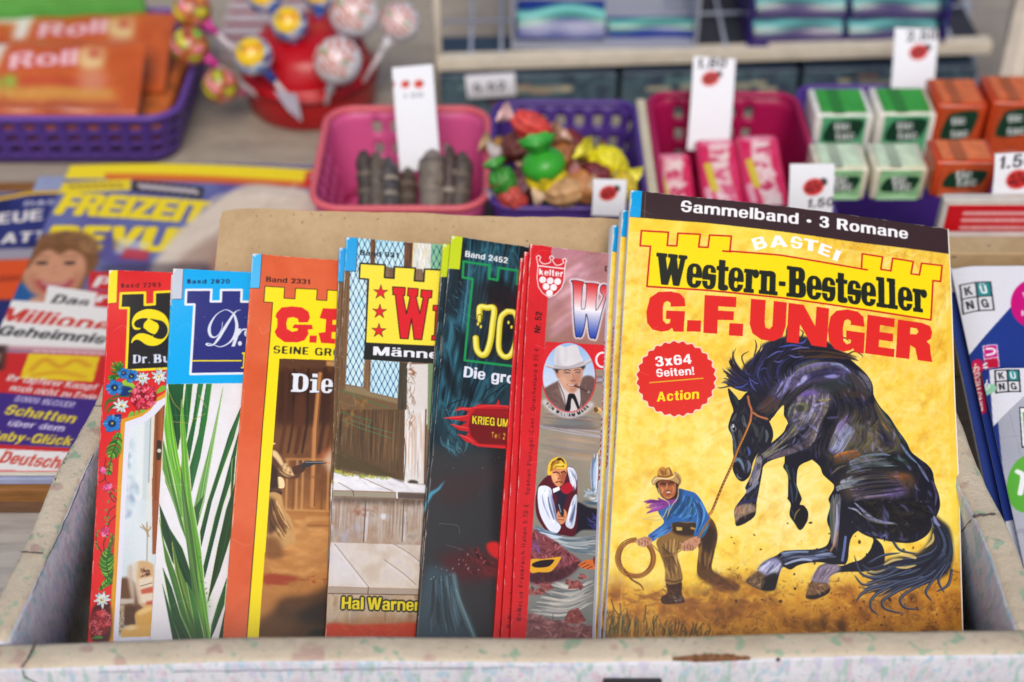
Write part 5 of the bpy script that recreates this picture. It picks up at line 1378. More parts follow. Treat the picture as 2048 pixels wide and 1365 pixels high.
SLAB['u'] = (.6,[R_(.07,.2,.24,.76), R_(.36,.0,.53,.76), O_(.07,-.015,.53,.5,2.8), U_(.24,.12,.36,.9,3), R_(0,.65,.2,.76), R_(.3,.65,.5,.76), R_(.4,0,.6,.11), X_(.24,.4,.36,.9), R_(.0,.65,.2,.76)])
SLAB['.'] = (.22,[O_(.02,-.02,.21,.17,2)])
SLAB['a'] = GROT['a']; SLAB['d'] = GROT['d']; SLAB[' '] = (.3,[])
for ch in '0123456789': 
    if ch in GROT: SLAB[ch] = GROT[ch]

def star(c, ctr, r, r2, n, col, rot=-math.pi / 2, line=None, lw=1, raw=False):
    a = rot + np.arange(2 * n) * math.pi / n
    rr_ = np.where(np.arange(2 * n) % 2 == 0, r, r2)
    p = [(ctr[0] + q * math.cos(t), ctr[1] + q * math.sin(t)) for q, t in zip(rr_, a)]
    c.fill(p, col)
    if line is not None: c.line(p + [p[0]], lw, line, smooth=False)

def edelweiss(c, ctr, r, seed):
    q = random.Random(seed)
    for lay, k in ((1.0,9),(.72,8)):
        for i in range(k):
            t = 2 * math.pi * (i + q.random() * .4 + (.5 if lay < 1 else 0)) / k
            l = r * lay * q.uniform(.8,1.05)
            d = np.array((math.cos(t), math.sin(t))); n = np.array((-d[1], d[0]))
            p = [ctr + n * r * .07, ctr + d * l * .5 + n * r * .16, ctr + d * l, ctr + d * l * .5 - n * r * .16, ctr - n * r * .07]
            c.fill(p, (34,60,48),.8,0, True)
            p = [ctr + (x - ctr) * .93 for x in p]
            c.fill(p, q.choice([(236,240,240),(214,226,230),(246,248,246)]),1,0, True)
            c.line([ctr + d * l * .2, ctr + d * l * .8],.8,(150,168,176),.8, smooth=False)
    for i in range(9):
        t = q.random() * 7; d = np.array((math.cos(t), math.sin(t))) * r * .2 * q.random() ** .5
        c.ellipse(ctr + d, r * .075, r * .075, q.choice([(240,210,50),(206,170,40),(250,230,110),(120,96,40)]),1,0,0,8)

def gentian(c, ctr, r, seed):
    q = random.Random(seed)
    p = []
    for i in range(20):
        t = 2 * math.pi * i / 20
        p.append((ctr[0] + r * (1 if i % 4 else .78) * q.uniform(.88,1.05) * math.cos(t), ctr[1] + r * (1 if i % 4 else .78) * q.uniform(.85,1.05) * math.sin(t)))
    c.fill(p, (18,60,110),1,0, True)
    c.fill([(ctr[0] + (x - ctr[0]) * .95, ctr[1] + (y - ctr[1]) * .95) for x, y in p],(36,116,190),1,0, True)
    for i in range(22):
        t = q.random() * 6.3
        c.line([(ctr[0] + r * .95 * math.cos(t), ctr[1] + r * .95 * math.sin(t)),(ctr[0] + r * .35 * math.cos(t + .1), ctr[1] + r * .35 * math.sin(t + .1))], r * .12, q.choice([(70,160,226),(24,76,150),(110,190,236),(40,120,200)]),.85, taper=(.6,.2))
    c.ellipse(ctr, r * .42, r * .38,(12,32,78),.95,1)
    for i in range(5): c.ellipse((ctr[0] + q.uniform(-.1,.1) * r, ctr[1] + q.uniform(-.1,.1) * r), r * .06, r * .06,(220,200,60),1,0,0,8)

def rhodo(c, ctr, rx, ry, n, seed, cols=((226,60,90),(200,34,60),(240,110,130),(170,24,44)),s=5.5):
    q = random.Random(seed)
    c.ellipse(ctr, rx, ry, (126,18,34),1,1)
    for i in range(n):
        t = q.random() * 6.3; d = q.random() ** .5
        p = np.array((ctr[0] + rx * d * math.cos(t), ctr[1] + ry * d * math.sin(t)))
        col = q.choice(cols)
        for k in range(5):
            a = 6.283 * k / 5 + q.random()
            c.ellipse(p + np.array((math.cos(a), math.sin(a))) * s * .55, s * .48, s * .4, np.clip(np.array(col) * q.uniform(.8,1.15),0,255),.95,0, a, 10)
        c.ellipse(p, s * .22, s * .22,(120,14,30),.9,0,0,8); c.ellipse(p + .6,.8,.8,(250,210,190),.9,0,0,6)

def fern(c, spine, w, n, cols, seed):
    q = random.Random(seed)
    P = catmull(spine, False, 12)
    for i in range(n):
        u = i / n; k = int(u * (len(P) - 2)); d = P[k + 1] - P[k]; d /= np.linalg.norm(d) + 1e-9; nn = np.array((-d[1], d[0]))
        l = w * math.sin(math.pi * (.12 + .85 * u)) * q.uniform(.8,1.1)
        for s in (1,-1):
            e = P[k] + nn * s * l + d * l * .8
            m = P[k] + nn * s * l * .5 + d * l * .2
            c.line([P[k], m, e],3.4,(20,60,30),.7, taper=(1,.1)); c.line([P[k], m, e],2.4, q.choice(cols),1, taper=(1,.1))
    c.line(spine, 1.6,(40,96,40),1)

RES = .00025
def canvas(S, th, base, square=False):
    return Canvas(S.W, S.L, RES, base, S.tr, s0=-spine_w(th, square))

# ---- 1: red Alpine romance
C1 = canvas(S1,.0025,(222,38,40))
def paint_alpine(c):
    a = lambda p: Z(170,520,5.056, p); b = lambda p: Z(170,700,4.55, p); d = lambda p: Z(170,980,4.40, p)
    c.tone([(214,34,38),(226,42,42)],60,3)
    c.fill(a([(200,60),(333,104),(318,430),(220,440)]),(250,226,40)); c.line(a([(220,441),(318,431),(333,108)]),1,(120,60,20),.8, smooth=False)
    set_word(c, SLAB, 'Band 2293', *a([(358,286),(768,275)]),11,(84,16,20), thin=.5)
    crenel(c, a([(362,338),(606,330),(604,452),(702,446),(704,326),(1500,296),(1500,1082),(414,1116),(440,484),(354,484)]),(36,34,36),(248,222,30),5.2)
    Y = (246,224,26); K = (36,34,36)
    c.fill(a([(472,650),(480,590),(520,535),(590,502),(660,495),(750,516),(815,565),(846,640),(842,740),(800,812),(740,855),(670,866),(610,850),(560,815),(522,802),(490,814),(474,836),(464,826),(485,780),(530,745),(580,738),(640,752),(676,766),(684,752),(620,722),(586,690),(530,704),(490,694)]), Y, 1,0, True)
    c.fill(a([(632,590),(566,588),(512,612),(494,646),(512,676),(552,684),(586,684),(594,640)]), K, 1,0, True)
    c.fill(a([(652,590),(722,602),(790,622),(830,680),(828,742),(790,790),(742,796),(684,770),(722,730),(744,680),(732,640),(690,614)]), K, 1,0, True)
    c.line(a([(560,694),(590,690),(640,730),(690,752)]),2.2, K)
    set_word(c, SLAB, 'Dr.', *a([(475,1046),(660,1042)]),19.5,(214,222,236), gap=.02, thin=.4); set_word(c, SLAB, 'Bu', *a([(682,1042),(872,1036)]),19.5,(214,222,236), gap=.02, thin=.4)
    # picture panel: alpine window with cheese
    pan = b([(760,440),(690,490),(640,505),(600,560),(520,620),(368,668),(330,1365)]) + d([(262,1318),(800,1300),(800,-100)])
    fr = b([(760,358),(700,410),(612,455),(560,530),(480,590),(330,632),(290,1365)]) + d([(213,1318),(214,1500),(800,1500)]) + b([(1500,1400),(1500,358)])
    c.fill(fr, (222,156,40)); c.fill(b([(760,410),(700,450),(640,480),(600,545),(520,605),(366,660),(328,1365)]) + d([(252,1318),(250,1500),(800,1500)]) + b([(1500,1400),(1500,410)]),(226,226,240))
    inn = b([(790,470),(716,506),(640,590),(560,650),(410,706),(372,1365)]) + d([(296,1300),(800,1288),(800,-200)]) + b([(1400,1300),(1400,470)])
    c.fill(inn, (214,226,230)); c.clip = c.mask(inn)
    c.tone([(226,234,238),(206,220,226),(216,226,226)],50,5,.8, c.clip, 3,3)
    c.fill(b([(470,690),(560,660),(545,900),(520,1365),(440,1365),(465,1000)]),(226,232,232),.9,2); c.dabs(b([(380,900),(480,900),(460,1365),(370,1365)]),40,[(120,170,196),(190,214,220),(84,120,150),(236,240,240)],5,16,1.4,.5,.35,3, soft=2)
    c.dabs(d([(340,0),(440,0),(430,200),(340,220)]),20,[(110,160,190),(190,210,220),(140,120,170)],5,16,1.4,.5,.4,4, soft=2)
    c.fill(b([(545,640),(605,600),(580,1365),(520,1365)]),(196,208,210),.8,1); c.fill(b([(605,600),(640,560),(615,1365),(585,1365)]),(226,216,196),1,1); c.line(b([(600,600),(575,1365)]),2,(120,140,150),.7, smooth=False)
    c.fill(b([(640,480),(760,440),(760,1365),(618,1365)]) + d([(650,0),(640,560),(595,570),(590,0)]),(150,84,46),1); c.fill(d([(590,-100),(670,-100),(640,560),(592,560)]),(150,84,46))
    c.line(b([(660,520),(640,1365)]),4,(110,58,32),.7, smooth=False, soft=1); c.line(b([(700,520),(680,1365)]),3,(180,110,64),.7, smooth=False, soft=1)
    c.fill(b([(655,840),(680,826),(696,850),(690,990),(670,1006),(652,990)]),(56,40,32),1,0, True); c.ellipse(b([(676,920)])[0],4,4,(206,206,190))
    c.fill(d([(545,-60),(580,-60),(560,640),(540,640)]),(222,224,214),.9,1); c.line(d([(548,380),(545,640)]),2,(120,120,110),.7)
    for p in ([(560,410),(540,360),(480,320)],[(550,390),(545,320),(546,280)],[(550,380),(520,330),(500,300)],[(550,370),(575,335),(570,320)]): c.line(d(p),3,(170,140,100),.9, taper=(1,.3))
    c.fill(d([(300,780),(370,770),(600,900),(600,1100),(300,1100)]),(104,70,48),1,2); c.fill(d([(310,960),(430,960),(430,1000),(305,1010)]),(206,196,184),.9,1); c.fill(d([(330,1040),(450,1020),(450,1200),(330,1200)]),(84,54,40),1,2)
    c.fill(d([(372,720),(420,670),(440,1000),(410,960)]),(196,180,160),.9,2, True)
    c.fill(d([(440,650),(510,625),(590,650),(605,700),(600,1020),(500,1030),(470,920),(440,760)]),(206,170,124),1,1, True); c.fill(d([(425,640),(470,630),(460,780),(500,1010),(470,1010),(430,800)]),(222,212,196),.8,2)
    c.dabs(d([(495,700),(540,684),(580,710),(570,760),(500,770)]),26,[(70,44,40),(120,70,56),(50,34,34),(180,130,100)],3,7,.4,1,.8,3)
    c.fill(d([(470,790),(600,760),(600,990),(500,1000)]),(226,212,190),.95,1); c.line(d([(490,850),(590,820)]),2,(90,70,60),.7); c.fill(d([(490,880),(600,850),(600,905),(500,920)]),(190,80,60),.9,1); c.fill(d([(540,985),(600,975),(600,1015),(540,1015)]),(190,70,60),.8,1)
    c.fill(d([(305,1015),(350,1010),(345,1180),(330,1260),(298,1290)]),(170,150,120),1,1); c.dabs(d([(305,1060),(350,1060),(340,1250),(300,1280)]),30,[(96,76,56),(210,196,170)],2.4,9,.8,.8,.8,3)
    c.fill(d([(445,1090),(520,1040),(620,1020),(620,1190),(470,1215),(450,1160)]),(214,164,84),1,1, True); c.fill(d([(450,1085),(520,1040),(620,1020),(620,1050),(480,1110)]),(238,206,146),.8,2); c.fill(d([(330,1230),(400,1190),(620,1190),(620,1320),(310,1320)]),(220,172,92),1,1); c.fill(d([(340,1220),(420,1195),(480,1215),(400,1240)]),(240,222,180),.8,2)
    c.clip = None
    G = [(96,180,50),(60,140,44),(140,206,70),(40,104,44)]
    # ferns and leaves down the edge
    for s, w in (([(345,250),(290,190),(255,90)],12),([(330,240),(310,160),(335,100)],8),([(310,240),(250,250),(205,250)],6)): fern(c, b(s), w, 9, G, len(s))
    for e in ([(540,430),(300,420),(180,470)],[(300,450),(200,480),(180,560)],[(290,480),(220,540),(200,590)]): c.line(b(e),5,(44,110,48),.9, taper=(.6,.1))
    c.fill(b([(340,280),(400,280),(470,350),(400,400),(350,330)]),(150,196,60),1,0, True); c.fill(b([(300,330),(420,340),(420,400),(330,420)]),(24,52,110),1,1, True)
    gentian(c, np.array(b([(420,236)])[0]),15,4); gentian(c, np.array(b([(350,210)])[0]),12,14)
    for lf in ([(640,400),(690,330),(740,330),(720,370)],[(390,610),(420,560),(450,580),(420,610)],[(455,600),(460,555),(490,560),(480,590)],[(500,560),(520,530),(560,535),(520,580)],[(390,380),(430,360),(450,385)]): c.fill(b(lf),(120,180,56),1,0, True)
    rhodo(c, np.array(b([(530,428)])[0]),27,25,44,3)
    edelweiss(c, np.array(b([(520,258)])[0]),17,1); edelweiss(c, np.array(b([(672,242)])[0]),19,2); edelweiss(c, np.array(b([(326,512)])[0]),18.5,3)
    gentian(c, np.array(b([(266,342)])[0]),17.5,1); c.fill(b([(270,590),(330,590),(320,640),(290,640)]),(22,50,110),1,0, True); gentian(c, np.array(b([(246,672)])[0]),19,2)
    fern(c, b([(310,760),(270,900),(225,1000)]),16,18, G, 5); fern(c, b([(235,1010),(220,1100),(215,1140)]),8,7, G, 6)
    for st in ([(190,990),(180,1100),(190,1200)],[(130,1210),(170,1190),(190,1160)],[(215,1250),(240,1310),(290,1365)],[(235,1260),(280,1290)]): c.line(b(st),1.8,(60,40,30),.9)
    pk = ((230,80,150),(206,50,110),(240,130,180))
    for p in ((158,1108),(200,1250),(212,1232)): rhodo(c, np.array(b([p])[0]),5,5,6, int(p[0]), pk, 5)
    for st in ([(265,145),(220,180),(195,240)],[(270,230),(220,280),(200,330)],[(195,400),(165,470),(170,540)],[(100,380),(100,470),(150,550)],[(215,30),(240,90),(270,110)]): c.line(d(st),2,(60,40,30),.9)
    for p in ((180,245),(195,270),(205,245),(190,300),(115,365),(105,400),(100,490),(110,515),(190,415),(215,20),(205,105),(240,60),(185,180),(270,10),(95,460),(230,395)): c.ellipse(d([p])[0],3.2,2,(80,150,60),.95,0, p[0] * .1,8)
    rhodo(c, np.array(d([(172,366)])[0]),6,8,8,9, pk, 5)
    fern(c, d([(225,830),(190,650),(215,480)]),15,22, G, 8); fern(c, d([(130,880),(190,820),(240,760)]),7,10, G, 18); fern(c, d([(210,560),(230,470),(250,390)]),6,8, G, 28)
    c.fill(d([(70,1040),(220,1000),(220,1320),(60,1320)]),(60,20,26),.9,2, True)
    rhodo(c, np.array(d([(140,1170)])[0]),20,27,40,12,((186,50,62),(150,30,44),(206,90,96),(130,20,36)),6); edelweiss(c, np.array(d([(150,965)])[0]),20,8)
    c.fill(d([(60,1310),(130,1285),(160,1310)]),(70,140,50),1,0, True)
    c.line(a([(250,115),(233,440),(190,1365)]),1.2,(255,120,110),.35, smooth=False)
paint_alpine(C1)

# ---- 2: sky blue doctor romance with a yucca
C2 = canvas(S2,.0025,(0,172,240))
def paint_yucca(c):
    a = lambda p: Z(310,530,5.055, p); b = lambda p: Z(300,760,2.625, p)
    c.fill(a([(100,0),(294,0),(272,342),(100,352)]),(196,204,218)); c.line(a([(120,350),(272,343),(292,0)]),1.1,(40,40,50),.9, smooth=False)
    set_word(c, SLAB, 'Band 2820', *a([(318,192),(757,190)]),10.6,(22,46,84), thin=.4)
    crenel(c, a([(316,252),(570,250),(563,367),(664,367),(668,252),(876,252),(872,370),(1000,370),(1000,252),(1600,252),(1600,1102),(356,1102),(397,398),(308,398)]),(40,46,122),(238,240,248),4.8)
    W_ = (222,228,242)
    def calli(pts, ws):
        p = catmull(a(pts), False, 8); q = c.T(p); u = np.linspace(0,1, len(q)); w = np.interp(u, np.linspace(0,1, len(ws)),ws)
        c._stroke(q, w * .5 / 1.08, W_)
    calli([(862,454),(826,462),(790,500),(700,640),(640,740),(590,800),(540,810),(518,797),(540,790),(590,804)],[1,1.4,4,6.5,6,3,3,4,2,1])
    calli([(590,804),(660,824),(740,790),(800,720),(826,620),(810,530),(790,490),(740,456),(690,456),(620,500),(565,580),(546,650),(560,710),(600,728),(640,700),(672,640),(682,570)],[1.4,2,3,5.5,6.5,5,3,2,1.4,2,4.5,6.5,5.5,3,1.6,1.2,.9])
    c.fill(a([(832,640),(868,640),(806,822),(772,822)]), W_); c.line(a([(846,700),(880,655),(930,648)]),3.4, W_); c.ellipse(a([(924,690)])[0],4.6,6.5, W_); c.ellipse(a([(857,792)])[0],4,4.6, W_)
    c.line(a([(376,966),(868,968)]),2.8,(250,226,20), smooth=False); c.fill(a([(878,884),(930,884),(930,900),(908,900),(902,1030),(925,1030),(925,1046),(870,1046),(872,1032),(886,1030),(892,900),(878,900)]),(250,226,20))
    pic = a([(0,1206),(1600,1206)]) + b([(700,1500),(-60,1500),(-60,100)])
    c.fill(pic, (230,228,232)); c.clip = c.mask(pic)
    c.tone([(222,216,212),(236,236,240),(228,226,226)],80,6,.7, c.clip)
    def leaf(pts, c1, c2, edge=(206,224,150), n=14, seed=1, al=1.0):
        P = b(pts)
        t = min(P, key=lambda p: p[1]); bt = max(P, key=lambda p: p[1])
        c.fill(P, edge, al, 0, False)
        ctr = np.mean(P, 0)
        Q = [(x + (ctr[0] - x) * .0 + np.sign(ctr[0] - x) * 1.1, y) for x, y in P]
        c.grad(Q, c1, c2, t, bt, al)
        old = c.clip
        c.clip = c.mask(Q) * old
        q = random.Random(seed)
        for i in range(n):
            f = q.uniform(-.5,.5); wv = max(p[0] for p in P) - min(p[0] for p in P)
            o = f * wv * .28
            cl = np.array(c1 if q.random() < .5 else c2, float) * q.choice([.72,.85,1.15,1.3])
            c.line([(t[0] + o * .1, t[1]),(ctr[0] + o, ctr[1]),(bt[0] + o * .8, bt[1])], q.uniform(.8,2.2), np.clip(cl, 0,255),.45)
        c.clip = old
    D1, D2 = (30,84,46),(22,62,38); M1, M2 = (70,124,56),(54,100,50); L1, L2 = (120,196,54),(84,150,56)
    leaf([(92,20),(180,20),(172,130),(162,300),(150,372),(120,300),(100,160)],(36,92,50), D2, seed=1)
    leaf([(186,20),(226,20),(208,200),(190,310),(178,250),(172,150)],(40,104,54), D1, seed=2)
    leaf([(254,20),(282,20),(246,220),(204,430),(190,340),(222,210)],(48,120,60), D1, seed=3)
    leaf([(298,20),(327,20),(302,210),(262,410),(216,590),(206,460),(252,290)],(52,130,64), D1, seed=4)
    leaf([(388,30),(352,250),(322,430),(282,640),(246,772),(228,670),(268,510),(328,300)],(150,196,120),(90,146,70),(190,214,150), seed=5)
    leaf([(290,600),(262,700),(246,772),(228,670)],(44,96,48), D1, seed=15, n=6)
    leaf([(490,120),(478,180),(442,310),(374,500),(322,640),(266,880),(260,800),(300,640),(352,480),(420,280)],(46,110,56), D2, seed=6)
    leaf([(470,270),(444,480),(386,660),(334,840),(284,1046),(278,980),(338,720),(390,560),(432,400)],(40,104,54), D2, seed=7)
    leaf([(455,520),(428,820),(364,1010),(298,1176),(320,1050),(352,880),(402,680)],(34,86,44),(36,56,30), seed=8)
    leaf([(430,420),(452,400),(440,560),(420,620)], D1, D2, seed=18, n=4)
    leaf([(46,650),(100,780),(172,884),(216,1012),(234,1140),(182,1068),(112,950),(58,800)],(28,74,42), D2, seed=9)
    leaf([(62,420),(90,440),(122,540),(160,660),(180,800),(130,660),(80,540)], D1, M2, seed=10, n=8)
    leaf([(64,300),(100,430),(130,560),(172,740),(200,860),(160,760),(108,600),(64,470)],(110,170,70), M2, seed=11)
    leaf([(86,40),(112,180),(140,340),(168,500),(206,720),(168,720),(122,520),(92,380),(76,230)],(132,214,56),(88,150,60),(210,236,130), seed=12)
    leaf([(78,140),(108,330),(138,470),(120,480),(90,380),(70,240)],(110,200,50),(90,160,56),(200,230,120), seed=13)
    leaf([(164,96),(186,280),(200,460),(222,640),(268,890),(288,1100),(322,1370),(250,1370),(216,1000),(172,740),(160,560),(166,400),(158,240)],(126,200,60),(60,104,52),(160,200,110),26,14)
    leaf([(160,450),(176,560),(210,740),(246,960),(272,1200),(300,1370),(262,1370),(226,1120),(186,820),(164,620)],(96,140,66),(52,92,48),(130,170,90),20,16)
    leaf([(44,714),(72,860),(132,1020),(192,1180),(244,1370),(200,1370),(142,1150),(78,950)],(90,140,60),(46,90,44), seed=17)
    leaf([(114,846),(150,980),(192,1080),(244,1190),(276,1300),(286,1370),(236,1370),(180,1180),(130,1000)],(130,160,66),(50,92,44), seed=19)
    leaf([(190,1060),(230,1130),(262,1240),(290,1370),(250,1370),(220,1210)], M1, D1, seed=20, n=8)
    leaf([(64,984),(112,1090),(164,1240),(222,1370),(150,1370),(100,1180)],(40,88,46), D2, seed=21)
    leaf([(62,1070),(102,1200),(160,1370),(124,1370)],(50,104,50), D2, seed=22)
    leaf([(406,1040),(394,1180),(344,1300),(314,1372),(320,1290),(352,1180)],(40,96,50), D2, seed=23); leaf([(396,1210),(388,1370),(356,1370)], D1, D2, seed=24, n=4)
    for t, col in (((165,100),(200,96,50)),((160,455),(226,150,60)),((46,720),(230,190,60)),((116,850),(222,190,60))): c.line(b([t, (t[0] + 3, t[1] + 44)]),2.6, col, .85, taper=(.2,.1))
    for p in ([(100,65),(125,120),(160,160)],[(255,80),(275,110),(295,145)],[(220,210),(260,195),(290,178)],[(120,220),(200,228)]): c.line(b(p),1,(196,164,90),.9)
    c.dabs(b([(270,860),(330,1150),(300,1180),(250,1000)]),12,[(80,50,40),(60,60,40)],1.6,4,1,1,.8,9)
    c.ellipse(b([(268,1190)])[0],16,26,(96,160,60),.5,8)
    c.clip = None
paint_yucca(C2)

# ---- 3: orange western
C3 = canvas(S3,.0025,(222,98,56))
def paint_orange(c):
    a = lambda p: Z(440,500,3.9, p); b = lambda p: Z(440,840,3.033, p)
    c.tone([(216,90,48),(226,104,62)],50,3)
    c.fill(a([(200,-20),(330,-10),(308,298),(200,300)]),(72,184,240)); c.line(a([(215,298),(308,298),(329,20)]),1.2,(40,30,30),.9, smooth=False)
    set_word(c, GROT, 'Band 2331', *a([(358,247),(702,267)]),10.6,(66,26,18))
    Y = (252,228,20)
    ye = a([(351,283),(503,291),(498,374),(584,380),(589,298),(758,307),(752,388),(833,394),(838,312),(990,322),(990,410),(1080,414),(1080,330),(1700,370)]) + b([(2000,1500),(150,1500),(262,0)]) + a([(410,408),(342,403)])
    crenel(c, ye, Y, (56,30,20),1.7)
    Rr = (224,40,42)
    c.fill(a([(440,490),(480,446),(560,438),(640,446),(690,480),(702,525),(684,563),(615,563),(605,532),(570,522),(528,528),(516,570),(522,612),(560,636),(604,628),(608,610),(562,606),(580,578),(716,582),(724,615),(684,620),(690,652),(660,702),(600,720),(500,715),(442,672),(425,636),(445,600),(448,540),(432,515)]), Rr)
    c.fill(a([(700,665),(756,668),(751,723),(695,720)]), Rr)
    c.fill(a([(802,453),(1010,462),(1004,560),(920,560),(912,545),(880,545),(876,580),(930,584),(925,640),(872,640),(868,690),(900,694),(896,732),(788,724),(768,646),(820,640),(826,540),(776,530)]), Rr)
    set_word(c, GROT, 'SEINE GROSSEN', *a([(412,805),(1210,852)]),17,(40,44,32), thin=.9, gap=.1)
    pic = a([(463,846),(1700,905)]) + b([(1700,1500),(222,1500),(334,0)])
    c.grad(pic, (60,36,28),(156,104,56), b([(500,-100)])[0], b([(440,700)])[0], mid=(96,60,40)); c.clip = c.mask(pic)
    c.fill(b([(200,560),(760,560),(760,1320),(200,1320)]),(170,116,64),.9,14); c.tone([(120,76,42),(196,140,80),(160,106,58)],44,7,.3, c.clip)
    c.fill(a([(460,846),(830,862),(830,930),(470,900)]),(92,62,46),.9,2); c.fill(a([(828,865),(1000,872),(1000,920),(830,905)]),(190,140,90),.9,1)
    c.fill(a([(460,930),(960,960),(960,1365),(430,1365)]),(58,34,26),.7,5)
    for x, w, col in ((520,26,(84,50,36)),(580,12,(40,22,18)),(640,30,(78,46,32)),(690,14,(36,20,16)),(820,30,(66,38,28)),(880,20,(90,54,38))): c.line(a([(x, 930),(x - 12,1365)]) + b([(x * .78 - 40,200)]), w / 3.9, col, .8, smooth=False, soft=1)
    c.line(a([(780,970),(745,1365)]) + b([(575,60),(560,520)]),9,(186,130,80),.95, smooth=False, soft=1); c.line(a([(795,980),(760,1365)]) + b([(590,60),(572,520)]),3,(120,76,46),.9, smooth=False)
    c.fill(a([(600,1150),(670,1155),(660,1365),(560,1365)]),(96,58,40),.6,3, True)
    for x0, y0, x1, y1, w, col in ((400,240,690,240,5,(190,136,84)),(400,350,690,345,3,(120,80,50)),(400,545,700,555,4,(200,150,96)),(530,600,690,600,10,(190,140,88)),(530,640,690,645,4,(110,70,44))): c.line(b([(x0, y0),(x1, y1)]), w, col, .7, smooth=False, soft=1)
    for x in (410,450,470,505,625,660): c.line(b([(x, 250),(x - 10,540)]),4,(110,72,46) if x in (450,625) else (206,156,104),.7, smooth=False, soft=1)
    c.fill(b([(590,220),(700,140),(700,300),(650,260)]),(170,90,50),.7,4); c.fill(b([(630,240),(690,180),(700,320),(650,290)]),(206,190,170),.8,5, True)
    c.dabs(b([(260,640),(660,640),(660,900),(270,900)]),120,[(206,152,92),(186,130,72),(222,176,116),(150,100,56)],8,46,.05,.2,.35,5, soft=2)
    c.fill(b([(430,560),(680,700),(660,900),(420,880)]),(206,156,100),.35,12)
    # shooter in waistcoat and pale trousers
    c.fill(b([(300,130),(340,145),(322,155),(300,150)]),(222,196,150),1); c.fill(b([(300,190),(350,185),(380,250),(440,300),(480,290),(480,350),(400,356),(340,350),(360,400),(375,450),(300,440)]),(92,62,46),1,1, True)
    c.fill(b([(318,185),(350,200),(385,262),(380,290),(340,240),(318,215)]),(226,196,146),.95,1, True); c.hatch(b([(380,270),(420,300),(470,300)]), b([(340,300),(400,345),(470,350)]),26,[(60,38,30),(150,110,76),(206,170,120),(84,54,40)],3,.8)
    for x, y in ((390,265),(410,285),(438,300)): c.fill(b([(x, y),(x + 18, y + 6),(x + 6, y + 40),(x - 8, y + 30)]),(226,196,146),.8,1, True)
    c.fill(b([(352,348),(385,360),(390,410),(352,410)]),(230,204,156),1,0, True); c.fill(b([(300,250),(345,300),(355,410),(300,420)]),(60,38,32),1,1)
    c.fill(b([(440,290),(500,270),(520,290),(500,320),(450,330)]),(80,52,40),1,0, True)
    c.fill(b([(490,270),(520,252),(560,250),(645,256),(648,264),(570,272),(530,290),(515,284),(500,296)]),(52,54,60),1,0); c.line(b([(520,258),(640,258)]),1.4,(150,154,160),.9); c.line(b([(485,250),(495,264)]),2,(50,50,56)); c.ellipse(b([(655,262)])[0],3.5,1.8,(230,120,40),.9,1)
    c.fill(b([(300,425),(375,440),(372,456),(298,445)]),(40,26,22)); c.fill(b([(298,445),(370,455),(390,540),(430,600),(456,700),(450,745),(370,770),(300,720),(285,690),(290,560)]),(190,148,96),1,1, True)
    c.hatch(b([(330,470),(380,570),(440,680)]), b([(300,500),(310,620),(380,740)]),60,[(222,184,128),(120,84,54),(206,164,110),(90,60,42)],4,.75)
    c.fill(b([(295,480),(330,500),(320,600),(350,650),(290,690)]),(74,48,36),.85,3, True); c.fill(b([(280,720),(350,720),(385,830),(275,835)]),(120,80,50),.8,4, True)
    c.fill(b([(262,945),(330,935),(470,960),(440,980),(300,1000),(265,990)]),(150,60,40),.85,2, True); c.fill(b([(330,985),(420,990),(400,1005),(330,1000)]),(150,64,44),.7,1, True); c.dabs(b([(500,950),(640,950),(640,985),(500,980)]),12,[(150,70,46)],3,12,0,.4,.7,4)
    c.fill(b([(330,1150),(380,1085),(520,1070),(620,1030),(700,980),(700,1330),(240,1330),(240,1230),(300,1190)]),(66,44,28),.9,7, True); c.fill(b([(380,1110),(480,1085),(560,1090),(500,1150),(400,1160)]),(92,62,40),.8,5, True); c.fill(b([(480,1180),(640,1100),(700,1080),(700,1240),(520,1230)]),(36,26,20),.85,6, True); c.fill(b([(540,1300),(580,1270),(660,1280),(660,1330),(540,1330)]),(24,20,18),.9,3, True); c.fill(b([(240,1200),(330,1180),(480,1250),(400,1330),(236,1330)]),(110,74,40),.6,8)
    c.clip = None; c.punch(1.14, pic)
    set_word(c, SLAB, 'Die', *a([(553,1108),(878,1121)]),39.5,(232,236,244), gap=.06, outline=(36,24,22), ow=1.3)
    c.line(a([(246,300),(168,1365)]),1,(236,130,90),.5, smooth=False)
paint_orange(C3)

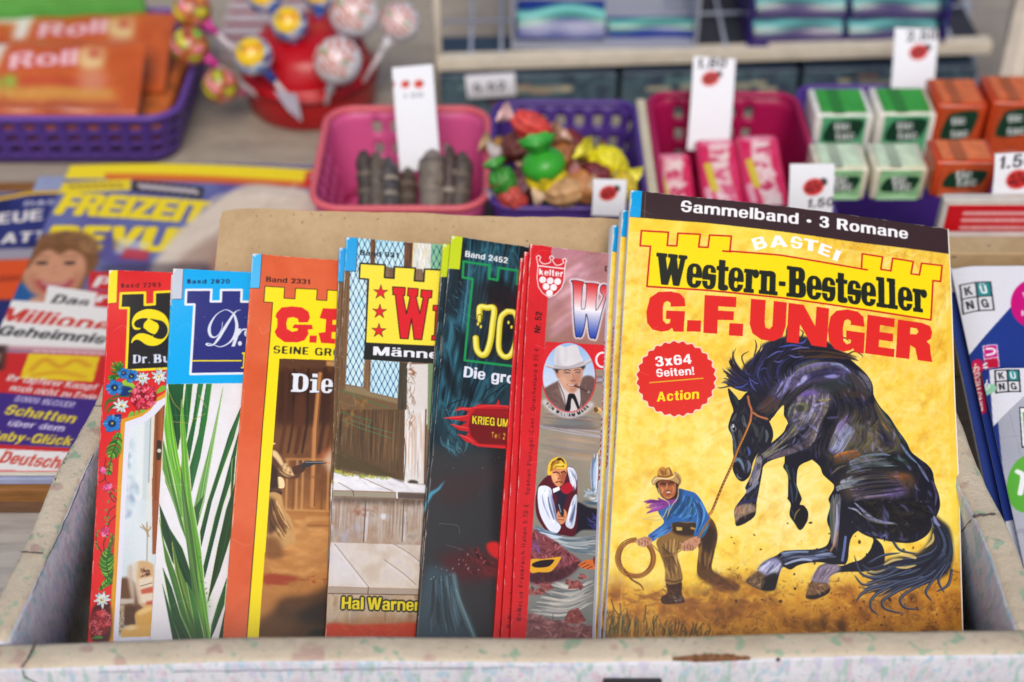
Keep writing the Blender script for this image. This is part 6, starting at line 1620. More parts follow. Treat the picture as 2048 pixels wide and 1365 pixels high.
# ---- 4: western with latticed window
C4 = canvas(S4,.0025,(120,100,84))
def paint_window(c):
    a = lambda p: Z(650,470,3.592, p); b = lambda p: Z(640,840,3.033, p)
    c.tone([(96,76,60),(130,106,84),(112,92,76)],24,5,1, None, 4,4)
    def lattice(poly, c1, c2, seed):
        c.grad(poly, c1, c2, poly[0], poly[-1]); old = c.clip; c.clip = c.mask(poly)
        c.tone([c1, c2,(206,230,236)],26, seed, .35, c.clip)
        lo, hi = np.min(poly, 0), np.max(poly, 0)
        q = random.Random(seed)
        st = 11.5
        for s in (1,-1):
            k = -60
            while k < 90:
                x = lo[0] + k * st
                pts = [(x + s * (y - lo[1]) * .47 + q.uniform(-.6,.6), y) for y in np.arange(lo[1] - 5, hi[1] + 12,12)]
                c.line(pts, 1.25,(38,58,116),.85, smooth=False); k += 1
        for k in range(-20,40):
            for j in range(0,60):
                y = lo[1] + j * st * 1.064 ; x = lo[0] + (k + .5 * (j % 2)) * st
                if lo[0] - 5 < x < hi[0] + 5 and y < hi[1] + 5: c.ellipse((x, y),1.7,2,(30,44,96),.85,0,0,8)
        c.clip = old
    sky1, sky2 = (150,208,222),(190,220,232)
    lattice(a([(120,-20),(330,-20),(326,200),(300,320),(280,1095),(148,1072),(180,300)]), sky1, sky2,3)
    lattice(a([(362,-20),(575,30),(565,260),(360,200)]), sky1, sky2,4); lattice(a([(330,895),(536,915),(520,1176),(325,1130)]), sky2,(176,214,234),5)
    W1 = [(96,70,52),(70,50,40),(130,100,74),(150,120,84)]
    def beam(p, col, n=30, seed=1):
        P = a(p); c.fill(P, col); c.hatch([P[0], P[3]],[P[1], P[2]], n, [tuple(np.clip(np.array(col) * k, 0,255)) for k in (.7,.85,1.2,1.35)],1.8,.6,.02, seed=seed)
    beam([(330,-20),(364,-20),(358,200),(326,200)],(104,74,56)); beam([(575,30),(636,40),(628,240),(565,235)],(98,68,54)); beam([(150,262),(182,262),(146,1110),(100,1110)],(112,86,62),40,3)
    beam([(286,895),(330,897),(320,1140),(274,1100)],(124,98,72),30,5); beam([(536,915),(598,925),(580,1400),(512,1400)],(72,66,56),40,6)
    c.fill(a([(636,40),(764,60),(760,250),(628,240)]),(206,208,204),1,0); c.dabs(a([(636,40),(764,60),(760,250),(628,240)]),40,[(226,228,226),(184,184,176),(214,196,150)],3,20,1.5,.2,.6,3, smooth=False); c.line(a([(636,60),(626,240)]),2,(214,190,110),.8)
    c.fill(a([(764,60),(1400,120),(1400,900),(740,900)]),(120,178,146),1,0); lattice(a([(764,78),(1000,90),(1000,260),(760,250)]),(120,178,146),(140,190,150),8)
    post = a([(592,930),(740,930),(742,1365),(584,1365)]); c.fill(post, (206,202,198)); c.fill(a([(740,925),(1300,940),(1300,1400),(735,1400)]),(118,140,106))
    # panelled door
    c.fill(a([(146,1075),(274,1110),(325,1140),(520,1190),(520,1420),(60,1420),(90,1110)]),(112,90,66),1,1); c.fill(a([(150,1075),(280,1100),(325,1135),(520,1180),(520,1215),(300,1160),(140,1120)]),(138,122,94),.9,1)
    pan = b([(105,-60),(530,-60),(505,380),(430,350),(90,190)]); c.fill(pan, (92,72,54)); c.hatch(b([(110,-80),(100,60),(95,190)]), b([(500,-60),(490,180),(490,370)]),160,[(120,92,64),(70,54,42),(140,106,72),(60,50,42),(104,90,70)],3,.45,.02)
    c.fill(b([(90,190),(300,270),(480,350),(505,382),(400,350),(90,300)]),(76,66,44),.9,3)
    for p in ([(100,1120),(180,1142),(300,1190),(450,1240)],[(95,1270),(200,1300),(340,1340)]): c.line(a(p),1.6,(50,120,84),.85)
    for p in ([(130,0),(240,50),(440,115)],[(180,0),(320,50),(440,80)],[(290,50),(300,20)]): c.line(b(p),1.1,(70,140,110),.8)
    c.dabs(a([(120,1150),(300,1200),(260,1365),(100,1365)]),40,[(150,110,66),(170,120,60),(90,66,48)],4,12,1.4,.6,.5,5, soft=1)
    # post with flaking paint
    pb = b([(515,-60),(640,-60),(632,388),(508,385)]); c.fill(pb, (210,208,206)); c.hatch(b([(520,-50),(512,380)]), b([(635,-50),(630,385)]),70,[(232,232,236),(180,172,164),(196,150,120),(222,220,220)],3,.6,.02)
    c.dabs(a([(595,940),(640,940),(640,1365),(590,1365)]),60,[(150,100,70),(120,84,64),(236,236,238)],2.4,14,1.5,.4,.6,6); c.dabs(a([(600,955),(650,990),(640,1010),(605,1000)]),14,[(150,90,50),(110,70,50)],2.4,9,.6,.6,.9,7)
    c.fill(b([(536,372),(560,364),(590,372),(592,388),(538,388)]),(66,56,50),1,1, True); c.line(b([(642,-60),(634,390)]),3,(104,72,58),.9, smooth=False); c.line(b([(512,110),(520,220),(508,380)]),2,(70,60,54),.8)
    # step
    c.fill(b([(80,320),(200,335),(430,350),(500,380),(680,396),(680,445),(80,430)]),(214,214,220),1,1); c.dabs(b([(88,320),(660,400),(640,440),(85,425)]),60,[(236,236,242),(196,192,190),(222,222,230)],4,30,.25,.3,.6,3, soft=1)
    c.dabs(b([(88,300),(200,330),(440,355),(300,350),(90,325)]),70,[(150,170,60),(110,130,50),(180,170,70)],3,8,.3,.8,.7,4)
    for p in ([(230,340),(340,390),(440,432)],[(110,380),(170,412),(200,430)]): c.line(b(p),1.3,(120,84,60),.8)
    c.fill(b([(75,430),(200,432),(470,440),(680,448),(680,480),(470,474),(75,462)]),(150,142,126),1,0); c.fill(b([(472,440),(680,448),(680,484),(472,476)]),(92,80,76),1,1); c.line(b([(75,430),(200,432),(470,440)]),1.4,(130,90,60),.8); c.line(b([(200,430),(205,462)]),1.6,(90,80,70)); c.line(b([(466,432),(468,474)]),2.6,(226,228,234))
    # riser stones
    rs = b([(70,466),(680,484),(640,760),(60,744)]); c.fill(rs, (160,142,128)); c.clip = c.mask(rs)
    c.tone([(128,108,92),(176,164,152),(160,136,116),(186,178,176)],30,8,.9, c.clip, 4,1.6); c.fill(b([(70,460),(680,478),(680,520),(70,505)]),(84,70,60),.75,4)
    c.hatch(b([(80,480),(70,740)]), b([(640,490),(625,745)]),120,[(120,98,82),(196,188,184),(150,124,104),(170,164,170)],2.6,.4,.02); c.dabs(b([(80,640),(260,640),(250,740),(70,740)]),40,[(150,156,180),(170,170,186)],5,16,1.4,.6,.4,5, soft=2); c.dabs(b([(200,520),(320,520),(330,560),(240,580)]),20,[(140,80,60),(120,70,56)],4,10,.8,.8,.5,6, soft=1)
    for x0, x1 in ((278,264),(508,498)): c.line(b([(x0,490),(x1,740)]),2,(84,70,62),.9, smooth=False); c.line(b([(x0 + 12,560),(x1 + 12,735)]),2.6,(214,216,226),.8, smooth=False, soft=1)
    c.fill(b([(370,572),(400,572),(396,604),(372,600)]),(206,208,216),.9,1, True); c.clip = None
    tr_ = b([(64,744),(660,762),(640,1030),(50,1014)]); c.grad(tr_, (196,186,176),(206,192,168), b([(300,750)])[0], b([(300,1010)])[0]); c.clip = c.mask(tr_); c.tone([(214,206,200),(184,170,156),(204,196,190),(190,186,192)],46,9,.7, c.clip)
    c.fill(b([(60,770),(100,770),(300,1010),(60,1010)]),(206,206,214),.6,10)
    for p in ([(90,755),(180,870),(290,1010)],[(390,850),(500,930),(580,1000)],[(440,750),(540,810),(640,890)]): c.line(b(p),1.6,(122,96,80),.8); c.line(b([(x - 8, y + 6) for x, y in p]),3,(222,222,230),.5, soft=2)
    c.line(b([(64,742),(300,740),(500,745),(640,760)]),1.6,(196,150,100),.7); c.clip = None
    c.fill(b([(48,1012),(640,1030),(640,1066),(46,1056)]),(164,150,136)); c.line(b([(46,1056),(640,1066)]),2.6,(90,66,54),.9, smooth=False); c.line(b([(294,1015),(290,1055)]),1.8,(96,80,70)); c.line(b([(60,1012),(280,1020),(640,1028)]),1,(150,100,70),.6)
    lw_ = b([(44,1058),(640,1068),(620,1262),(38,1262)]); c.fill(lw_, (170,148,122)); c.clip = c.mask(lw_); c.tone([(150,120,92),(186,170,150),(176,150,118),(160,150,140)],30,12,.9, c.clip, 4,1.5)
    c.line(b([(182,1080),(180,1240)]),1.6,(206,200,190),.8, smooth=False); c.line(b([(398,1080),(394,1230)]),1.6,(110,90,80),.8, smooth=False); c.fill(b([(40,1240),(180,1215),(400,1200),(640,1220),(640,1280),(40,1280)]),(150,90,50),.5,6, True); c.clip = None
    c.fill(b([(30,1256),(200,1246),(420,1240),(640,1256),(640,1500),(20,1500)]),(190,62,36),1,2, True); c.dabs(b([(38,1250),(600,1245),(590,1320),(34,1320)]),40,[(206,80,44),(150,50,34),(196,110,70)],5,18,.1,.5,.4,8, soft=1)
    c.punch(1.28)
    c.tone([(120,112,104),(150,142,134)],9,71,.12)
    # lettering
    c.fill(a([(90,0),(236,0),(223,262),(90,262)]),(40,164,228)); c.line(a([(110,258),(223,262),(235,20)]),1.2,(30,36,44),.9, smooth=False)
    set_word(c, GROT, 'Band 931', *a([(250,144),(528,165)]),10.6,(36,48,54))
    crenel(c, a([(252,204),(433,215),(428,305),(496,310),(500,228),(649,238),(643,328),(710,333),(716,245),(990,262),(990,350),(1600,380),(1600,850),(291,776),(312,318),(246,312)]),(250,228,66),(36,36,34),3.4)
    for s in ((400,410),(393,548),(387,686)): star(c, a([s])[0],15,5.8,5,(226,42,48),-math.pi / 2 + .05,(50,24,20),1)
    Wp = a([(486,371),(578,376),(574,432),(562,435),(586,566),(612,440),(593,435),(597,379),(671,385),(666,440),(655,443),(682,562),(706,450),(688,445),(692,392),(771,399),(766,450),(745,453),(696,753),(640,750),(622,600),(598,746),(541,743),(505,426),(488,428)])
    c.fill(Wp, (222,34,44)); c.line(Wp + [Wp[0]],2.1,(56,22,22), smooth=False)
    Ip = a([(778,504),(860,508),(858,545),(840,545),(832,720),(850,722),(848,760),(766,756),(768,724),(786,722),(796,545),(776,542)]); c.fill(Ip, (222,34,44)); c.line(Ip + [Ip[0]],2.1,(56,22,22), smooth=False)
    c.fill(a([(284,776),(1600,852),(1600,980),(278,894)]),(36,36,36)); set_word(c, GROT, 'M\u00e4nner', *a([(345,862),(888,897)]),18.5,(238,238,246))
    set_word(c, GROT, 'Hal Warner', *b([(130,1149),(606,1161)]),24.5,(232,212,30), gap=.06, space=.16, outline=(38,40,26), ow=3.2)
paint_window(C4)

# ---- 5: dark thriller
C5 = canvas(S5,.0025,(20,34,42))
def paint_dark(c):
    a = lambda p: Z(830,460,2.967, p); b = lambda p: Z(820,880,3.33, p)
    c.tone([(16,24,30),(30,58,70),(20,36,46)],40,5,1, None, 4,2.5)
    T = [(44,110,130),(26,66,84),(70,140,156),(12,20,28),(34,84,104),(18,40,52)]
    c.hatch(a([(250,60),(220,500),(150,900),(120,1200)]), a([(620,60),(560,400),(420,900),(260,1250)]),320, T, 6,.55,.08, span=(0,1), lo=.15)
    for p, w, al in (([(200,500),(240,620),(210,760),(230,900)],18,.9),([(170,660),(190,800),(160,950)],14,.8),([(300,900),(250,1050),(230,1180)],16,.8),([(420,880),(400,980),(330,1060)],14,.8),([(560,880),(480,960),(430,1040)],12,.7),([(140,1000),(190,1130),(240,1240)],14,.7),([(330,260),(360,180),(420,100)],9,.7),([(480,90),(470,180),(440,260)],9,.7),([(560,110),(590,180),(600,260)],9,.7)):
        c.line(a(p), w, (64,134,152), al * .6, taper=(.2,.2), soft=3); c.hatch(a(p), a([(x + 26, y) for x, y in p]),16, T, 3,.6,.04)
    for p, w in (([(290,80),(260,300),(230,520)],26),([(250,560),(290,700),(290,860)],22),([(170,760),(220,900),(240,1000)],22),([(330,1000),(300,940),(300,860)],26),([(200,300),(195,420)],10),([(480,300),(540,500),(520,640)],60),([(540,120),(480,200)],10)): c.line(a(p), w, (12,18,24),.75, taper=(.3,.3), soft=4)
    c.fill(a([(345,300),(600,340),(580,800),(300,760)]),(28,20,24),.55,8); c.dabs(a([(460,330),(600,350),(580,520),(480,500)]),20,[(70,26,30),(50,22,28),(14,14,18)],7,60,1.4,.2,.5,6, soft=3)
    c.dabs(a([(200,330),(320,330),(290,620),(230,560)]),60,[(40,100,130),(70,130,150),(30,70,100)],2.4,16,1.2,.3,.5,7)
    for p in ([(540,860),(420,960),(400,1030)],[(570,900),(480,960),(420,1000)],[(300,1000),(220,1030),(180,1060)],[(260,970),(230,1060),(200,1100)],[(360,870),(330,960),(350,1020)]): c.line(a(p),2,(12,18,22),.9, taper=(.3,.1))
    # lower half: sky sheen painted as grey over near black; red eye, grey blue cloth
    c.fill(a([(60,1290),(800,1310)]) + b([(1200,1500),(-60,1500)]),(52,52,55),.97,10); c.fill(b([(540,-20),(700,-20),(650,720),(600,1350),(560,1350)]),(24,22,26),.8,8)
    c.fill(b([(120,300),(340,230),(600,200),(560,270),(340,430),(200,400)]),(66,44,46),.6,12, True); c.fill(b([(200,780),(420,740),(600,780),(600,900),(300,940)]),(84,34,38),.8,10, True)
    c.fill(b([(508,700),(540,680),(580,682),(640,740),(640,820),(590,800),(530,762)]),(206,36,34),.98,2, True); c.line(b([(440,740),(470,790),(540,830),(610,840)]),7,(26,18,20),.9, soft=1); c.line(b([(450,720),(470,780),(500,820)]),3,(150,40,44),.8, soft=1); c.fill(b([(470,860),(600,840),(600,900),(500,910)]),(120,36,40),.6,6, True)
    c.dabs(b([(320,760),(520,730),(600,860),(480,930),(330,880)]),60,[(120,40,44),(60,26,30),(150,52,54)],3.4,16,.7,.5,.5,8, soft=1)
    c.fill(b([(100,880),(200,850),(290,900),(330,1080),(420,1320),(40,1350)]),(62,84,96),.8,8, True); c.hatch(b([(140,900),(130,1100),(100,1320)]), b([(280,900),(320,1120),(400,1320)]),70,[(84,110,122),(44,60,70),(100,130,140),(54,74,86),(40,40,46)],5,.5,.05)
    c.line(b([(290,900),(320,1060),(370,1180),(430,1320)]),8,(104,140,146),.8, soft=2)
    for i in range(12): c.line(b([(306 + i * 10,1000 + i * 27),(318 + i * 10,1022 + i * 27)]),3.4,(160,186,186),.7, taper=(.4,.2))
    for x, y, s in ((385,765,2.4),(326,800,2),(326,830,2),(285,860,2.4),(388,860,2.8),(355,803,1.6),(372,835,1.6),(445,750,1.6),(475,788,1.6),(490,820,1.6),(457,868,1.8),(265,900,1.6),(210,860,1.4),(175,850,1.4),(245,870,1.4),(140,930,2),(158,915,1.8),(212,935,1.6),(484,188,1),(568,130,.8),(592,118,.8),(290,188,.8),(465,358,.8),(240,170,.7)): c.line(b([(x, y - s * 2.2),(x - s * 1.2, y + s * 2.2)]), s * 1.1,(190,206,216),.9, taper=(.5,.3))
    c.fill(b([(100,400),(130,350),(180,325),(235,268),(200,330),(150,370),(115,430)]),(70,160,190),.9,1); c.hatch(b([(100,60),(100,400)]), b([(130,60),(120,500)]),12,[(30,80,110),(60,140,170)],2,.5); c.dabs(b([(230,0),(400,0),(340,70),(260,80)]),24,[(40,100,120),(80,140,150)],3,22,1.1,.3,.6,4)
    # flaming red plate
    F1 = a([(345,1052),(380,1036),(480,1040),(495,1005),(505,1045),(900,1080),(900,1310),(545,1300),(370,1288),(340,1270),(300,1258),(250,1212),(300,1225),(318,1200),(260,1190),(205,1152),(270,1165),(310,1140),(240,1130),(165,1118),(230,1108),(300,1105),(318,1080),(280,1070),(232,1076),(262,1052),(320,1056)])
    c.fill(F1,(196,30,36)); c.fill(a([(362,1066),(560,1066),(900,1090),(900,1294),(380,1272),(330,1225),(318,1165),(330,1105)]),(112,14,20),1,1); c.grad(a([(362,1066),(900,1090),(900,1180),(330,1150),(335,1105)]),(170,24,30),(112,14,20), a([(450,1066)])[0], a([(446,1180)])[0],.8, soft=2)
    for p in ([(170,1118),(260,1112),(320,1100)],[(236,1074),(290,1062),(340,1064)],[(210,1154),(280,1172),(320,1180)],[(256,1214),(310,1236),(350,1262)]): c.line(a(p),2.6,(236,84,80),.8, taper=(.2,.3))
    c.line(a([(345,1056),(480,1044),(700,1062)]),2.4,(226,60,60),.9); c.line(a([(340,1272),(545,1294),(700,1304)]),2,(226,40,44),.9)
    set_word(c, GROT, 'KRIEG UM', *a([(338,1152),(553,1172)]),16.5,(232,206,40), gap=.07, space=.2, outline=(40,10,12), ow=1)
    set_word(c, GROT, 'Teil 2 von', *a([(450,1238),(606,1254)]),13.5,(222,196,50), gap=.08, thin=.4)
    # lettering
    c.fill(a([(150,20),(284,30),(266,235),(150,228)]),(196,216,26)); c.line(a([(170,229),(266,235)]),1,(40,50,20),.8, smooth=False)
    set_word(c, GROT, 'Band 2452', *a([(297,158),(549,199)]),12,(232,236,238))
    cr = a([(288,187),(445,211),(440,287),(490,297),(496,224),(612,242),(604,320),(660,330),(664,250),(1300,350),(1300,930),(600,812),(295,773),(343,290),(284,282)])
    c.line(cr + [cr[0]],4.6,(24,150,80), smooth=False)
    def drip(pts, w):
        p = catmull(a(pts), False, 8)
        c.line(p, w + 3.4,(60,56,14),.9, smooth=False); c.line(p, w, (206,190,40),1, smooth=False); c.line(p + np.array((-1.2,-1.2)),w * .6,(244,232,80),.9, smooth=False, soft=1); c.line(p + np.array((-2,-2)),w * .22,(255,250,180),.8, smooth=False, soft=1)
    drip([(384,520),(388,458),(430,460),(470,466),(462,560),(448,660),(424,730),(394,740),(368,706),(362,640)],11.5); drip([(548,482),(512,520),(500,620),(500,710),(530,752),(570,740),(600,660),(608,540),(590,490),(548,482)],10.5); drip([(386,510),(384,540)],6)
    for p in ((375,556),(392,572),(556,548),(574,575)): c.ellipse(a([p])[0],2.2,3.4,(236,222,70))
    set_word(c, GROT, 'Die gro', *a([(287,873),(590,916)]),23,(228,232,244), gap=.07)
    c.line(a([(217,45),(150,760)]) + b([(140,100),(50,1300)]),1.2,(170,130,90),.6, smooth=False)
paint_dark(C5)

# ---- 6: red spined western
SP6 = .003
C6 = canvas(S6, SP6,(214,32,40))
def paint_redspine(c):
    a = lambda p: Z(1020,480,3.592, p); b = lambda p: Z(980,840,3.035, p)
    pic = a([(304,-20),(1500,100)]) + b([(1500,1500),(204,1500)])
    c.grad(pic, (178,124,134),(150,112,104), a([(500,60)])[0], a([(480,740)])[0]); c.clip = c.mask(pic)
    c.hatch(a([(280,300),(500,150),(760,60)]), a([(280,720),(500,560),(760,520)]),90,[(206,160,170),(150,104,100),(190,140,130),(130,96,90),(222,186,196),(160,110,130)],10,.35,.1, soft=3)
    c.fill(a([(560,60),(740,90),(740,330),(600,300)]),(140,100,96),.5,12); c.dabs(a([(290,60),(700,80),(700,200),(300,420)]),40,[(226,196,206),(200,150,160)],3,46,-.6,.2,.35,5, soft=2)
    # sea and shore
    c.fill(a([(240,900),(1000,900)]) + b([(1200,1500),(180,1500)]),(146,134,118),1,3)
    c.grad(b([(290,60),(1000,60),(1000,660),(250,660)]),(150,140,124),(134,130,118), b([(500,60)])[0], b([(480,560)])[0]); c.hatch(b([(300,90),(500,110),(720,140)]), b([(290,200),(500,240),(720,260)]),40,[(170,140,110),(130,124,120),(150,146,150),(176,150,124)],5,.4,.05, soft=1)
    for p in ([(305,35),(480,65),(690,105)],[(305,45),(480,80),(690,110)],[(470,58),(600,66),(690,80)]): c.line(b(p),1.4,(176,180,214),.8)
    c.hatch(a([(230,1230),(450,1245),(690,1290)]), a([(225,1350),(450,1360),(690,1365)]),26,[(110,116,120),(150,140,130),(96,110,120),(90,70,74)],4,.6, soft=1); c.hatch(a([(600,980),(690,985)]), a([(600,1060),(690,1070)]),12,[(150,110,110),(110,100,104),(170,170,196)],3,.6)
    c.fill(b([(255,640),(420,690),(680,660),(680,1290),(215,1310)]),(120,124,122),.95,4); c.hatch(b([(270,650),(450,720),(680,690)]), b([(380,760),(520,800),(680,830)]),90,[(90,112,130),(150,160,166),(60,84,104),(186,190,190),(110,120,124)],4,.7,.06)
    c.hatch(b([(380,960),(520,1000),(650,940)]), b([(230,1180),(450,1190),(650,1100)]),90,[(150,148,140),(190,186,176),(100,104,106),(84,92,98),(206,204,196)],4.5,.6,.06)
    # splash
    c.dabs(b([(580,440),(640,420),(690,430),(680,500),(600,490)]),40,[(214,222,232),(120,140,160),(180,196,210)],3,16,.2,.9,.8,3); c.hatch(b([(625,210),(615,330),(620,460)]), b([(655,200),(650,330),(645,460)]),26,[(206,220,232),(90,110,140),(160,180,206),(236,240,246)],3.4,.85,.05); c.hatch(b([(560,480),(620,500),(690,500)]), b([(560,520),(620,520),(690,530)]),10,[(96,116,130),(70,90,110)],2.4,.8)
    # gunman with fair hair in a white shirt and dark waistcoat, lying in the water
    c.fill(b([(520,510),(600,530),(690,560),(690,660),(560,670),(500,700)]),(36,34,48),1,1, True); c.dabs(b([(590,590),(690,570),(690,650),(600,650)]),24,[(60,60,130),(40,40,80),(96,100,170)],4,18,.3,.5,.7,4)
    c.fill(b([(285,430),(300,390),(350,340),(460,290),(500,290),(526,340),(530,480),(520,690),(440,700),(360,690),(290,600),(275,500)]),(88,30,44),1,0, True)
    c.fill(b([(290,430),(320,400),(370,420),(380,500),(400,600),(430,650),(400,690),(350,660),(300,560)]),(214,220,234),1,0, True); c.fill(b([(470,290),(510,300),(528,360),(500,410),(480,350)]),(206,212,226),1,0, True); c.fill(b([(500,480),(528,460),(520,600),(500,660),(460,640),(470,580)]),(196,206,220),1,0, True)
    c.hatch(b([(310,420),(330,520),(380,640)]), b([(370,420),(390,520),(420,650)]),36,[(96,110,150),(244,246,250),(60,76,120),(170,184,210)],3,.75); c.hatch(b([(480,300),(510,380),(490,420)]), b([(520,320),(526,400),(510,470)]),14,[(96,110,140),(240,244,250)],2.6,.8); c.hatch(b([(500,500),(480,580),(470,650)]), b([(526,480),(510,580),(490,660)]),16,[(90,110,150),(240,244,250),(60,70,110)],2.6,.8)
    c.fill(b([(378,430),(430,405),(480,400),(470,460),(440,540),(400,530),(410,470)]),(44,40,60),1,0, True); c.fill(b([(430,410),(480,380),(505,420),(470,450),(440,440)]),(170,30,50),1,0, True); c.fill(b([(380,420),(420,405),(425,425),(385,445)]),(236,238,244))
    c.fill(b([(360,290),(372,250),(420,230),(460,260),(466,310),(455,360),(440,395),(410,405),(385,380),(368,330)]),(206,140,100),1,0, True); c.fill(b([(372,330),(400,320),(400,360),(385,380)]),(226,166,120),.9,1, True); c.fill(b([(430,330),(462,320),(450,380),(430,396)]),(140,72,56),.7,1, True)
    for p, w, col in (([(385,322),(405,318),(415,326)],2.4,(50,24,20)),([(432,320),(450,314),(458,320)],2.4,(50,24,20)),([(420,322),(424,352),(412,360)],2.4,(150,84,60)),([(400,380),(420,376),(438,380)],2,(96,36,34)),([(395,345),(405,352),(402,366)],2,(236,190,150))): c.line(b(p), w, col, .9)
    c.fill(b([(348,330),(355,270),(380,238),(420,226),(455,244),(466,290),(440,300),(400,296),(380,300),(370,335)]),(226,186,60),1,0, True); c.hatch(b([(360,320),(370,270),(420,234)]), b([(390,300),(420,280),(462,290)]),30,[(246,220,110),(170,120,40),(236,200,70),(60,40,30)],2.6,.8)
    c.hatch(b([(390,240),(430,230),(460,260)]), b([(410,250),(440,250),(462,290)]),8,[(40,30,30)],2.2,.8)
    c.fill(b([(410,560),(440,540),(465,560),(462,610),(430,635),(408,600)]),(206,140,100),1,0, True); c.fill(b([(410,510),(430,500),(450,560),(440,590),(420,560)]),(44,46,60),1,0, True); c.line(b([(418,515),(430,560)]),2,(150,160,180),.9); c.line(b([(415,585),(455,590)]),1.6,(120,60,44),.8); c.line(b([(415,605),(450,608)]),1.6,(120,60,44),.8)
    c.hatch(b([(270,640),(330,670),(420,700)]), b([(260,690),(360,720),(480,720)]),30,[(196,214,228),(70,96,120),(226,232,238),(120,140,156)],3,.8)
    # red rocks, fallen hat and hand
    c.fill(b([(255,690),(310,690),(400,740),(470,800),(550,860),(500,930),(400,980),(245,985)]),(126,70,76),1,1, True); c.dabs(b([(260,690),(400,750),(540,860),(480,930),(380,970),(250,980)]),130,[(170,96,104),(84,44,52),(150,110,130),(110,56,60),(190,120,120),(60,36,46)],4,14,.6,.8,.8,5); c.dabs(b([(250,730),(300,740),(300,790),(250,800)]),14,[(130,90,150),(100,70,120)],4,14,.6,.6,.7,6)
    c.fill(b([(420,900),(550,860),(500,930),(400,985),(245,990),(250,930)]),(56,36,44),.7,3, True); c.fill(b([(245,850),(330,845),(420,832),(425,850),(370,920),(300,925),(245,925)]),(214,160,50),1,0, True); c.fill(b([(255,875),(300,856),(350,850),(390,852),(360,888),(310,898),(265,895)]),(44,34,40),1,0, True)
    c.fill(b([(535,880),(590,850),(640,860),(640,905),(570,905),(545,890)]),(196,110,60),1,0, True); c.fill(b([(625,840),(670,820),(670,880),(640,890)]),(120,56,40),1,0, True)
    for p in ([(545,885),(580,868)],[(560,900),(600,880)],[(590,905),(620,890)]): c.line(b(p),1.8,(110,54,36),.9)
    for ctr, rx, ry, s in (((340,1010),16,8,1),((300,1040),14,7,2),((520,1000),17,9,3),((480,985),9,5,4),((560,950),9,5,5),((510,1190),24,16,6),((250,1040),8,8,7)):
        q = b([ctr])[0]; c.fill([(q[0] - rx, q[1] + ry),(q[0] - rx * .5, q[1] - ry * .6),(q[0] + rx * .3, q[1] - ry),(q[0] + rx, q[1] + ry * .6),(q[0] + rx * .4, q[1] + ry)],(130,76,74),1,0); c.dabs([(q[0] - rx, q[1] + ry),(q[0] - rx * .4, q[1] - ry * .6),(q[0] + rx * .3, q[1] - ry),(q[0] + rx, q[1] + ry)],14,[(170,106,100),(84,50,52),(150,96,96)],3,9,.5,.6,.8, s, smooth=False)
    c.fill(b([(215,1180),(320,1200),(450,1240),(640,1270),(640,1330),(210,1330)]),(126,84,84),.95,2, True); c.dabs(b([(220,1190),(640,1270),(630,1320),(215,1320)]),90,[(150,106,104),(100,66,70),(170,130,124),(120,80,84)],5,18,.2,.6,.7,8)
    # horn and knob at the right
    c.fill(a([(600,1215),(625,1198),(690,1240),(690,1310),(640,1250),(605,1240)]),(190,160,110),1,0, True); c.ellipse(a([(616,1222)])[0],4.5,5.5,(110,80,50),1,0); c.line(a([(630,1210),(690,1250)]),2,(226,206,160),.8); c.ellipse(b([(676,198)])[0],6.5,7.5,(196,176,130)); c.ellipse(b([(680,196)])[0],3.4,4.4,(84,64,44))
    # red strip
    c.clip = None; c.punch(1.16, pic)
    c.fill(a([(258,728),(1400,800),(1400,1000),(690,936),(620,928),(230,900)]),(214,38,46)); c.line([(x, y) for x, y in a([(665 + 45 * math.cos(t),862 + 52 * math.sin(t)) for t in np.linspace(0,6.3,40)])],4,(240,236,238), smooth=False)
    set_word(c, GROT, 'Der', *a([(682,226),(776,235)]),11.5,(44,36,36))
    # tricolour W
    Wp = [(445,292),(526,302),(522,330),(512,480),(524,496),(545,480),(552,330),(544,310),(632,318),(628,345),(616,490),(630,500),(660,440),(672,400),(652,372),(655,334),(680,322),(700,345),(694,400),(660,520),(618,695),(604,704),(575,690),(560,560),(548,530),(540,600),(518,688),(490,692),(474,680),(462,520),(455,330)]
    Wq = catmull(a(Wp), True, 4)
    for w, col, al in ((9,(236,232,244),.55),(5,(246,246,250),.9),(2.6,(30,26,40),1)): c.line(np.vstack([Wq, Wq[:1]]), w, col, al, smooth=False, soft=1 if w > 3 else 0)
    c.grad(Wq, (206,40,44),(40,70,170), a([(560,310)])[0], a([(540,690)])[0], mid=(240,236,240)); c.line(np.vstack([Wq, Wq[:1]])[60:],1.2,(36,30,110),.8, smooth=False)
    c.fill(a([(708,340),(1100,380),(1090,430),(720,400)]),(214,60,60)); 
    # crest with crown and grapes
    wh = (244,240,242)
    c.fill(a([(196,120),(400,140),(398,180),(388,300),(350,370),(282,412),(230,380),(200,320)]),(214,32,40),.9)
    c.line(a([(202,185),(394,206),(388,300),(372,345),(330,390),(283,412),(235,380),(205,335),(195,270),(202,185)]),1.5, wh, smooth=False); c.line(a([(198,160),(396,180)]) if False else a([(202,186),(395,207)]),2.2, wh, smooth=False)
    cw = [(202,186),(194,140),(190,125),(205,112),(220,128),(212,146),(240,172),(285,164),(294,140),(284,128),(300,114),(316,130),(306,146),(330,180),(365,178),(386,160),(378,145),(394,134),(406,150),(400,165),(395,207)]
    c.line(a(cw),1.7, wh)
    set_word(c, GROT, 'kelter', *a([(208,252),(384,268)]),14.5, wh, gap=.05, thin=.2)
    for p in ((236,286),(290,293),(343,298),(260,333),(314,340),(285,380)): c.ellipse(a([p])[0],6.8,6.6, wh)
    set_word(c, GROT, 'Nr. 52', *a([(220,668),(232,517)]),12.2,(64,18,22), space=.22, gap=.08)
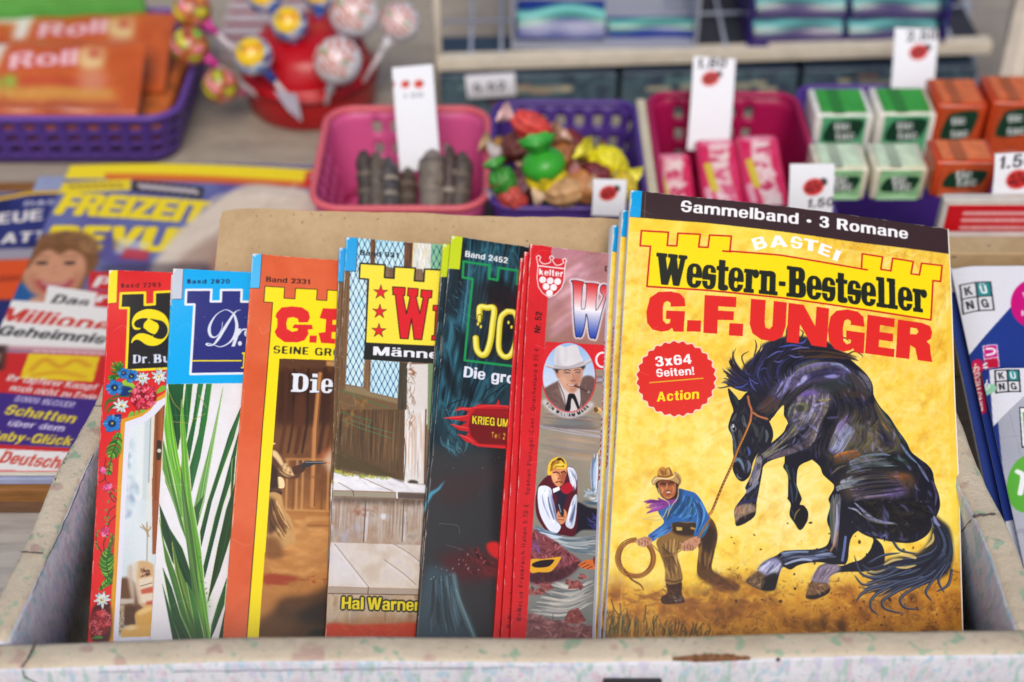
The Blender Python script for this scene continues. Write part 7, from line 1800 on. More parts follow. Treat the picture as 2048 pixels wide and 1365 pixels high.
    set_word(c, GROT, 'BeNeLux/Frankreich/Italien 5,70 \u20ac - Spanien/Portugal (Cont.)/Griechenland 6,20 \u20ac', (1042.5,1243.5),(1079.5,695.5),11,(110,18,24), thin=.5, gap=.1)
    # portrait
    ctr = a([(424,986)])[0]
    c.ellipse(ctr, 54.5,71.5,(214,34,44)); c.ellipse(ctr, 52,69,(176,204,236))
    aa = np.linspace(0,2 * math.pi, 60, endpoint=False); E_ = [(ctr[0] + 52 * math.cos(t), ctr[1] + 69 * math.sin(t)) for t in aa]
    c.clip = c.mask(E_); c.grad(E_, (150,188,232),(214,226,240), a([(430,740)])[0], a([(420,1100)])[0])
    c.fill(a([(220,1100),(330,1020),(360,1020),(420,1120),(480,1130),(520,990),(610,1000),(640,1200),(520,1260),(230,1260)]),(110,84,80),1,1, True); c.dabs(a([(240,1090),(340,1030),(400,1200),(300,1240)]),40,[(128,100,94),(92,70,68),(140,112,104)],4,22,1,.4,.5,3, soft=1); c.dabs(a([(530,1010),(610,1010),(610,1180),(500,1200)]),30,[(128,100,94),(92,70,68)],4,22,1.8,.4,.5,4, soft=1)
    c.fill(a([(350,1010),(420,1090),(500,1060),(500,1230),(420,1230),(370,1110)]),(214,206,206),1,1, True); c.line(a([(352,1030),(390,1130),(400,1220)]),2,(70,54,54),.8); c.line(a([(505,1050),(510,1140),(500,1220)]),2,(70,54,54),.8)
    c.fill(a([(330,930),(345,900),(520,900),(518,980),(490,1060),(450,1104),(400,1080),(360,1020),(335,970)]),(206,156,130),1,1, True); c.fill(a([(325,945),(345,935),(358,985),(340,990)]),(196,140,116),1,1, True); c.fill(a([(318,905),(528,895),(522,935),(500,915),(360,930),(345,960),(325,940)]),(56,42,40),1,1, True)
    c.fill(a([(470,960),(516,950),(495,1050),(455,1100),(440,1070)]),(176,120,98),.6,3, True); c.fill(a([(360,990),(400,985),(410,1040),(380,1040)]),(226,180,154),.6,3, True)
    for p, w, col in (([(388,942),(410,932),(436,940)],2,(70,46,40)),([(462,936),(490,930),(508,940)],2,(70,46,40)),([(392,956),(412,950),(432,958)],1.8,(60,40,40)),([(470,952),(490,948),(504,954)],1.8,(60,40,40)),([(450,960),(458,1000),(440,1010)],1.8,(170,112,90)),([(436,1012),(456,1016),(470,1008)],1.6,(120,70,60)),([(414,1040),(440,1050),(480,1040)],3,(150,70,66)),([(418,1042),(440,1047),(464,1042)],1.8,(236,226,220)),([(430,1075),(450,1080),(466,1072)],1.4,(170,116,96))): c.line(a(p), w, col, .85)
    for x, y in ((411,957),(488,954)): c.ellipse(a([(x, y)])[0],2,1.5,(96,120,140),.9)
    c.line(a([(466,1048),(510,1066),(560,1092)]),4,(66,46,42),1, smooth=False); c.line(a([(470,1044),(556,1086)]),1.2,(130,104,90),.8, smooth=False); c.ellipse(a([(564,1094)])[0],2.4,2.4,(160,150,146))
    c.fill(a([(420,1110),(450,1105),(470,1120),(500,1210),(490,1230),(455,1150),(440,1150),(430,1230),(395,1230),(408,1160)]),(26,24,30),1,0, True)
    c.fill(a([(246,890),(320,902),(420,905),(520,880),(596,842),(588,872),(520,908),(420,926),(320,925),(262,910)]),(206,202,206),1,0, True); c.fill(a([(328,902),(330,770),(350,752),(400,768),(450,752),(486,762),(505,820),(524,878),(440,904)]),(220,218,222),1,0, True)
    c.fill(a([(328,900),(425,906),(524,872),(528,888),(430,922),(330,914)]),(170,164,170),.8,1, True); c.fill(a([(330,780),(350,760),(360,890),(332,898)]),(190,186,194),.6,2, True); c.line(a([(400,770),(405,820),(400,870)]),4,(190,186,194),.5, soft=2); c.line(a([(262,908),(330,924),(425,926),(520,906),(590,868)]),1.6,(130,124,130),.8)
    c.clip = None
    # arched caption with its pale glow
    Pc = catmull(a([(250,1180),(300,1228),(360,1262),(425,1276),(490,1264),(540,1236),(580,1200)]), False, 12)
    c.line(Pc + np.array((0,-4)),12,(226,224,228),.7, smooth=False, soft=2)
    L_ = np.r_[0, np.cumsum(np.linalg.norm(np.diff(Pc, axis=0), axis=1))]
    s_ = 'VON WILLIAM MARK'; wd = [(.26 if ch == ' ' else GROT[ch][0]) + .12 for ch in s_]; x = 0
    for ch, w in zip(s_, wd):
        u0, u1 = x / sum(wd) * L_[-1],(x + w - .12) / sum(wd) * L_[-1]; x += w
        if ch == ' ': continue
        p0, p1 = [np.array((np.interp(u, L_, Pc[:, 0]), np.interp(u, L_, Pc[:, 1]))) for u in (u0, u1)]
        set_word(c, GROT, ch, p0, p1,9,(40,34,38), thin=.5)
    # spine and hinge crease
    c.line([(1092,492),(1060,1000),(1040,1268)],1,(230,80,84),.25, smooth=False); c.line(a([(152,60),(110,700),(60,1365)]),1.4,(250,110,106),.4, smooth=False)
    y = lambda t: (c.t1 - t) / c.res; sp = -c.s0 / c.res
    set_word(c, GROT, 'Nr. 52', (sp * .5 + 6, y(.152)),(sp * .5 + 6, y(.170)),6.5,(60,16,20), raw=True, thin=.3)
    rgb = vnoise(c.h, c.w, 30,5)[..., None] * .06 - .03
    c.a[:] = np.clip(c.a * (1 + rgb),0,1)
paint_redspine(C6)

# ------------------------------------------------------------------ the row of booklets
def copies(name, label, S, c, th, sq, offs, group):
    for o_, lb in zip(offs, label):
        booklet(name, lb, S, c, th, sq, .012, group=group, frame=shifted(S, *o_))
b7 = booklet('western_paperback', 'frontmost yellow western paperback with a bucking black horse and a cowboy', S7, C7, SP7, True, .2, group='copies of the yellow western')
copies('western_paperback', ('second yellow western paperback, a thin strip of it showing just behind the frontmost one', 'rearmost yellow western paperback, its white spine with small red letters showing'), S7, C7, SP7, True, ((.0078,-.0010,-.0072,.009,.14),(.0156,-.0026,-.0122,.017,.26)),'copies of the yellow western')
booklet('western_booklet', 'red spined western booklet with a crest, a tricolour letter and an oval hat portrait', S6, C6, SP6, False, .075, group='copies of the red spined western')
copies('western_booklet', ('second red spined western booklet, its red edge just left of the one with the crest', 'leftmost of the red spined western booklets, lowest at its top edge'), S6, C6, SP6, False, ((.0032,-.0040,-.0030,-.009),(.0064,-.0072,-.0052,-.018)),'copies of the red spined western')
booklet('thriller_booklet', 'dark teal thriller booklet with dripping yellow letters, a flaming red plate and a red eye', S5, C5,.0025, False, .06, group='copies of the dark thriller')
copies('thriller_booklet', ('second dark thriller booklet, its lime green corner tab peeking out at the left',), S5, C5,.0025, False, ((.0028,.0008,-.0036,.02),), 'copies of the dark thriller')
booklet('western_booklet', 'western booklet with a latticed blue window, three red stars and a big red W', S4, C4,.0025, False, .065, group='copies of the latticed window western')
copies('western_booklet', ('second latticed window western booklet, only its blue tab and brown edge showing at the left',), S4, C4,.0025, False, ((.0028,.0008,-.0046,.018),), 'copies of the latticed window western')
booklet('western_booklet', 'orange western booklet with yellow panel and a shooting man in sepia', S3, C3,.0025, False, .065)
booklet('romance_booklet', 'sky blue doctor romance booklet with white script letters and green yucca leaves', S2, C2,.0025, False, .055, group='copies of the sky blue romance')
copies('romance_booklet', ('second sky blue romance booklet, only its grey tab and blue edge showing at the left',), S2, C2,.0025, False, ((.0028,.0004,-.0022,.007),), 'copies of the sky blue romance')
booklet('romance_booklet', 'red romance booklet with alpine flowers and a yellow edged black panel, leftmost in the box', S1, C1,.0025, False, .055, group='copies of the red alpine romance')
copies('romance_booklet', ('second red alpine romance booklet, its red top edge rising behind the row at the left',), S1, C1,.0025, False, ((.003,.0052,-.0002,.02),), 'copies of the red alpine romance')
# ------------------------------------------------------------------ flat printed things
m_soft = ink_mat('printed_paper', .5,.2,.04)
m_gloss = ink_mat('printed_foil', .3,.5,.4, bump=.3)

def slab(name, c, th, mat, parent=None, bend=None, edge=(235,232,224)):
    """printed board or packet in its own x, y plane, print on +z, th thick"""
    u = c.s0 + np.arange(c.w) * c.res; t = c.t1 - np.arange(c.h) * c.res
    U, T = np.meshgrid(u, t)
    z = bend(U, T) if bend else np.zeros_like(U)
    bm = bmesh.new()
    g = [[bm.verts.new((U[i, j], T[i, j], z[i, j])) for j in range(c.w)] for i in range(c.h)]
    for i in range(c.h - 1):
        for j in range(c.w - 1):
            bm.faces.new((g[i + 1][j], g[i + 1][j + 1], g[i][j + 1], g[i][j]))
    rim = g[0][:] + [r[-1] for r in g[1:]] + g[-1][-2::-1] + [r[0] for r in g[-2:0:-1]]
    low = [bm.verts.new((v.co.x, v.co.y, v.co.z - th)) for v in rim]
    n = len(rim)
    for i in range(n):
        bm.faces.new((rim[i], rim[(i + 1) % n], low[(i + 1) % n], low[i]))
    if bend is None: bm.faces.new(low[::-1])
    else:
        h = c.h; w = c.w
        gb = [[None] * w for _ in range(h)]
        pos = {}
        for v, l in zip(rim, low): pos[v] = l
        for i in range(h):
            for j in range(w):
                gb[i][j] = pos.get(g[i][j]) or bm.verts.new((U[i, j], T[i, j], z[i, j] - th))
        for i in range(h - 1):
            for j in range(w - 1):
                bm.faces.new((gb[i + 1][j], gb[i][j], gb[i][j + 1], gb[i + 1][j + 1]))
    bm.verts.index_update()
    cols = {}
    bm.normal_update()
    me = bpy.data.meshes.new(name)
    ink = np.empty((len(bm.verts),3)); ink[:] = np.array(edge) / 255
    ink[:c.h * c.w] = c.a.reshape(-1,3)
    bm.to_mesh(me); bm.free()
    set_ink(me, ink)
    me.polygons.foreach_set('use_smooth', [i < (c.h - 1) * (c.w - 1) for i in range(len(me.polygons))])
    return obj(name, me, mat, parent)

def frame_of(tl, tr_, bl):
    """placing matrix of a rectangle from its world corners: origin bottom-left, x right, y up"""
    x = (tr_ - tl); w = x.length; x = x / w
    y = (tl - bl); y = y - x * y.dot(x); h = y.length; y = y / h
    z = x.cross(y)
    m = Matrix(((x[0], y[0], z[0], bl[0]),(x[1], y[1], z[1], bl[1]),(x[2], y[2], z[2], bl[2]),(0,0,0,1)))
    return m, w, h

def flat_tr(m):
    """photo pixels -> the rectangle's own plane"""
    O = np.array(m.translation); ex, ey, ez = (np.array(m.col[i][:3]) for i in range(3))
    def f(p):
        r = rays(p)
        X = CO + r * (((O - CO) @ ez) / (r @ ez))[:, None]
        return np.stack([(X - O) @ ex, (X - O) @ ey],1)
    return f

# ------------------------------------------------------------------ weeklies at the left
ZM = .030
def weekly(name, label, tlp, w, h, yaw, paint, th=.004, z=ZM, base=(90,70,140), res=.0009, bend=None, clip=None):
    tl = at_z(*tlp, z)
    ex = Vector((math.cos(yaw), math.sin(yaw),0)); ey = Vector((-math.sin(yaw), math.cos(yaw),0))
    m, w, h = frame_of(tl, tl + ex * w, tl - ey * h)
    c = Canvas(w, h, res, base, flat_tr(m)); c.softk, c.hk = .35,1.42
    paint(c)
    root = thing(name, label, 'magazine')
    root.matrix_world = m
    slab('cover', c, .0005, m_soft, root, bend)
    obj('page_block', boxm((.0008,.0008,-th),(w - .001, h - .001,-.0006)),m_pages, root)
    return root, m

def paint_revue(c):
    Y, Rd, Wh, V = (248,222,40),(214,50,44),(236,232,228),(66,54,128)
    c.tone([(96,88,150),(110,118,170),(84,70,140)],60,3)
    c.fill([(-150,960),(-150,560),(40,560),(150,600),(260,660),(260,960)],(66,128,196),.9,3)
    c.fill([(138,328),(900,344),(900,376),(128,358)], Y)
    for i in range(34):
        x = 215 + i * 12.6
        c.line([(x, 352 + i * .4),(x + 6,362 + i * .4)],7,(222,96,44),.8, taper=None)
    c.fill([(612,342),(700,344),(700,382),(606,374)],(214,60,56)); 
    for i in range(3): c.line([(622 + i * 14,352),(634 + i * 14,356)],8,(240,200,190),.8)
    c.fill([(120,366),(262,362),(262,384),(112,388)],(240,214,40))
    for i in range(7): c.line([(140 + i * 16,372),(148 + i * 16,376)],7,(150,120,60),.7)
    c.fill([(268,364),(410,380),(404,402),(262,386)],(52,46,52))
    for i in range(8): c.line([(280 + i * 15,374 + i * 1.5),(289 + i * 15,380 + i * 1.5)],8,(225,215,215),.8)
    # two lines of the title
    set_word(c, GROT, 'FREIZEIT', (108,428),(402,450),50, Y, gap=.07, outline=(236,208,40), ow=2.4)
    set_word(c, GROT, 'REVUE', (84,498),(396,508),54, Y, gap=.07, outline=(236,208,40), ow=2.8)
    # grey haired head at the right
    hair = [(452,392),(500,372),(560,374),(620,384),(668,420),(670,470),(560,520),(440,530),(300,560),(330,498),(388,440)]
    c.fill(hair, (226,210,190),1,5, True)
    c.dabs(hair, 120,[(240,228,212),(196,178,160),(226,212,194)],7,50,-.5,.4,.6,4, soft=1)
    c.fill([(455,470),(520,440),(640,430),(660,560),(430,570)],(206,150,126),1,7, True)
    c.fill([(430,470),(460,452),(440,560),(330,570),(360,520)],(150,110,96),.5,8, True)
    c.line([(480,386),(540,384),(600,392)],7,(150,140,134),.5, soft=2)
    # smiling woman with short brown hair
    c.fill([(62,482),(95,468),(150,464),(190,480),(200,520),(186,548),(172,560),(150,610),(70,600),(40,570),(34,530)],(130,90,56),1,4, True)
    c.fill([(42,566),(16,600),(-10,680),(260,700),(210,620),(150,600)],(44,92,150),1,4, True)
    c.fill([(56,520),(78,492),(120,484),(164,496),(178,522),(168,552),(140,588),(90,596),(58,580),(46,552)],(212,152,116),1,4, True); c.fill([(60,540),(80,560),(110,566),(140,560),(166,536),(150,586),(90,594),(62,572)],(196,132,98),.6,3, True); c.fill([(48,540),(54,506),(82,484),(130,478),(176,494),(186,524),(176,545),(168,516),(140,502),(120,512),(100,500),(74,512),(62,530)],(124,82,48),1,2, True)
    c.fill([(60,598),(150,588),(140,622),(80,626)],(206,150,120),1,3, True)
    c.dabs([(56,500),(90,472),(150,466),(196,490),(200,530),(180,500),(110,488),(60,520),(40,560),(36,530)],60,[(160,116,72),(110,74,44),(186,140,92)],5,30,-.3,.5,.6,9, soft=1)
    for x, y in ((84,527),(140,528)):
        c.ellipse((x, y),13,4.2,(70,46,40),.9,1); c.line([(x - 15, y - 10),(x, y - 14),(x + 15, y - 10)],4,(120,80,56),.85, soft=1); c.line([(x - 14, y + 9),(x, y + 12),(x + 14, y + 8)],3,(186,126,100),.7, soft=1)
    c.line([(112,530),(106,548),(118,550)],4,(196,136,110),.8, soft=1)
    c.line([(72,548),(64,562),(72,580)],4,(186,124,96),.7, soft=1); c.line([(150,546),(158,560),(148,580)],4,(186,124,96),.7, soft=1); c.fill([(56,540),(62,580),(100,604),(140,592),(170,556),(150,584),(110,596),(76,582)],(190,126,100),.6,3, True); c.fill([(72,560),(112,570),(148,560),(132,584),(108,590),(84,582)],(170,60,64),.95,1.5, True)
    c.line([(84,566),(110,573),(136,566)],4.5,(244,236,230),.9, soft=1)
    # headlines
    c.fill([(208,470),(300,520),(300,560),(196,520)],(90,76,140),.6,4)
    c.fill([(240,478),(300,490),(288,520),(230,510)],(226,222,226),.6,2); c.fill([(252,500),(300,505),(294,525),(240,520)],(200,50,60),.8,3)
    c.fill([(205,532),(420,528),(420,575),(200,560)],(60,50,60),.5,5)
    c.fill([(180,545),(420,560),(412,600),(176,580)],(208,44,44)); c.fill([(172,582),(400,600),(396,640),(164,612)],(208,44,44))
    set_word(c, GROT, 'Pia', (184,576),(262,584),24, Wh); set_word(c, GROT, 'r', (190,606),(215,609),20, Wh)
    c.fill([(96,572),(196,588),(186,625),(88,612)],(238,234,228))
    set_word(c, GROT, 'Das', (100,608),(172,617),20,(60,54,54), shear=.1)
    c.fill([(-140,586),(330,628),(320,668),(-140,634)],(240,236,230)); set_word(c, GROT, 'Millionen', (-6,640),(250,672),28,(206,66,50), outline=(245,240,236), ow=2, shear=.12)
    c.fill([(-140,630),(240,664),(230,712),(-140,690)],(238,234,228)); set_word(c, GROT, 'Geheimnis', (-8,670),(206,690),20,(48,46,48), shear=.12)
    c.fill([(-140,686),(330,706),(330,730),(-140,705)],(190,120,130),.8,2)
    # red block
    c.fill([(-140,702),(300,715),(290,812),(-140,780)],(206,46,44))
    for i in range(9): c.line([(70 + i * 16,703 + i * .8),(78 + i * 16,704 + i * .8)],7,(236,190,186),.8)
    c.fill([(58,708),(200,715),(186,765),(40,758)],(238,204,40),1,1)
    c.line([(62,742),(90,720),(120,736),(150,722),(180,734)],8,(206,120,40),.8, soft=1); c.line([(64,752),(120,746),(170,756)],6,(206,120,40),.8, soft=1)
    set_word(c, GROT, 'Ihr tapferer Kampf', (12,762),(190,783),13, Wh); set_word(c, GROT, 'noch nicht zu Ende', (18,782),(190,803),13, Wh)
    c.fill([(-60,690),(14,692),(8,742),(-60,736)],(70,50,44),1,4)
    c.fill([(-60,705),(2,708),(-4,728),(-60,722)],(200,150,120),1,4)
    # violet block
    c.fill([(-140,776),(300,808),(290,900),(-140,885)],(70,48,128))
    set_word(c, GROT, 'BORIS BECKER', (28,803),(146,817),11,(200,190,220))
    set_word(c, GROT, 'Schatten', (6,828),(146,848),18,(244,222,50), shear=.1)
    set_word(c, GROT, '\u00fcber dem', (14,852),(126,864),12,(225,215,235))
    set_word(c, GROT, 'Baby-Gl\u00fcck', (-26,880),(140,892),18,(244,222,50), shear=.1)
    # white banner
    c.fill([(-140,882),(300,905),(290,960),(-140,960)],(206,44,44)); c.fill([(-140,892),(300,912),(290,944),(-140,940)],(240,236,232))
    set_word(c, GROT, 'Deutschland', (-4,926),(176,944),23,(206,66,44), shear=.1)

rev, mrev = weekly('weekly_magazine', 'weekly magazine with yellow title letters and a smiling woman, lying left of the box', (141,331),.166,.275,.0, paint_revue, bend=lambda U, T: .0018 * np.sin(U * 22) * np.clip(T / .275,0,1))
# pile beneath: edges of two more issues, two boards
pl = mrev.translation
def pile(name, label, cat, lo, hi, mat, bev=.001):
    return tag(obj(name, boxm(lo, hi, bev), mat), label, cat)
x0, x1 = pl.x - .02, pl.x + .164
pile('newspaper', 'bluish folded paper lying directly under the weekly magazine at the left', 'newspaper', (x0, pl.y - .001, ZM - .0088),(x1, pl.y + .27, ZM - .0048), M('bluish_paper', (150,158,190),.7),.0006)
pile('board', 'golden brown wooden board under the weekly magazines at the left', 'board', (x0 - .12, pl.y - .004,.0115),(x1, pl.y + .27,.0208), wood('golden_wood', (120,78,36),(158,108,56)))
pile('board', 'dark brown wooden board, the lower of the two under the weekly magazines', 'board', (x0 - .12, pl.y - .003,.0026),(x1, pl.y + .27,.0112), wood('brown_wood', (88,62,44),(122,90,66)))
pile('ledge', 'worn grey white plank in front of the wooden boards at the left', 'plank', (-.46,.425, Z0 + .0005),(x1 - .004, pl.y + .0,.0022), wood('grey_plank', (150,144,138),(190,184,176),18))
pile('ledge', 'narrow beige plank running along the left side of the box', 'plank', (-.46,.33, Z0 + .0005),(xl - TH - .004,.4225,-.001), wood('beige_plank', (186,168,146),(208,192,170),18))

def paint_blatt(c):
    c.tone([(40,44,104),(52,56,120),(30,34,84)],40,4)
    c.line([(-60,408),(20,394),(70,386),(140,384)],12,(240,190,40)); c.line([(-60,396),(20,384),(80,378)],8,(214,210,214),.7)
    set_word(c, GROT, 'DAS', (48,412),(112,408),11,(220,214,226))
    set_word(c, GROT, 'NEUE', (-40,452),(84,440),28,(236,228,220)); set_word(c, GROT, 'BLATT', (-60,492),(92,482),26,(236,228,220))
    c.fill([(-100,500),(120,495),(120,520),(-100,525)],(190,180,180),.8,3)
    c.fill([(-100,524),(120,516),(120,600),(-100,600)],(222,84,34),1,2)
    c.line([(-20,560),(40,556)],12,(120,40,30),.8, soft=2)
weekly('weekly_magazine', 'dark blue weekly with cream title letters, cut off at the left of the photo', (-40,386),.12,.2,.06, paint_blatt, z=ZM - .004, th=.006)
# ------------------------------------------------------------------ puzzle booklets right of the box
def tilted(tlp, w, h, xk, lift, pitch):
    """frame of a sheet lying on a slope, its upper left corner seen at tlp with that x"""
    r = rays(tlp)[0]; tl = Vector(CO + r * (xk / r[0])) + Vector((0,0, lift))
    ey = Vector((0, math.cos(pitch), math.sin(pitch)))
    return frame_of(tl, tl + Vector((w, 0,0)),tl - ey * h)
def logo(c, o, ex, ey):
    """four squares K U-umlaut N G; o upper left, ex and ey full side vectors"""
    o, ex, ey = np.array(o, float), np.array(ex, float), np.array(ey, float)
    c.fill([o, o + ex, o + ex + ey, o + ey],(226,226,230)); c.fill([o + ex / 2, o + ex, o + ex + ey / 2, o + ex / 2 + ey / 2],(40,140,144))
    for a, b in ((o, o + ex),(o + ey / 2, o + ey / 2 + ex),(o + ey, o + ey + ex),(o, o + ey),(o + ex / 2, o + ex / 2 + ey),(o + ex, o + ex + ey)): c.line([a, b],2.6,(34,34,38), smooth=False)
    for ch, u, v in (('K', .14,.40),('\u00dc', .64,.40),('N', .14,.90),('G', .63,.90)):
        p = o + ex * u + ey * v; set_word(c, GROT, ch, p, p + ex * .23, np.linalg.norm(ey) * .31,(34,34,38) if ch != '\u00dc' else (240,244,244))
def kueng(name, label, m, w, h, paint, th=.004, spine=None):
    c = Canvas(w, h, .0005,(228,228,236), flat_tr(m)); c.hk = 1.15; paint(c)
    root = thing(name, label, 'magazine'); root.matrix_world = m
    slab('cover', c, .0004, m_soft, root, lambda U, T: -.003 * np.clip(1 - U / .012,0,1) ** 2 + .0006 * np.sin(U * 30))
    obj('page_block', boxm((.0014,.001,-th),(w - .001, h - .001,-.0032 if spine is None else -.0005)),m_pages, root)
    return root
def paint_big(c):
    z = lambda p: Z(1880,480,3.41, p); B = (34,58,140)
    c.fill(z([(134,850),(482,462),(900,0),(1200,0),(1200,1900),(260,1900)]), B); c.tone([(30,52,130),(40,66,150)],60,3,.35, c.mask(z([(134,850),(482,462),(900,0),(1200,0),(1200,1900),(260,1900)])))
    c.ellipse(z([(640,440)])[0],47,49,(206,14,124)); set_word(c, GROT, 'V', *z([(562,400),(600,404)]),12,(240,236,244)); set_word(c, GROT, 'K', *z([(556,522),(590,526)]),12,(240,236,244))
    logo(c, z([(143,296)])[0],(58.6,-2),(7,56))
    c.fill(z([(292,718),(390,716),(406,870),(310,880)]),(244,236,244)); c.fill(z([(300,724),(384,722),(392,802),(306,806)]),(206,20,130)); c.fill(z([(306,812),(394,808),(400,870),(312,876)]),(196,20,60))
    c.line(z([(318,742),(360,746),(374,762),(362,778),(322,784)]),4,(244,236,244)); set_word(c, GROT, 'K', *z([(330,872),(324,832)]),14,(244,236,244))
    c.line(z([(262,830),(268,960),(292,1140)]),17,(206,24,80),1); set_word(c, GROT, 'EINSTIEGS-', *z([(304,1146),(272,826)]),13,(244,226,214), gap=.05, shear=-.15)
    for i, j in ((0,0),(1,0),(0,1),(2,1),(1,2),(2,3),(0,3)): c.fill(z([(205 + i * 26,1410 + j * 30),(228 + i * 26,1408 + j * 30),(234 + i * 26,1436 + j * 30),(212 + i * 26,1438 + j * 30)]),(226,226,230))
def paint_small(c):
    z = lambda p: Z(1880,480,3.41, p)
    c.tone([(170,172,184),(188,190,200)],60,5)
    for p in ([(470,1170),(560,1500)],[(420,1340),(620,1330)],[(500,1500),(640,1490)]): c.line(z(p),1,(150,152,164),.9)
    c.fill(z([(330,840),(700,840),(700,950),(372,1254)]),(228,228,236)); c.fill(z([(280,860),(340,852),(374,1254),(404,1230),(480,1900),(400,1900)]),(34,54,130))
    logo(c, z([(378,888)])[0],(46.4,1),(3,43))
    c.line(z([(312,1012),(352,1000)]),20,(150,206,170), smooth=False); c.line(z([(306,980),(330,960),(345,985),(320,1000),(330,940)]),2,(236,240,244))
    set_word(c, GROT, 'r\u00e4tsel f\u00fcrs auge', *z([(412,1700),(334,1120)]),12,(226,230,244), thin=.8, gap=.12)
    set_word(c, GROT, 'xo', *z([(448,1890),(440,1800)]),12,(226,230,244))
    c.fill(z([(538,1144),(800,1144),(800,1420),(556,1420)]),(40,40,60)); c.fill(z([(546,1152),(800,1152),(800,1410),(564,1410)]),(240,242,240)); c.fill(z([(562,1176),(800,1176),(800,1380),(576,1380)]),(96,184,70))
    c.ellipse((2058,968),41,57,(96,180,62)); c.line([(2036,942),(2046,952),(2042,985)],9,(244,246,244)); c.line([(2036,1060),(2048,1058),(2060,1080)],9,(160,160,174),.7)
PT = R(16)
mk, w, h = tilted((1905,533),.16,.27,.2255,0, PT)
mu = Matrix.Translation((-.0035,.004,-.0075)) @ mk
r2 = thing('puzzle_magazine', 'lower dark blue puzzle magazine, its left edge showing under the magenta disc one', 'magazine'); r2.matrix_world = mu
obj('cover', boxm((0,0,-.0005),(w, h - .012,.0),.0002), M('puzzle_blue', (40,60,132),.4), r2); obj('page_block', boxm((.0006,.0006,-.004),(w - .001, h - .001,-.0007)),m_pages, r2)
kueng('puzzle_magazine', 'blue and white puzzle magazine with a magenta disc, right of the box', mk, w, h, paint_big)
r_ = rays((1966,737))[0]; n_ = np.array(mk.col[2][:3]); q_ = CO + r_ * (((np.array(mk.translation) + n_ * .0065 - CO) @ n_) / (r_ @ n_))
ms, w2, h2 = tilted((1966,737),.15,.2, q_[0],.0, PT)
kueng('puzzle_magazine', 'grey puzzle magazine with a dark blue spine and green disc', ms, w2, h2, paint_small)
o = obj('paper_pad', boxm((.0, h - .06,-.0135),(w, h + .0055,-.0085),.001), m_pages); o.matrix_world = mk; tag(o, 'thick cream paper pad under the upper end of the puzzle magazines', 'paper pad')
tag(obj('cardboard_box', boxm((.19,.606, Z0 + .001),(.42,.622,.082),.001), m_card), 'brown cardboard box side behind the puzzle magazines at the right', 'cardboard')

# ------------------------------------------------------------------ plastic baskets
def rrect(x0, y0, x1, y1, rc_, step):
    P = []
    for cx, cy, a0 in ((x1 - rc_, y0 + rc_, -90),(x1 - rc_, y1 - rc_, 0),(x0 + rc_, y1 - rc_, 90),(x0 + rc_, y0 + rc_, 180)):
        for i in range(9):
            a = math.radians(a0 + i * 90 / 8); P.append((cx + rc_ * math.cos(a), cy + rc_ * math.sin(a)))
    P = np.array(P + P[:1]); d = np.r_[0, np.cumsum(np.linalg.norm(np.diff(P, axis=0), axis=1))]
    n = max(24, int(round(d[-1] / step / 4)) * 4); u = np.linspace(0, d[-1], n, endpoint=False)
    return np.stack([np.interp(u, d, P[:, 0]), np.interp(u, d, P[:, 1])],1)
def basket(label, rect, zr, col, rim=None, tap=.012, rc_=.016, pitch=.0135, hole=lambda x, y, z: True, z0=None, rows=3):
    z0 = Z0 + .0006 if z0 is None else z0
    x0, y0, x1, y1 = rect; cx, cy = (x0 + x1) / 2,(y0 + y1) / 2
    m = M('basket_' + '_'.join(map(str, col)),col, .35,.06,.35,30,.05)
    mr = m if rim is None else M('rim_' + '_'.join(map(str, rim)),rim, .35,.06,.35,30,.05)
    root = thing('plastic_basket', label, 'basket', (cx, cy, z0))
    top = rrect(x0 - cx, y0 - cy, x1 - cx, y1 - cy, rc_, pitch / 4); bot = top * np.array([1 - 2 * tap / (x1 - x0),1 - 2 * tap / (y1 - y0)])
    H = zr - z0; zs = [0,.16] + list(np.linspace(.24,.86, rows * 4 - 1)) + [1]
    bm = bmesh.new(); n = len(top)
    V = [[bm.verts.new((*(bot[i] * (1 - f) + top[i] * f), H * f)) for i in range(n)] for f in zs]
    for j in range(len(zs) - 1):
        for i in range(n):
            p = (V[j][i].co + V[j + 1][(i + 1) % n].co) / 2
            if 2 <= j < len(zs) - 2 and i % 4 in (1,2) and (j - 2) % 4 in (0,1) and hole(p.x, p.y, p.z): continue
            bm.faces.new((V[j][i], V[j][(i + 1) % n], V[j + 1][(i + 1) % n], V[j + 1][i]))
    o = obj('lattice_wall', bm, m, root, True); md = o.modifiers.new('thick', 'SOLIDIFY'); md.thickness = .0018; md.offset = 0
    bm = bmesh.new(); bm.faces.new([bm.verts.new((*p, .0004)) for p in bot]); o = obj('base', bm, m, root); md = o.modifiers.new('thick', 'SOLIDIFY'); md.thickness = .0012; md.offset = 1
    bm = bmesh.new(); T = np.vstack([top, top[:2]]); bm_tube(bm, [(*p, H) for p in T],.0023,8, False); obj('rim', bm, mr, root, True)
    return root
PU, PK, MG = (82,54,138),(214,92,148),(170,24,82)
zb = .034
fl = at_z(345,238, zb); bk_ = at_z(408,22, zb)
basket('large purple plastic basket holding the orange sweet packets, upper left of the photo', (-.44, fl.y, fl.x + .002, bk_.y), zb, PU, (104,70,160),.008,.02,.0145)
ZB = .055
a, b = at_z(664,215, ZB), at_z(977,218, ZB); f = at_z(700,418, ZB)
basket('pink plastic basket with a salmon rim full of dark liquorice sticks', (a.x - .002, f.y, b.x, b.y), ZB, PK, (226,104,116),.009,.018,.012, lambda x, y, z: (y > .045 and .009 < abs(x) < .024) or (abs(x) > .036 and abs(y) < .03))
pinkr = (a.x, f.y, b.x, b.y)
a2, b2 = at_z(988,206, ZB), at_z(1268,206, ZB)
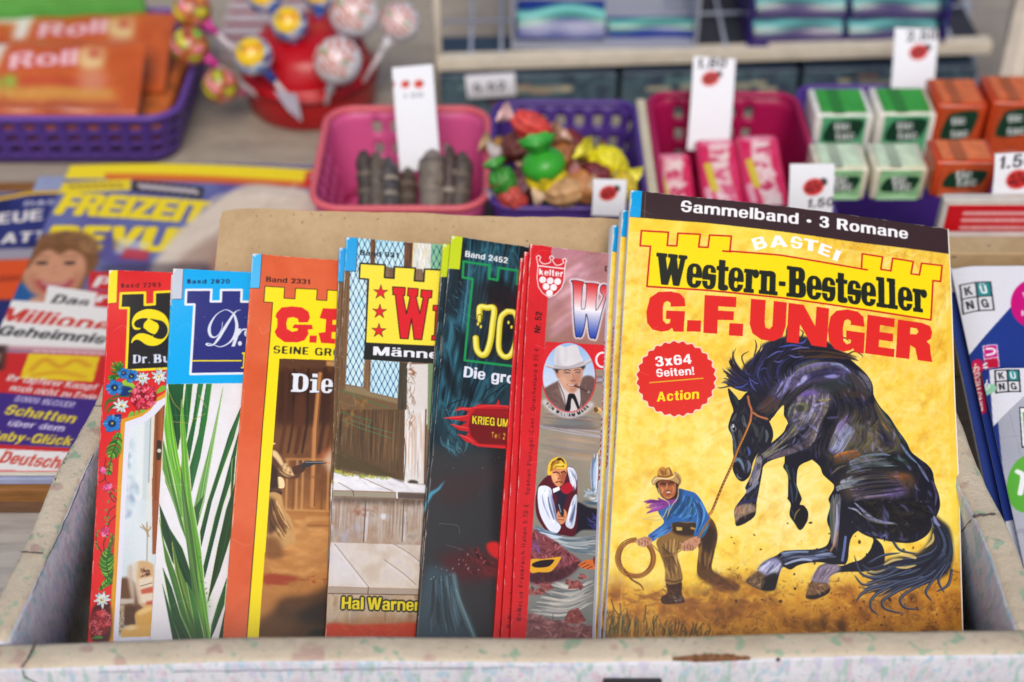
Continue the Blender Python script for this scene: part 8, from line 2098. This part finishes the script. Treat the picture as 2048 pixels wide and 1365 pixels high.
basket('small purple plastic basket full of wrapped fruit shaped sweets', (a2.x, f.y, b2.x, a2.y), ZB, (82,54,136), None, .008,.012,.0125, lambda x, y, z: y > .045 and z > .024 and x > -.03)
a3, b3 = at_z(1292,190, ZB), at_z(1592,190, ZB)
basket('dark magenta plastic basket holding pink chewing gum packs', (a3.x + .001, f.y, b3.x - .001, a3.y), ZB, MG, None, .008,.014,.012, lambda x, y, z: y > .045 and (-.034 < x < -.02 or .008 < x < .022))
tag(obj('divider', boxm((b2.x + .0012, f.y + .01, Z0 + .001),(a3.x - .0015, a2.y, ZB + .003),.0008), M('cream_card', (206,196,170),.7)),'cream cardboard divider between the small purple and the magenta basket', 'divider')
a4 = at_z(1600,176,.05)
basket('wide purple plastic tray full of green and orange mint boxes, right of the magenta basket', (b3.x + .003,.655,.42, a4.y),.05,(78,44,136),(88,56,146),.006,.012,.0135)
fp = at_z(1650,448,.056); fq = at_z(1862,420,.056)
basket('low purple plastic basket just behind the front yellow paperback, mostly hidden', (fp.x - .004,.60, fq.x - .012,.648),.056,(92,60,156), None, .004,.012,.012)

# ------------------------------------------------------------------ orange sweet packets
def packet(label, pl_, pr_, pb_, yt, yb, dx):
    tl, tr_2, bl = at_y(*pl_, yt), at_y(*pr_, yt), at_y(*pb_, yb)
    m, w, h = frame_of(tl, tr_2, bl)
    c = Canvas(w, h, .0011,(214,104,40), flat_tr(m))
    x, y = dx
    k = lambda *p: [(q[0] + x, q[1] + y) for q in p]
    c.tone([(176,74,26),(204,98,42),(190,84,30)],20,3); c.fill(k((-200,165),(220,168),(225,185),(-200,184)),(190,66,40),.8,2); c.fill(k((-200,180),(225,184),(240,205),(-200,210)),(206,150,66),.9,2); c.dabs(k((-120,160),(230,165),(230,215),(-120,215)),40,[(150,60,30),(226,180,100),(170,90,40)],3,16,0,.5,.6,5); c.fill(k((-200,212),(240,212),(240,222),(-200,222)),(150,66,30),.7,1)
    set_word(c, GROT, 'Roll', *k((22,148),(158,138)),42,(238,190,190), gap=.06, outline=(204,60,70), ow=4)
    c.fill(k((-100,90),(20,88),(10,112),(-4,150),(-30,150),(-24,112),(-100,112)),(232,226,216),1,2); c.fill(k((-100,72),(16,70),(20,86),(-100,92)),(70,70,60),.9,2)
    c.fill(k((164,104),(212,102),(210,146),(180,150),(160,140)),(232,200,140),1,2); c.ellipse(k((192,116))[0],11,10,(190,60,44),1,2); c.ellipse(k((188,168))[0],30,22,(214,150,120),.7,3)
    c.ellipse(k((25,172))[0],13,14,(150,190,70),1,2); c.ellipse(k((0,176))[0],10,12,(150,190,70),1,2)
    root = thing('sweet_packet', label, 'packet'); root.matrix_world = m
    slab('foil', c, .0012, m_gloss, root, lambda U, T: .006 * np.sin(np.pi * np.clip(U / w, 0,1)) ** .5 * np.sin(np.pi * np.clip(T / h, 0,1)) ** .5 + .0006 * np.sin(U * 160 + T * 90))
    obj('crimped_seal', boxm((0,-.004,-.0008),(w, .001,.0002)),M('orange_foil', (206,96,40),.3), root)
packet('front orange sweet packet, lying on the other in the large purple basket', (-130,88),(262,84),(-130,232),.895,.838,(0,0))
packet('rear orange sweet packet in the large purple basket, partly covered by the front one', (-90,42),(312,26),(-90,190),.955,.885,(58,-62))
tag(obj('wrapper', boxm((-.42,.962,.03),(at_y(290,12,.965).x, .97,.062),.002), M('green_foil', (100,176,80),.4)),'bright green packet standing along the back of the large purple basket', 'packet')
tag(obj('sweets_heap', boxm((-.43, fl.y + .012,.0),(fl.x - .012,.95,.018),.004), M('orange_heap', (190,100,40),.5,.5, scale=90)),'orange packets lying flat at the bottom of the large purple basket', 'packets')

# ------------------------------------------------------------------ lollipop stand
cz = Vector((-.146,.914, Z0 + .0005))
st = thing('lollipop_stand', 'round red plastic stand stuck full of lollipops', 'stand', cz)
mr = M('red_plastic', (186,14,26),.3,.05,.45,20,.04)
bm = bmesh.new(); bm_lathe(bm, [(0,0),(.043,0),(.0462,.003),(.0475,.022),(.0482,.0245),(.0482,.0275),(.0465,.029),(.044,.0295),(.0435,.033),(.040,.046),(.034,.052),(.020,.056),(0,.057)],64)
obj('body', bm, mr, st, True)
bm = bmesh.new(); bm_lathe(bm, [(.0470,.0225),(.0490,.0228),(.0492,.0262),(.0472,.0268)],64); obj('band', bm, M('dark_red_plastic', (140,8,18),.35), st, True)
m_stick = M('lolly_stick', (226,218,222),.4); m_pstick = M('pink_stick', (206,60,150),.4)
def lolly(label, p, y, r, e, ye, kind, pinkish=False):
    h = at_y(*p, y); b_ = at_y(*e, ye); d = (h - b_).normalized()
    root = thing('lollipop', label, 'lollipop', h, group='lollipops in the red stand')
    wr = np.empty((0,3))
    bm = bmesh.new(); bmesh.ops.create_uvsphere(bm, u_segments=40, v_segments=28, radius=r)
    rq = random.Random(p[0] * 3 + p[1])
    pal = {'cola': [(236,206,50),(110,180,60),(206,90,60),(140,70,40),(230,150,60),(230,130,160)], 'blue': [(60,110,190),(150,190,230),(230,236,244),(40,80,160)], 'white': [(238,236,236),(226,226,232)]}[kind]
    bm.verts.ensure_lookup_table()
    face = Vector((.02 * (p[0] < 600) - .1,-.68,.74)).normalized()
    cols = []
    for v in bm.verts:
        n = v.co.normalized(); k = n.dot(face)
        a_ = math.atan2(n.x, n.z); s = math.sin(5 * n.x + 4 * n.z + p[0]) + math.sin(7 * n.z - 3 * n.y + p[1])
        c_ = pal[int((s + 2) / 4 * (len(pal) - .01)) % len(pal)]
        if kind == 'blue' and k > .62: c_ = (248,206,30)
        if kind == 'blue' and k > .72 and math.sin(30 * n.x) > .1 and abs(n.z - .72) < .16: c_ = (214,90,30)
        if kind == 'white' and k > .5 and math.sin(19 * n.x + 4 + 5 * n.z) * math.sin(15 * n.z + p[0]) > .0: c_ = (206,116,92)
        if kind == 'white' and (n - Vector((.42,-.82,.36)).normalized()).length < .13 or (n - Vector((-.5,-.5,.72)).normalized()).length < .12: c_ = (70,170,100)
        if kind == 'white' and k < -.1: c_ = (190,200,226)
        v.co += n * r * .03 * math.sin(18 * a_)
        cols.append(c_)
    me = bpy.data.meshes.new('wrapper'); bm.to_mesh(me); bm.free(); set_ink(me, np.array(cols, float) / 255)
    obj('wrapper', me, m_gloss, root, smooth=True)
    bm = bmesh.new(); q0, q1 = -d * r * .8, b_ - h
    bm_tube(bm, [q0, q0.lerp(q1,.5), q1],.0017,10); obj('stick', bm, m_stick, root, True)
    bm = bmesh.new(); bm_tube(bm, [-d * r * .9,-d * r * 1.3,-d * r * 1.7],[r * .4,.0026,.0034],12)
    obj('twist', bm, m_pstick if pinkish else M('clear_wrap_' + kind, pal[-1],.3), root, True)
lolly('topmost brown and yellow lollipop leaning out left of the red stand', (384,20),.915,.0137,(505,135),.90, 'cola', True)
lolly('lower brown and yellow lollipop leaning out over the corner of the large purple basket', (381,92),.885,.0132,(520,195),.88, 'cola', True)
lolly('blue lollipop with a yellow disc, nearest to the left edge of the red stand', (506,112),.868,.0132,(600,222),.868, 'blue')
lolly('blue lollipop with a yellow disc, standing up in the middle of the red stand', (579,48),.90,.0125,(606,150),.895, 'blue')
lolly('large white lollipop, lowest and nearest on the red stand', (676,122),.862,.0162,(652,208),.868, 'white')
lolly('large white lollipop just behind the lowest and nearest white one', (708,28),.90,.0168,(660,130),.895, 'white')
lolly('white lollipop leaning furthest right from the red stand', (800,45),.905,.0140,(722,172),.89, 'white')
lolly('blue lollipop at the back of the red stand, cut by the top of the photo', (530,-8),.945,.0130,(590,90),.92, 'blue')
lolly('dark blue lollipop at the back of the red stand, right of the other cut one', (640,-12),.955,.0130,(636,90),.92, 'blue')
lolly('green and yellow lollipop lying low between the basket and the red stand', (441,172),.872,.0125,(500,190),.885, 'cola')
p = at_y(585,205,.858); tag(obj('paper_flag', (lambda bm: (bm.faces.new([bm.verts.new(v) for v in (p + Vector((-.012,0,.009)),p + Vector((.004,-.002,.008)),p + Vector((.006,-.006,-.012)),p + Vector((-.003,-.004,-.004)))]), bmesh.ops.solidify(bm, geom=bm.faces[:], thickness=.0005), bm)[2])(bmesh.new()),M('flag_paper', (216,218,232),.5)),'small white paper flag on a stick at the front of the red stand', 'paper flag')
bx = thing('sweets_carton', 'pale flat carton with dark red stripes lying behind the red lollipop stand', 'carton')
A0, A1 = at_z(430,95,.008), at_z(690,95,.008)
obj('body', boxm((A0.x, A0.y, Z0 + .0005),(A1.x, A0.y + .12,.008),.001), M('pale_carton', (196,184,186),.6), bx)
for i in range(5): obj('stripe', boxm((A0.x + .002, A0.y + .012 + i * .021,.0081),(A1.x - .002, A0.y + .018 + i * .021,.0088)),M('stripe_red', (150,70,78),.6), bx)

# ------------------------------------------------------------------ price cards
def ladybug(c, ctr, r, rot=-.35):
    c.ellipse((ctr[0] + r * .95, ctr[1] - r * .5), r * .36, r * .34,(40,36,40),1,1); c.ellipse(ctr, r, r * .78,(206,44,44),1,.6, rot)
    c.line([(ctr[0] - r * .8, ctr[1] + r * .3),(ctr[0] + r * .8, ctr[1] - r * .3)], r * .12,(60,24,24),.8, smooth=False)
    for x, y in ((-.4,-.25),(.15,-.4),(-.1,.35),(.45,.12),(-.5,.25)): c.ellipse((ctr[0] + x * r, ctr[1] + y * r), r * .15, r * .14,(44,26,28),.9,.5)
def card(label, tlp, trp, blp, y, yb, paint, th=.0006):
    m, w, h = frame_of(at_y(*tlp, y), at_y(*trp, y), at_y(*blp, yb))
    c = Canvas(w, h, .0004,(236,238,244), flat_tr(m)); paint(c)
    o = slab('price_card', c, th, m_soft, None, lambda U, T: .0015 * np.sin(T / h * 3)); o.matrix_world = m
    return tag(o, label, 'price card')
K_ = (74,70,78)
def pc1(c):
    for x, r in ((785,5),(811,8),(838,9)): c.ellipse((x, 170 - (x - 785) * .02), r, r * .9,(206,50,40),1,.6); c.ellipse((x + r * .8,165), r * .3, r * .3, K_)
    set_word(c, GROT, '1.00', (806,200),(848,196),12,(120,124,140), thin=.8)
card('tall white price card with three small red dots, standing in the pink basket', (773,137),(854,130),(800,345),.775,.735, pc1)
def pc2(t, p, q, h, lb):
    def f(c):
        set_word(c, GROT, t, p, q, h, K_, shear=.14, gap=.12); ladybug(c, *lb)
    return f
card('tall white price card with a ladybird above the pink gum packs', (1380,112),(1464,118),(1374,300),.80,.765, pc2('1.80', (1392,138),(1452,136),20,((1420,158),18)))
card('highest white price card with a ladybird, above the green mint boxes', (1798,56),(1884,60),(1780,195),.845,.82, pc2('2.50', (1812,84),(1872,80),20,((1836,105),19)))
card('small white price card with a ladybird leaning at the front of the small purple basket', (1184,358),(1251,360),(1183,432),.672,.664, lambda c: ladybug(c, (1216,386),18))
card('white price card with a ladybird between the gum packs and the mint boxes', (1590,328),(1680,328),(1575,432),.668,.655, pc2('1.50', (1612,416),(1666,412),18,((1626,374),21)))
card('white price card with a ladybird in front of the orange mint boxes', (1988,308),(2080,304),(1982,402),.668,.66, pc2('1.50', (1994,338),(2066,330),26,((2034,358),24)))

# ------------------------------------------------------------------ contents of the small baskets
for i, (x, yt, w_, col, k) in enumerate(((728,300,.0052,(70,62,58), 'darkest short liquorice stick at the left of the pink basket'),(752,306,.006,(96,84,76), 'grey brown liquorice stick, second from the left in the pink basket'),(778,318,.006,(80,76,78), 'bluish liquorice stick left of the price card in the pink basket'),(815,338,.0055,(84,70,60), 'short liquorice stick at the foot of the price card in the pink basket'),(866,300,.0082,(126,116,106), 'thick pale liquorice stick with a light ring, right of the price card'),(900,292,.005,(76,60,56), 'thin dark liquorice stick leaning behind the thick pale one'),(924,306,.0065,(88,78,72), 'dark liquorice stick at the right end of the pink basket'))):
    t_, b_ = at_y(x, yt, .735), at_y(x + (840 - x) * .06,440,.70)
    root = thing('liquorice_stick', k, 'sweet', b_, group='liquorice sticks in the pink basket')
    d = t_ - b_; bm = bmesh.new(); rq = random.Random(x); bm_tube(bm, [d * (j / 16) + Vector((rq.uniform(-1,1), rq.uniform(-1,1),0)) * .0008 for j in range(17)],[w_ * (rq.uniform(.94,1.04) if j < 14 else (.8,.6,.3)[j - 14]) for j in range(17)],14)
    obj('stick', bm, M('liq_%d' % i, col, .4,.3,.4,160,.3), root, True)
    for u in ((.35,.6) if i != 4 else (.78,)):
        bm = bmesh.new(); bm_tube(bm, [d * u, d * (u + .06)], w_ * 1.04,14, False); obj('paper_band', bm, M('band_%d' % (i % 3),((110,98,84),(96,88,84),(150,142,128))[i % 3],.5), root, True)
def wrapped(label, p, y, rx, ry, rot, col, fin, cap=None):
    c0 = at_y(*p, y); root = thing('wrapped_sweet', label, 'sweet', c0,(0, rot, 0), 'wrapped sweets in the small purple basket')
    bm = bmesh.new(); bmesh.ops.create_uvsphere(bm, u_segments=40, v_segments=26, radius=1); sd = p[0] * .37
    for v in bm.verts:
        q = v.co.copy(); g_ = 1 + .05 * math.sin(9 * q.z + sd) + .045 * math.sin(14 * q.x + 9 * q.y + sd) + .035 * math.sin(23 * q.z - 17 * q.x); v.co = Vector((q.x * rx * g_, q.y * ry * g_, q.z * ry * g_))
    obj('body', bm, M('sweet_%d_%d_%d' % col, col, .18,.3,.6,160,.8), root, True)
    for s in (-1,1):
        bm = bmesh.new(); n = 14
        ring = [bm.verts.new((s * (rx * 1.55), math.cos(6.283 * i / n) * ry * .5 * (1 + .3 * (i % 2)),math.sin(6.283 * i / n) * ry * .75 * (1 + .3 * (i % 2)))) for i in range(n)]
        neck = [bm.verts.new((s * rx * .92, math.cos(6.283 * i / n) * ry * .2, math.sin(6.283 * i / n) * ry * .2)) for i in range(n)]
        for i in range(n): bm.faces.new((neck[i], neck[(i + 1) % n], ring[(i + 1) % n], ring[i]))
        obj('twist', bm, M('fin_%d_%d_%d' % fin, fin, .2,.3,.6,160,.6), root, True)
    if cap:
        bm = bmesh.new(); bmesh.ops.create_uvsphere(bm, u_segments=20, v_segments=10, radius=1)
        for v in bm.verts: v.co = Vector((v.co.x * rx * .62 - rx * .45, v.co.y * ry * 1.05, v.co.z * ry * 1.05))
        obj('leaf_print', bm, M('cap_%d_%d_%d' % cap, cap, .3), root, True)
for a_ in (('red and white wrapped sweet on top of the heap in the small purple basket', (1062,252),.735,.013,.0085,.5,(222,70,62),(236,190,190)),('brown wrapped sweet under the red and white one', (1040,292),.735,.012,.0095,-.3,(110,50,44),(200,190,190)),
           ('yellow sweet with a green leafy end, frontmost in the small purple basket', (1092,350),.70,.016,.0125,1.35,(228,206,30),(60,170,60),(60,170,50)),('lemon yellow wrapped sweet at the right of the small purple basket', (1216,328),.71,.0125,.0105,.6,(240,220,20),(236,220,60)),
           ('small green sweet at the left side of the small purple basket', (1006,362),.695,.009,.008,1.2,(60,150,50),(70,160,60)),('caramel brown sweet behind the yellow and green one', (1130,318),.725,.012,.010,.2,(176,110,60),(190,140,100)),
           ('dark brown sweet left of the lemon yellow one', (1166,325),.72,.011,.010,-.5,(120,60,30),(170,120,90)),('light caramel sweet at the foot of the lemon yellow one', (1170,375),.695,.0125,.010,.3,(196,130,74),(206,170,140)),('purple brown sweet left of the yellow and green one', (1040,372),.70,.012,.010,-.6,(100,50,60),(190,170,190)),('dark red sweet behind the lemon yellow one, high at the back', (1140,290),.75,.011,.009,.7,(130,40,40),(200,160,150)),('chocolate brown sweet between the red and white one and the leafy one', (1086,300),.73,.011,.009,-.8,(92,50,36),(190,150,120)),('ochre sweet at the back left corner of the small purple basket', (1012,300),.745,.010,.008,.4,(190,140,60),(206,180,130)),('pale toffee sweet below the dark brown one, front middle', (1130,384),.69,.012,.009,-.2,(206,160,110),(220,190,160)),('small yellow sweet at the front right of the small purple basket', (1246,372),.70,.009,.008,1.0,(226,200,50),(236,216,110)),('wine red sweet right of the dark brown one', (1192,352),.70,.010,.008,.3,(120,36,50),(190,130,130)),
           ('coral red sweet low at the left of the small purple basket', (1026,395),.692,.010,.008,.9,(206,80,70),(226,120,110))):
    wrapped(*a_)
tag(obj('sweets_heap', boxm((a2.x + .012, f.y + .014,.0),(b2.x - .012, a2.y - .02,.026),.006), M('brown_heap', (96,60,40),.4,.6, scale=110)),'dark brown sweets filling the bottom of the small purple basket', 'sweets')
def gum(label, x0, x1, yt, k):
    m, w, h = frame_of(at_y(x0, yt, .765), at_y(x1, yt - 2,.765), at_y(x0 + 8, yt + 150,.70))
    c = Canvas(w, h, .0006,(222,30,90)); q = lambda *p: [(u * w, v * h) for u, v in p]
    c.tone([(214,26,84),(232,60,110)],14, k); c.line(q((.55,.86),(.5,.5),(.62,.02)),.0125 / 1.08,(244,196,196),.95)
    rq = random.Random(k)
    for i in range(16): u, v = rq.uniform(.4,.68),.05 + i * .058; c.line(q((u - .1, v),(u, v + rq.uniform(-.05,.07)),(u + .12, v + rq.uniform(-.03,.03))),.0036, rq.choice([(252,232,226),(250,220,220),(226,90,130),(206,40,90)]),.9)
    c.line(q((.22,.62),(.3,.3)),.0048,(226,206,60),.95); c.line(q((.14,.3),(.18,.1)),.004,(240,200,210),.8); c.ellipse(q((.5,.93))[0],.010,.003,(244,170,190),.8,1)
    root = thing('gum_pack', label, 'gum pack'); root.matrix_world = m
    slab('printed_front', c, .0006, m_gloss, root, lambda U, T: -.002 * np.clip(1 - np.minimum(U, w - U) / .004,0,1) ** 2 - .002 * np.clip(1 - np.minimum(T, h - T) / .004,0,1) ** 2)
    obj('body', boxm((.0004,.0004,-.013),(w - .0004, h - .0004,-.0027),.002), M('gum_pink', (214,30,84),.35), root)
gum('short pink gum pack at the left of the magenta basket', 1306,1386,304,3); gum('tall pink gum pack in the middle of the magenta basket', 1402,1482,276,4); gum('tall pink gum pack at the right of the magenta basket', 1487,1570,268,5)

# ------------------------------------------------------------------ mint boxes
def mint(label, x0, x1, pb, pt, y, dep, col, top, pale, front=False):
    bl, br, tp = at_y(x0, pb, y), at_y(x1, pb, y), at_y(x0, pt, y)
    w, h = br.x - bl.x, tp.z - bl.z
    root = thing('mint_box', label, 'mint box', bl)
    obj('case', boxm((0,.0008,0),(w, dep, h),.0016), M('mint_case_%d_%d_%d' % pale, pale, .2,.12,.5,130,.03), root, True)
    mf = Matrix(((1,0,0, w * .12),(0,0,-1,0),(0,1,0, h * .02),(0,0,0,1)))
    W, H = w * .76, h * .96
    c = Canvas(W, H, .0004, col); q = lambda *p: [(u * W, v * H) for u, v in p]
    c.tone([tuple(int(x * .92) for x in col), tuple(min(255, int(x * 1.08)) for x in col)],12,3)
    v0 = .66 if not front else .52
    c.fill(q((.1, v0 - .22),(.12, v0 + .1),(.3, v0 + .24),(.92, v0 + .26),(.9, v0 - .06),(.72, v0 - .2)),(30,66,44),1,0, True); set_word(c, GROT, 'tic', *q((.3, v0 + .02),(.66, v0 + .05)),.0058,(240,244,240)); set_word(c, GROT, 'tac', *q((.36, v0 - .2),(.8, v0 - .17)),.0058,(240,244,240))
    c.fill(q((0,0),(1,0),(1,.12),(.6,.2),(0,.1)),tuple(min(255, x + 50) for x in col) if col[1] > 100 else (226,150,130),.8,1)
    o = slab('label', c, .0006, m_gloss, root); o.matrix_local = mf
    obj('flap', boxm((w * .3,.001, h + .0011),(w * .5, dep - .004, h + .0016)),M('flap_%d_%d_%d' % top, tuple(int(x * .8) for x in top),.4), root); obj('lid', boxm((w * .1,.003, h),(w * .9, dep - .003, h + .0012),.0008), M('lid_%d_%d_%d' % top, top, .35,.2, scale=160), root)
GR, GT, OR = (96,186,130),(60,160,60),(206,84,40)
mint('tall green mint box at the left of the wide purple tray', 1618,1732,322,232,.765,.034, GR, GT, (232,232,224)); mint('second tall green mint box from the left in the wide purple tray', 1740,1856,322,230,.765,.034, GR, GT, (234,230,218))
mint('left low cream and green mint box in front of the tall green ones', 1624,1728,402,340,.70,.030,(150,206,150),(206,226,196),(226,220,196), True); mint('right low cream and green mint box in front of the tall green ones', 1738,1846,402,340,.70,.030,(150,206,150),(206,226,196),(226,220,196), True)
mint('tall orange mint box beside the green ones in the wide purple tray', 1850,1948,330,212,.765,.034, OR, (214,110,60),(196,70,30)); mint('tall orange mint box at the right edge of the photo', 1958,2062,325,206,.765,.034, OR, (214,110,60),(196,70,30))
mint('low orange mint box lying in front of the tall orange ones', 1858,1980,396,326,.69,.026,(214,90,44),(222,120,70),(206,74,34), True)

# ------------------------------------------------------------------ red cartons at the right
def redbox(label, p0, p1, y, lab):
    bl, tr_2 = at_y(*p0, y), at_y(*p1, y); w, h = tr_2.x - bl.x, tr_2.z - bl.z
    root = thing('sweets_carton', label, 'carton', bl)
    obj('body', boxm((0,.001,0),(w, .008, h),.0015), M('grey_white_carton', (206,200,192),.6), root)
    c = Canvas(w * .92, h * .74,.0006,(206,22,34)); W, H = w * .92, h * .74
    if lab:
        for j, v in enumerate((.70,.44,.16)):
            x = .010
            rq = random.Random(j)
            while x < W - .01:
                l = rq.uniform(.0016,.0034); c.line([(x, H * v),(x + l, H * v)],.0026,(236,190,190),.85, smooth=False); x += l + rq.uniform(.001,.0022)
    else: c.a[:] = np.array((176,150,124)) / 255; c.line([(.01, H * .4),(W, H * .4)],.004,(206,80,60),.8)
    o = slab('label', c, .0004, m_soft, root); o.matrix_local = Matrix(((1,0,0, w * .05),(0,0,-1,.0006),(0,1,0, h * .12),(0,0,0,1)))
redbox('upper red and white sweets carton at the right edge behind the puzzle magazines', (1872,474),(2120,402),.652, True); redbox('lower brownish sweets carton under the red and white one at the right edge', (1882,528),(2120,478),.640, False)

# ------------------------------------------------------------------ wire rack with peppermint bags behind
L0, L1 = at_y(874,132,.892), at_y(1985,97,.905)
zr_ = L0.z
rack = thing('wire_rack', 'low wire rack with a white front rail, standing on the counter at the back', 'rack', (0,.9, Z0))
def rp(bm, name, mat, sm=False): bm.transform(Matrix.Translation((0,-.9,-Z0))); return obj(name, bm, mat, rack, sm)
mw = M('white_rail', (214,204,184),.5); mwire = M('grey_wire', (150,158,178),.35,.05,.5)
bm = bmesh.new()
for A_, B_ in ((L0, L1),):
    q = [bm.verts.new(v) for v in (A_ + Vector((0,0,-.005)),B_ + Vector((0,0,-.005)),B_ + Vector((0,0,.004)),A_ + Vector((0,0,.004)),A_ + Vector((0,.012,-.005)),B_ + Vector((0,.012,-.005)),B_ + Vector((0,.012,.004)),A_ + Vector((0,.012,.004)))]
    for i in ((0,1,2,3),(3,2,6,7),(5,4,7,6),(1,0,4,5),(0,3,7,4),(2,1,5,6)): bm.faces.new([q[k] for k in i])
bmesh.ops.bevel(bm, geom=bm.edges[:], offset=.001, segments=2, affect='EDGES'); rp(bm, 'front_rail', mw)
def wire(a, b, r=.0016, mat=None):
    bm = bmesh.new(); bm_tube(bm, [a, Vector(a).lerp(Vector(b),.5), b], r, 8); rp(bm, 'wire', mat or mwire, True)
wire(L0 + Vector((.001,.006,-zr_ + Z0 + .002)),L0 + Vector((.001,.006,.09)),.0026, mw); wire(L1 + Vector((-.002,.006,-zr_ + Z0 + .002)),L1 + Vector((.0,.16,.05)),.0026)
for u in (.06,.115,.43,.52,.93): wire(L0.lerp(L1, u) + Vector((0,.007,.003)),L0.lerp(L1, u) + Vector((0,.17,.012)),.0013)
for dy in (.05,.11): wire(L0 + Vector((0, dy, .008)),L1 + Vector((0, dy, .008)),.0012)
def carton(label, u0, u1, seed):
    A_, B_ = L0.lerp(L1, u0), L0.lerp(L1, u1); w = (B_ - A_).length - .003; h = zr_ - .006 - Z0 - .0015
    root = thing('sweets_carton', label, 'carton', (A_.x, A_.y - .004, Z0 + .0008), math.atan2(B_.y - A_.y, B_.x - A_.x))
    obj('body', boxm((0,.0012,0),(w, .06, h),.001), M('navy_carton', (52,66,84),.5), root)
    c = Canvas(w, h, .0008,(58,76,92)); c.tone([(46,58,74),(84,108,116),(60,72,90)],16, seed); rq = random.Random(seed)
    for i in range(int(w / .012)):
        x = rq.uniform(.01, w - .01); v = rq.uniform(.25,.85); c.line([(x, h * v),(x + rq.uniform(.004,.02), h * v)],.0036, rq.choice([(190,180,150),(150,110,100),(110,150,150),(40,46,60),(206,196,160)]),.8, smooth=False)
    c.line([(w * .3, h * .3),(w * .7, h * .3)],.004,(150,90,84),.7, smooth=False); c.line([(w * .35, h * .65),(w * .72, h * .65)],.005,(196,184,150),.7, smooth=False)
    o = slab('label', c, .0004, m_soft, root); o.matrix_local = Matrix(((1,0,0,0),(0,0,-1,.0006),(0,1,0,0),(0,0,0,1)))
carton('dark printed carton under the left end of the white rail', .004,.33,3); carton('dark printed carton under the middle of the white rail', .333,.66,4); carton('dark printed carton under the right end of the white rail', .663,.985,5)
card('white price ticket with dark figures on the carton under the left end of the rail', (931,152),(1030,146),(935,198),.884,.884, lambda c: set_word(c, GROT, '5.52', (948,184),(1012,178),20,(60,60,70), thin=.5))
zf = zr_ + .006
def bin_(name, label, x0, x1, col, dep=.16, h=.05, trans=0):
    A_, B_ = at_y(x0,110,.905), at_y(x1,100,.905); root = thing(name, label, 'bin', (A_.x, .905, zf))
    w = B_.x - A_.x; m = M(name + '_%d' % col[0], col, .25,.05,.4,20,.02,0, trans)
    obj('base', boxm((0,0,0),(w, dep, .002)),m, root); obj('back', boxm((0, dep - .002,.002),(w, dep, h)),m, root)
    for x in (0, w - .002): obj('side', boxm((x, 0,.002),(x + .002, dep - .002, h)),m, root)
bin_('plastic_bin', 'pale grey plastic bin with one blue and teal bag on the wire rack', 1022,1394,(160,163,176),.17,.055)
bin_('plastic_bin', 'purple plastic bin stacked with teal and violet bags at the right of the wire rack', 1492,1886,(62,44,120),.17,.05)
tag(obj('cloth', boxm((at_y(1396,100,.92).x, .915, zf - .003),(at_y(1490,100,.92).x - .001,1.09, zf - .001)),M('dark_cloth', (50,52,62),.8)),'dark liner on the wire rack between the two bins', 'liner')
tag(obj('cloth', boxm((at_y(1888,100,.92).x, .915, zf - .003),(L1.x - .004,1.09, zf - .001)),M('dark_cloth', (50,52,62),.8)),'dark liner on the wire rack right of the purple bin', 'liner')
def bag(label, x0, x1, y, z, col, wv, hh=.03, grp=None):
    A_, B_ = at_y(x0,60, y), at_y(x1,60, y); w = B_.x - A_.x
    c = Canvas(w, hh, .0011, col); t = np.linspace(0, w, 24)
    for o_, cc, wd in ((.62, wv, .010),(.66, tuple(min(255, x + 50) for x in wv),.003),(.45, tuple(int(x * .8) for x in wv),.004)): c.line([(x, hh * (o_ + .12 * math.sin(x / w * 6.3 + z * 90))) for x in t], wd, cc, .95)
    root = thing('mint_bag', label, 'sweets bag', (A_.x, y, z),(R(38),0,0), grp)
    slab('printed_front', c, .001, m_gloss, root, lambda U, T: .004 * np.sin(np.pi * np.clip(T / hh, 0,1)) + .001 * np.sin(U * 110))
    obj('body', boxm((.001,.001,-.008),(w - .001, hh - .001,-.0012),.002), M('bag_%d_%d_%d' % col, col, .35), root)
bag('blue and teal bag lying at the left of the pale grey bin', 1034,1212,.912, zf + .004,(26,50,130),(90,170,160)); bag('flat blue bag lying at the right of the pale grey bin', 1216,1388,.918, zf + .002,(28,54,140),(70,150,140),.016)
for j, (lv, z_) in enumerate((('bottom', 0),('middle', .0135),('top', .027))):
    for sd, x0, x1 in (('left', 1508,1688),('right', 1700,1878)): bag('teal and violet bag, %s of the %s stack in the purple bin' % (lv, sd), x0, x1,(.912 + j * .010), zf + .0015 + z_, (48,30,92),(70,146,146),.021, 'teal and violet bags in the purple bin')
pA, pB = at_y(2000,130,.86), at_y(1985,-60,1.0)
bm = bmesh.new(); bm_tube(bm, [(pA.x + .012,.86, Z0),(pA.x + .014,.87,.03),(pB.x + .03,1.0,.12)],.011,8); tag(obj('frame_post', bm, M('cream_post', (206,194,176),.6)),'cream painted frame post at the upper right corner', 'post')
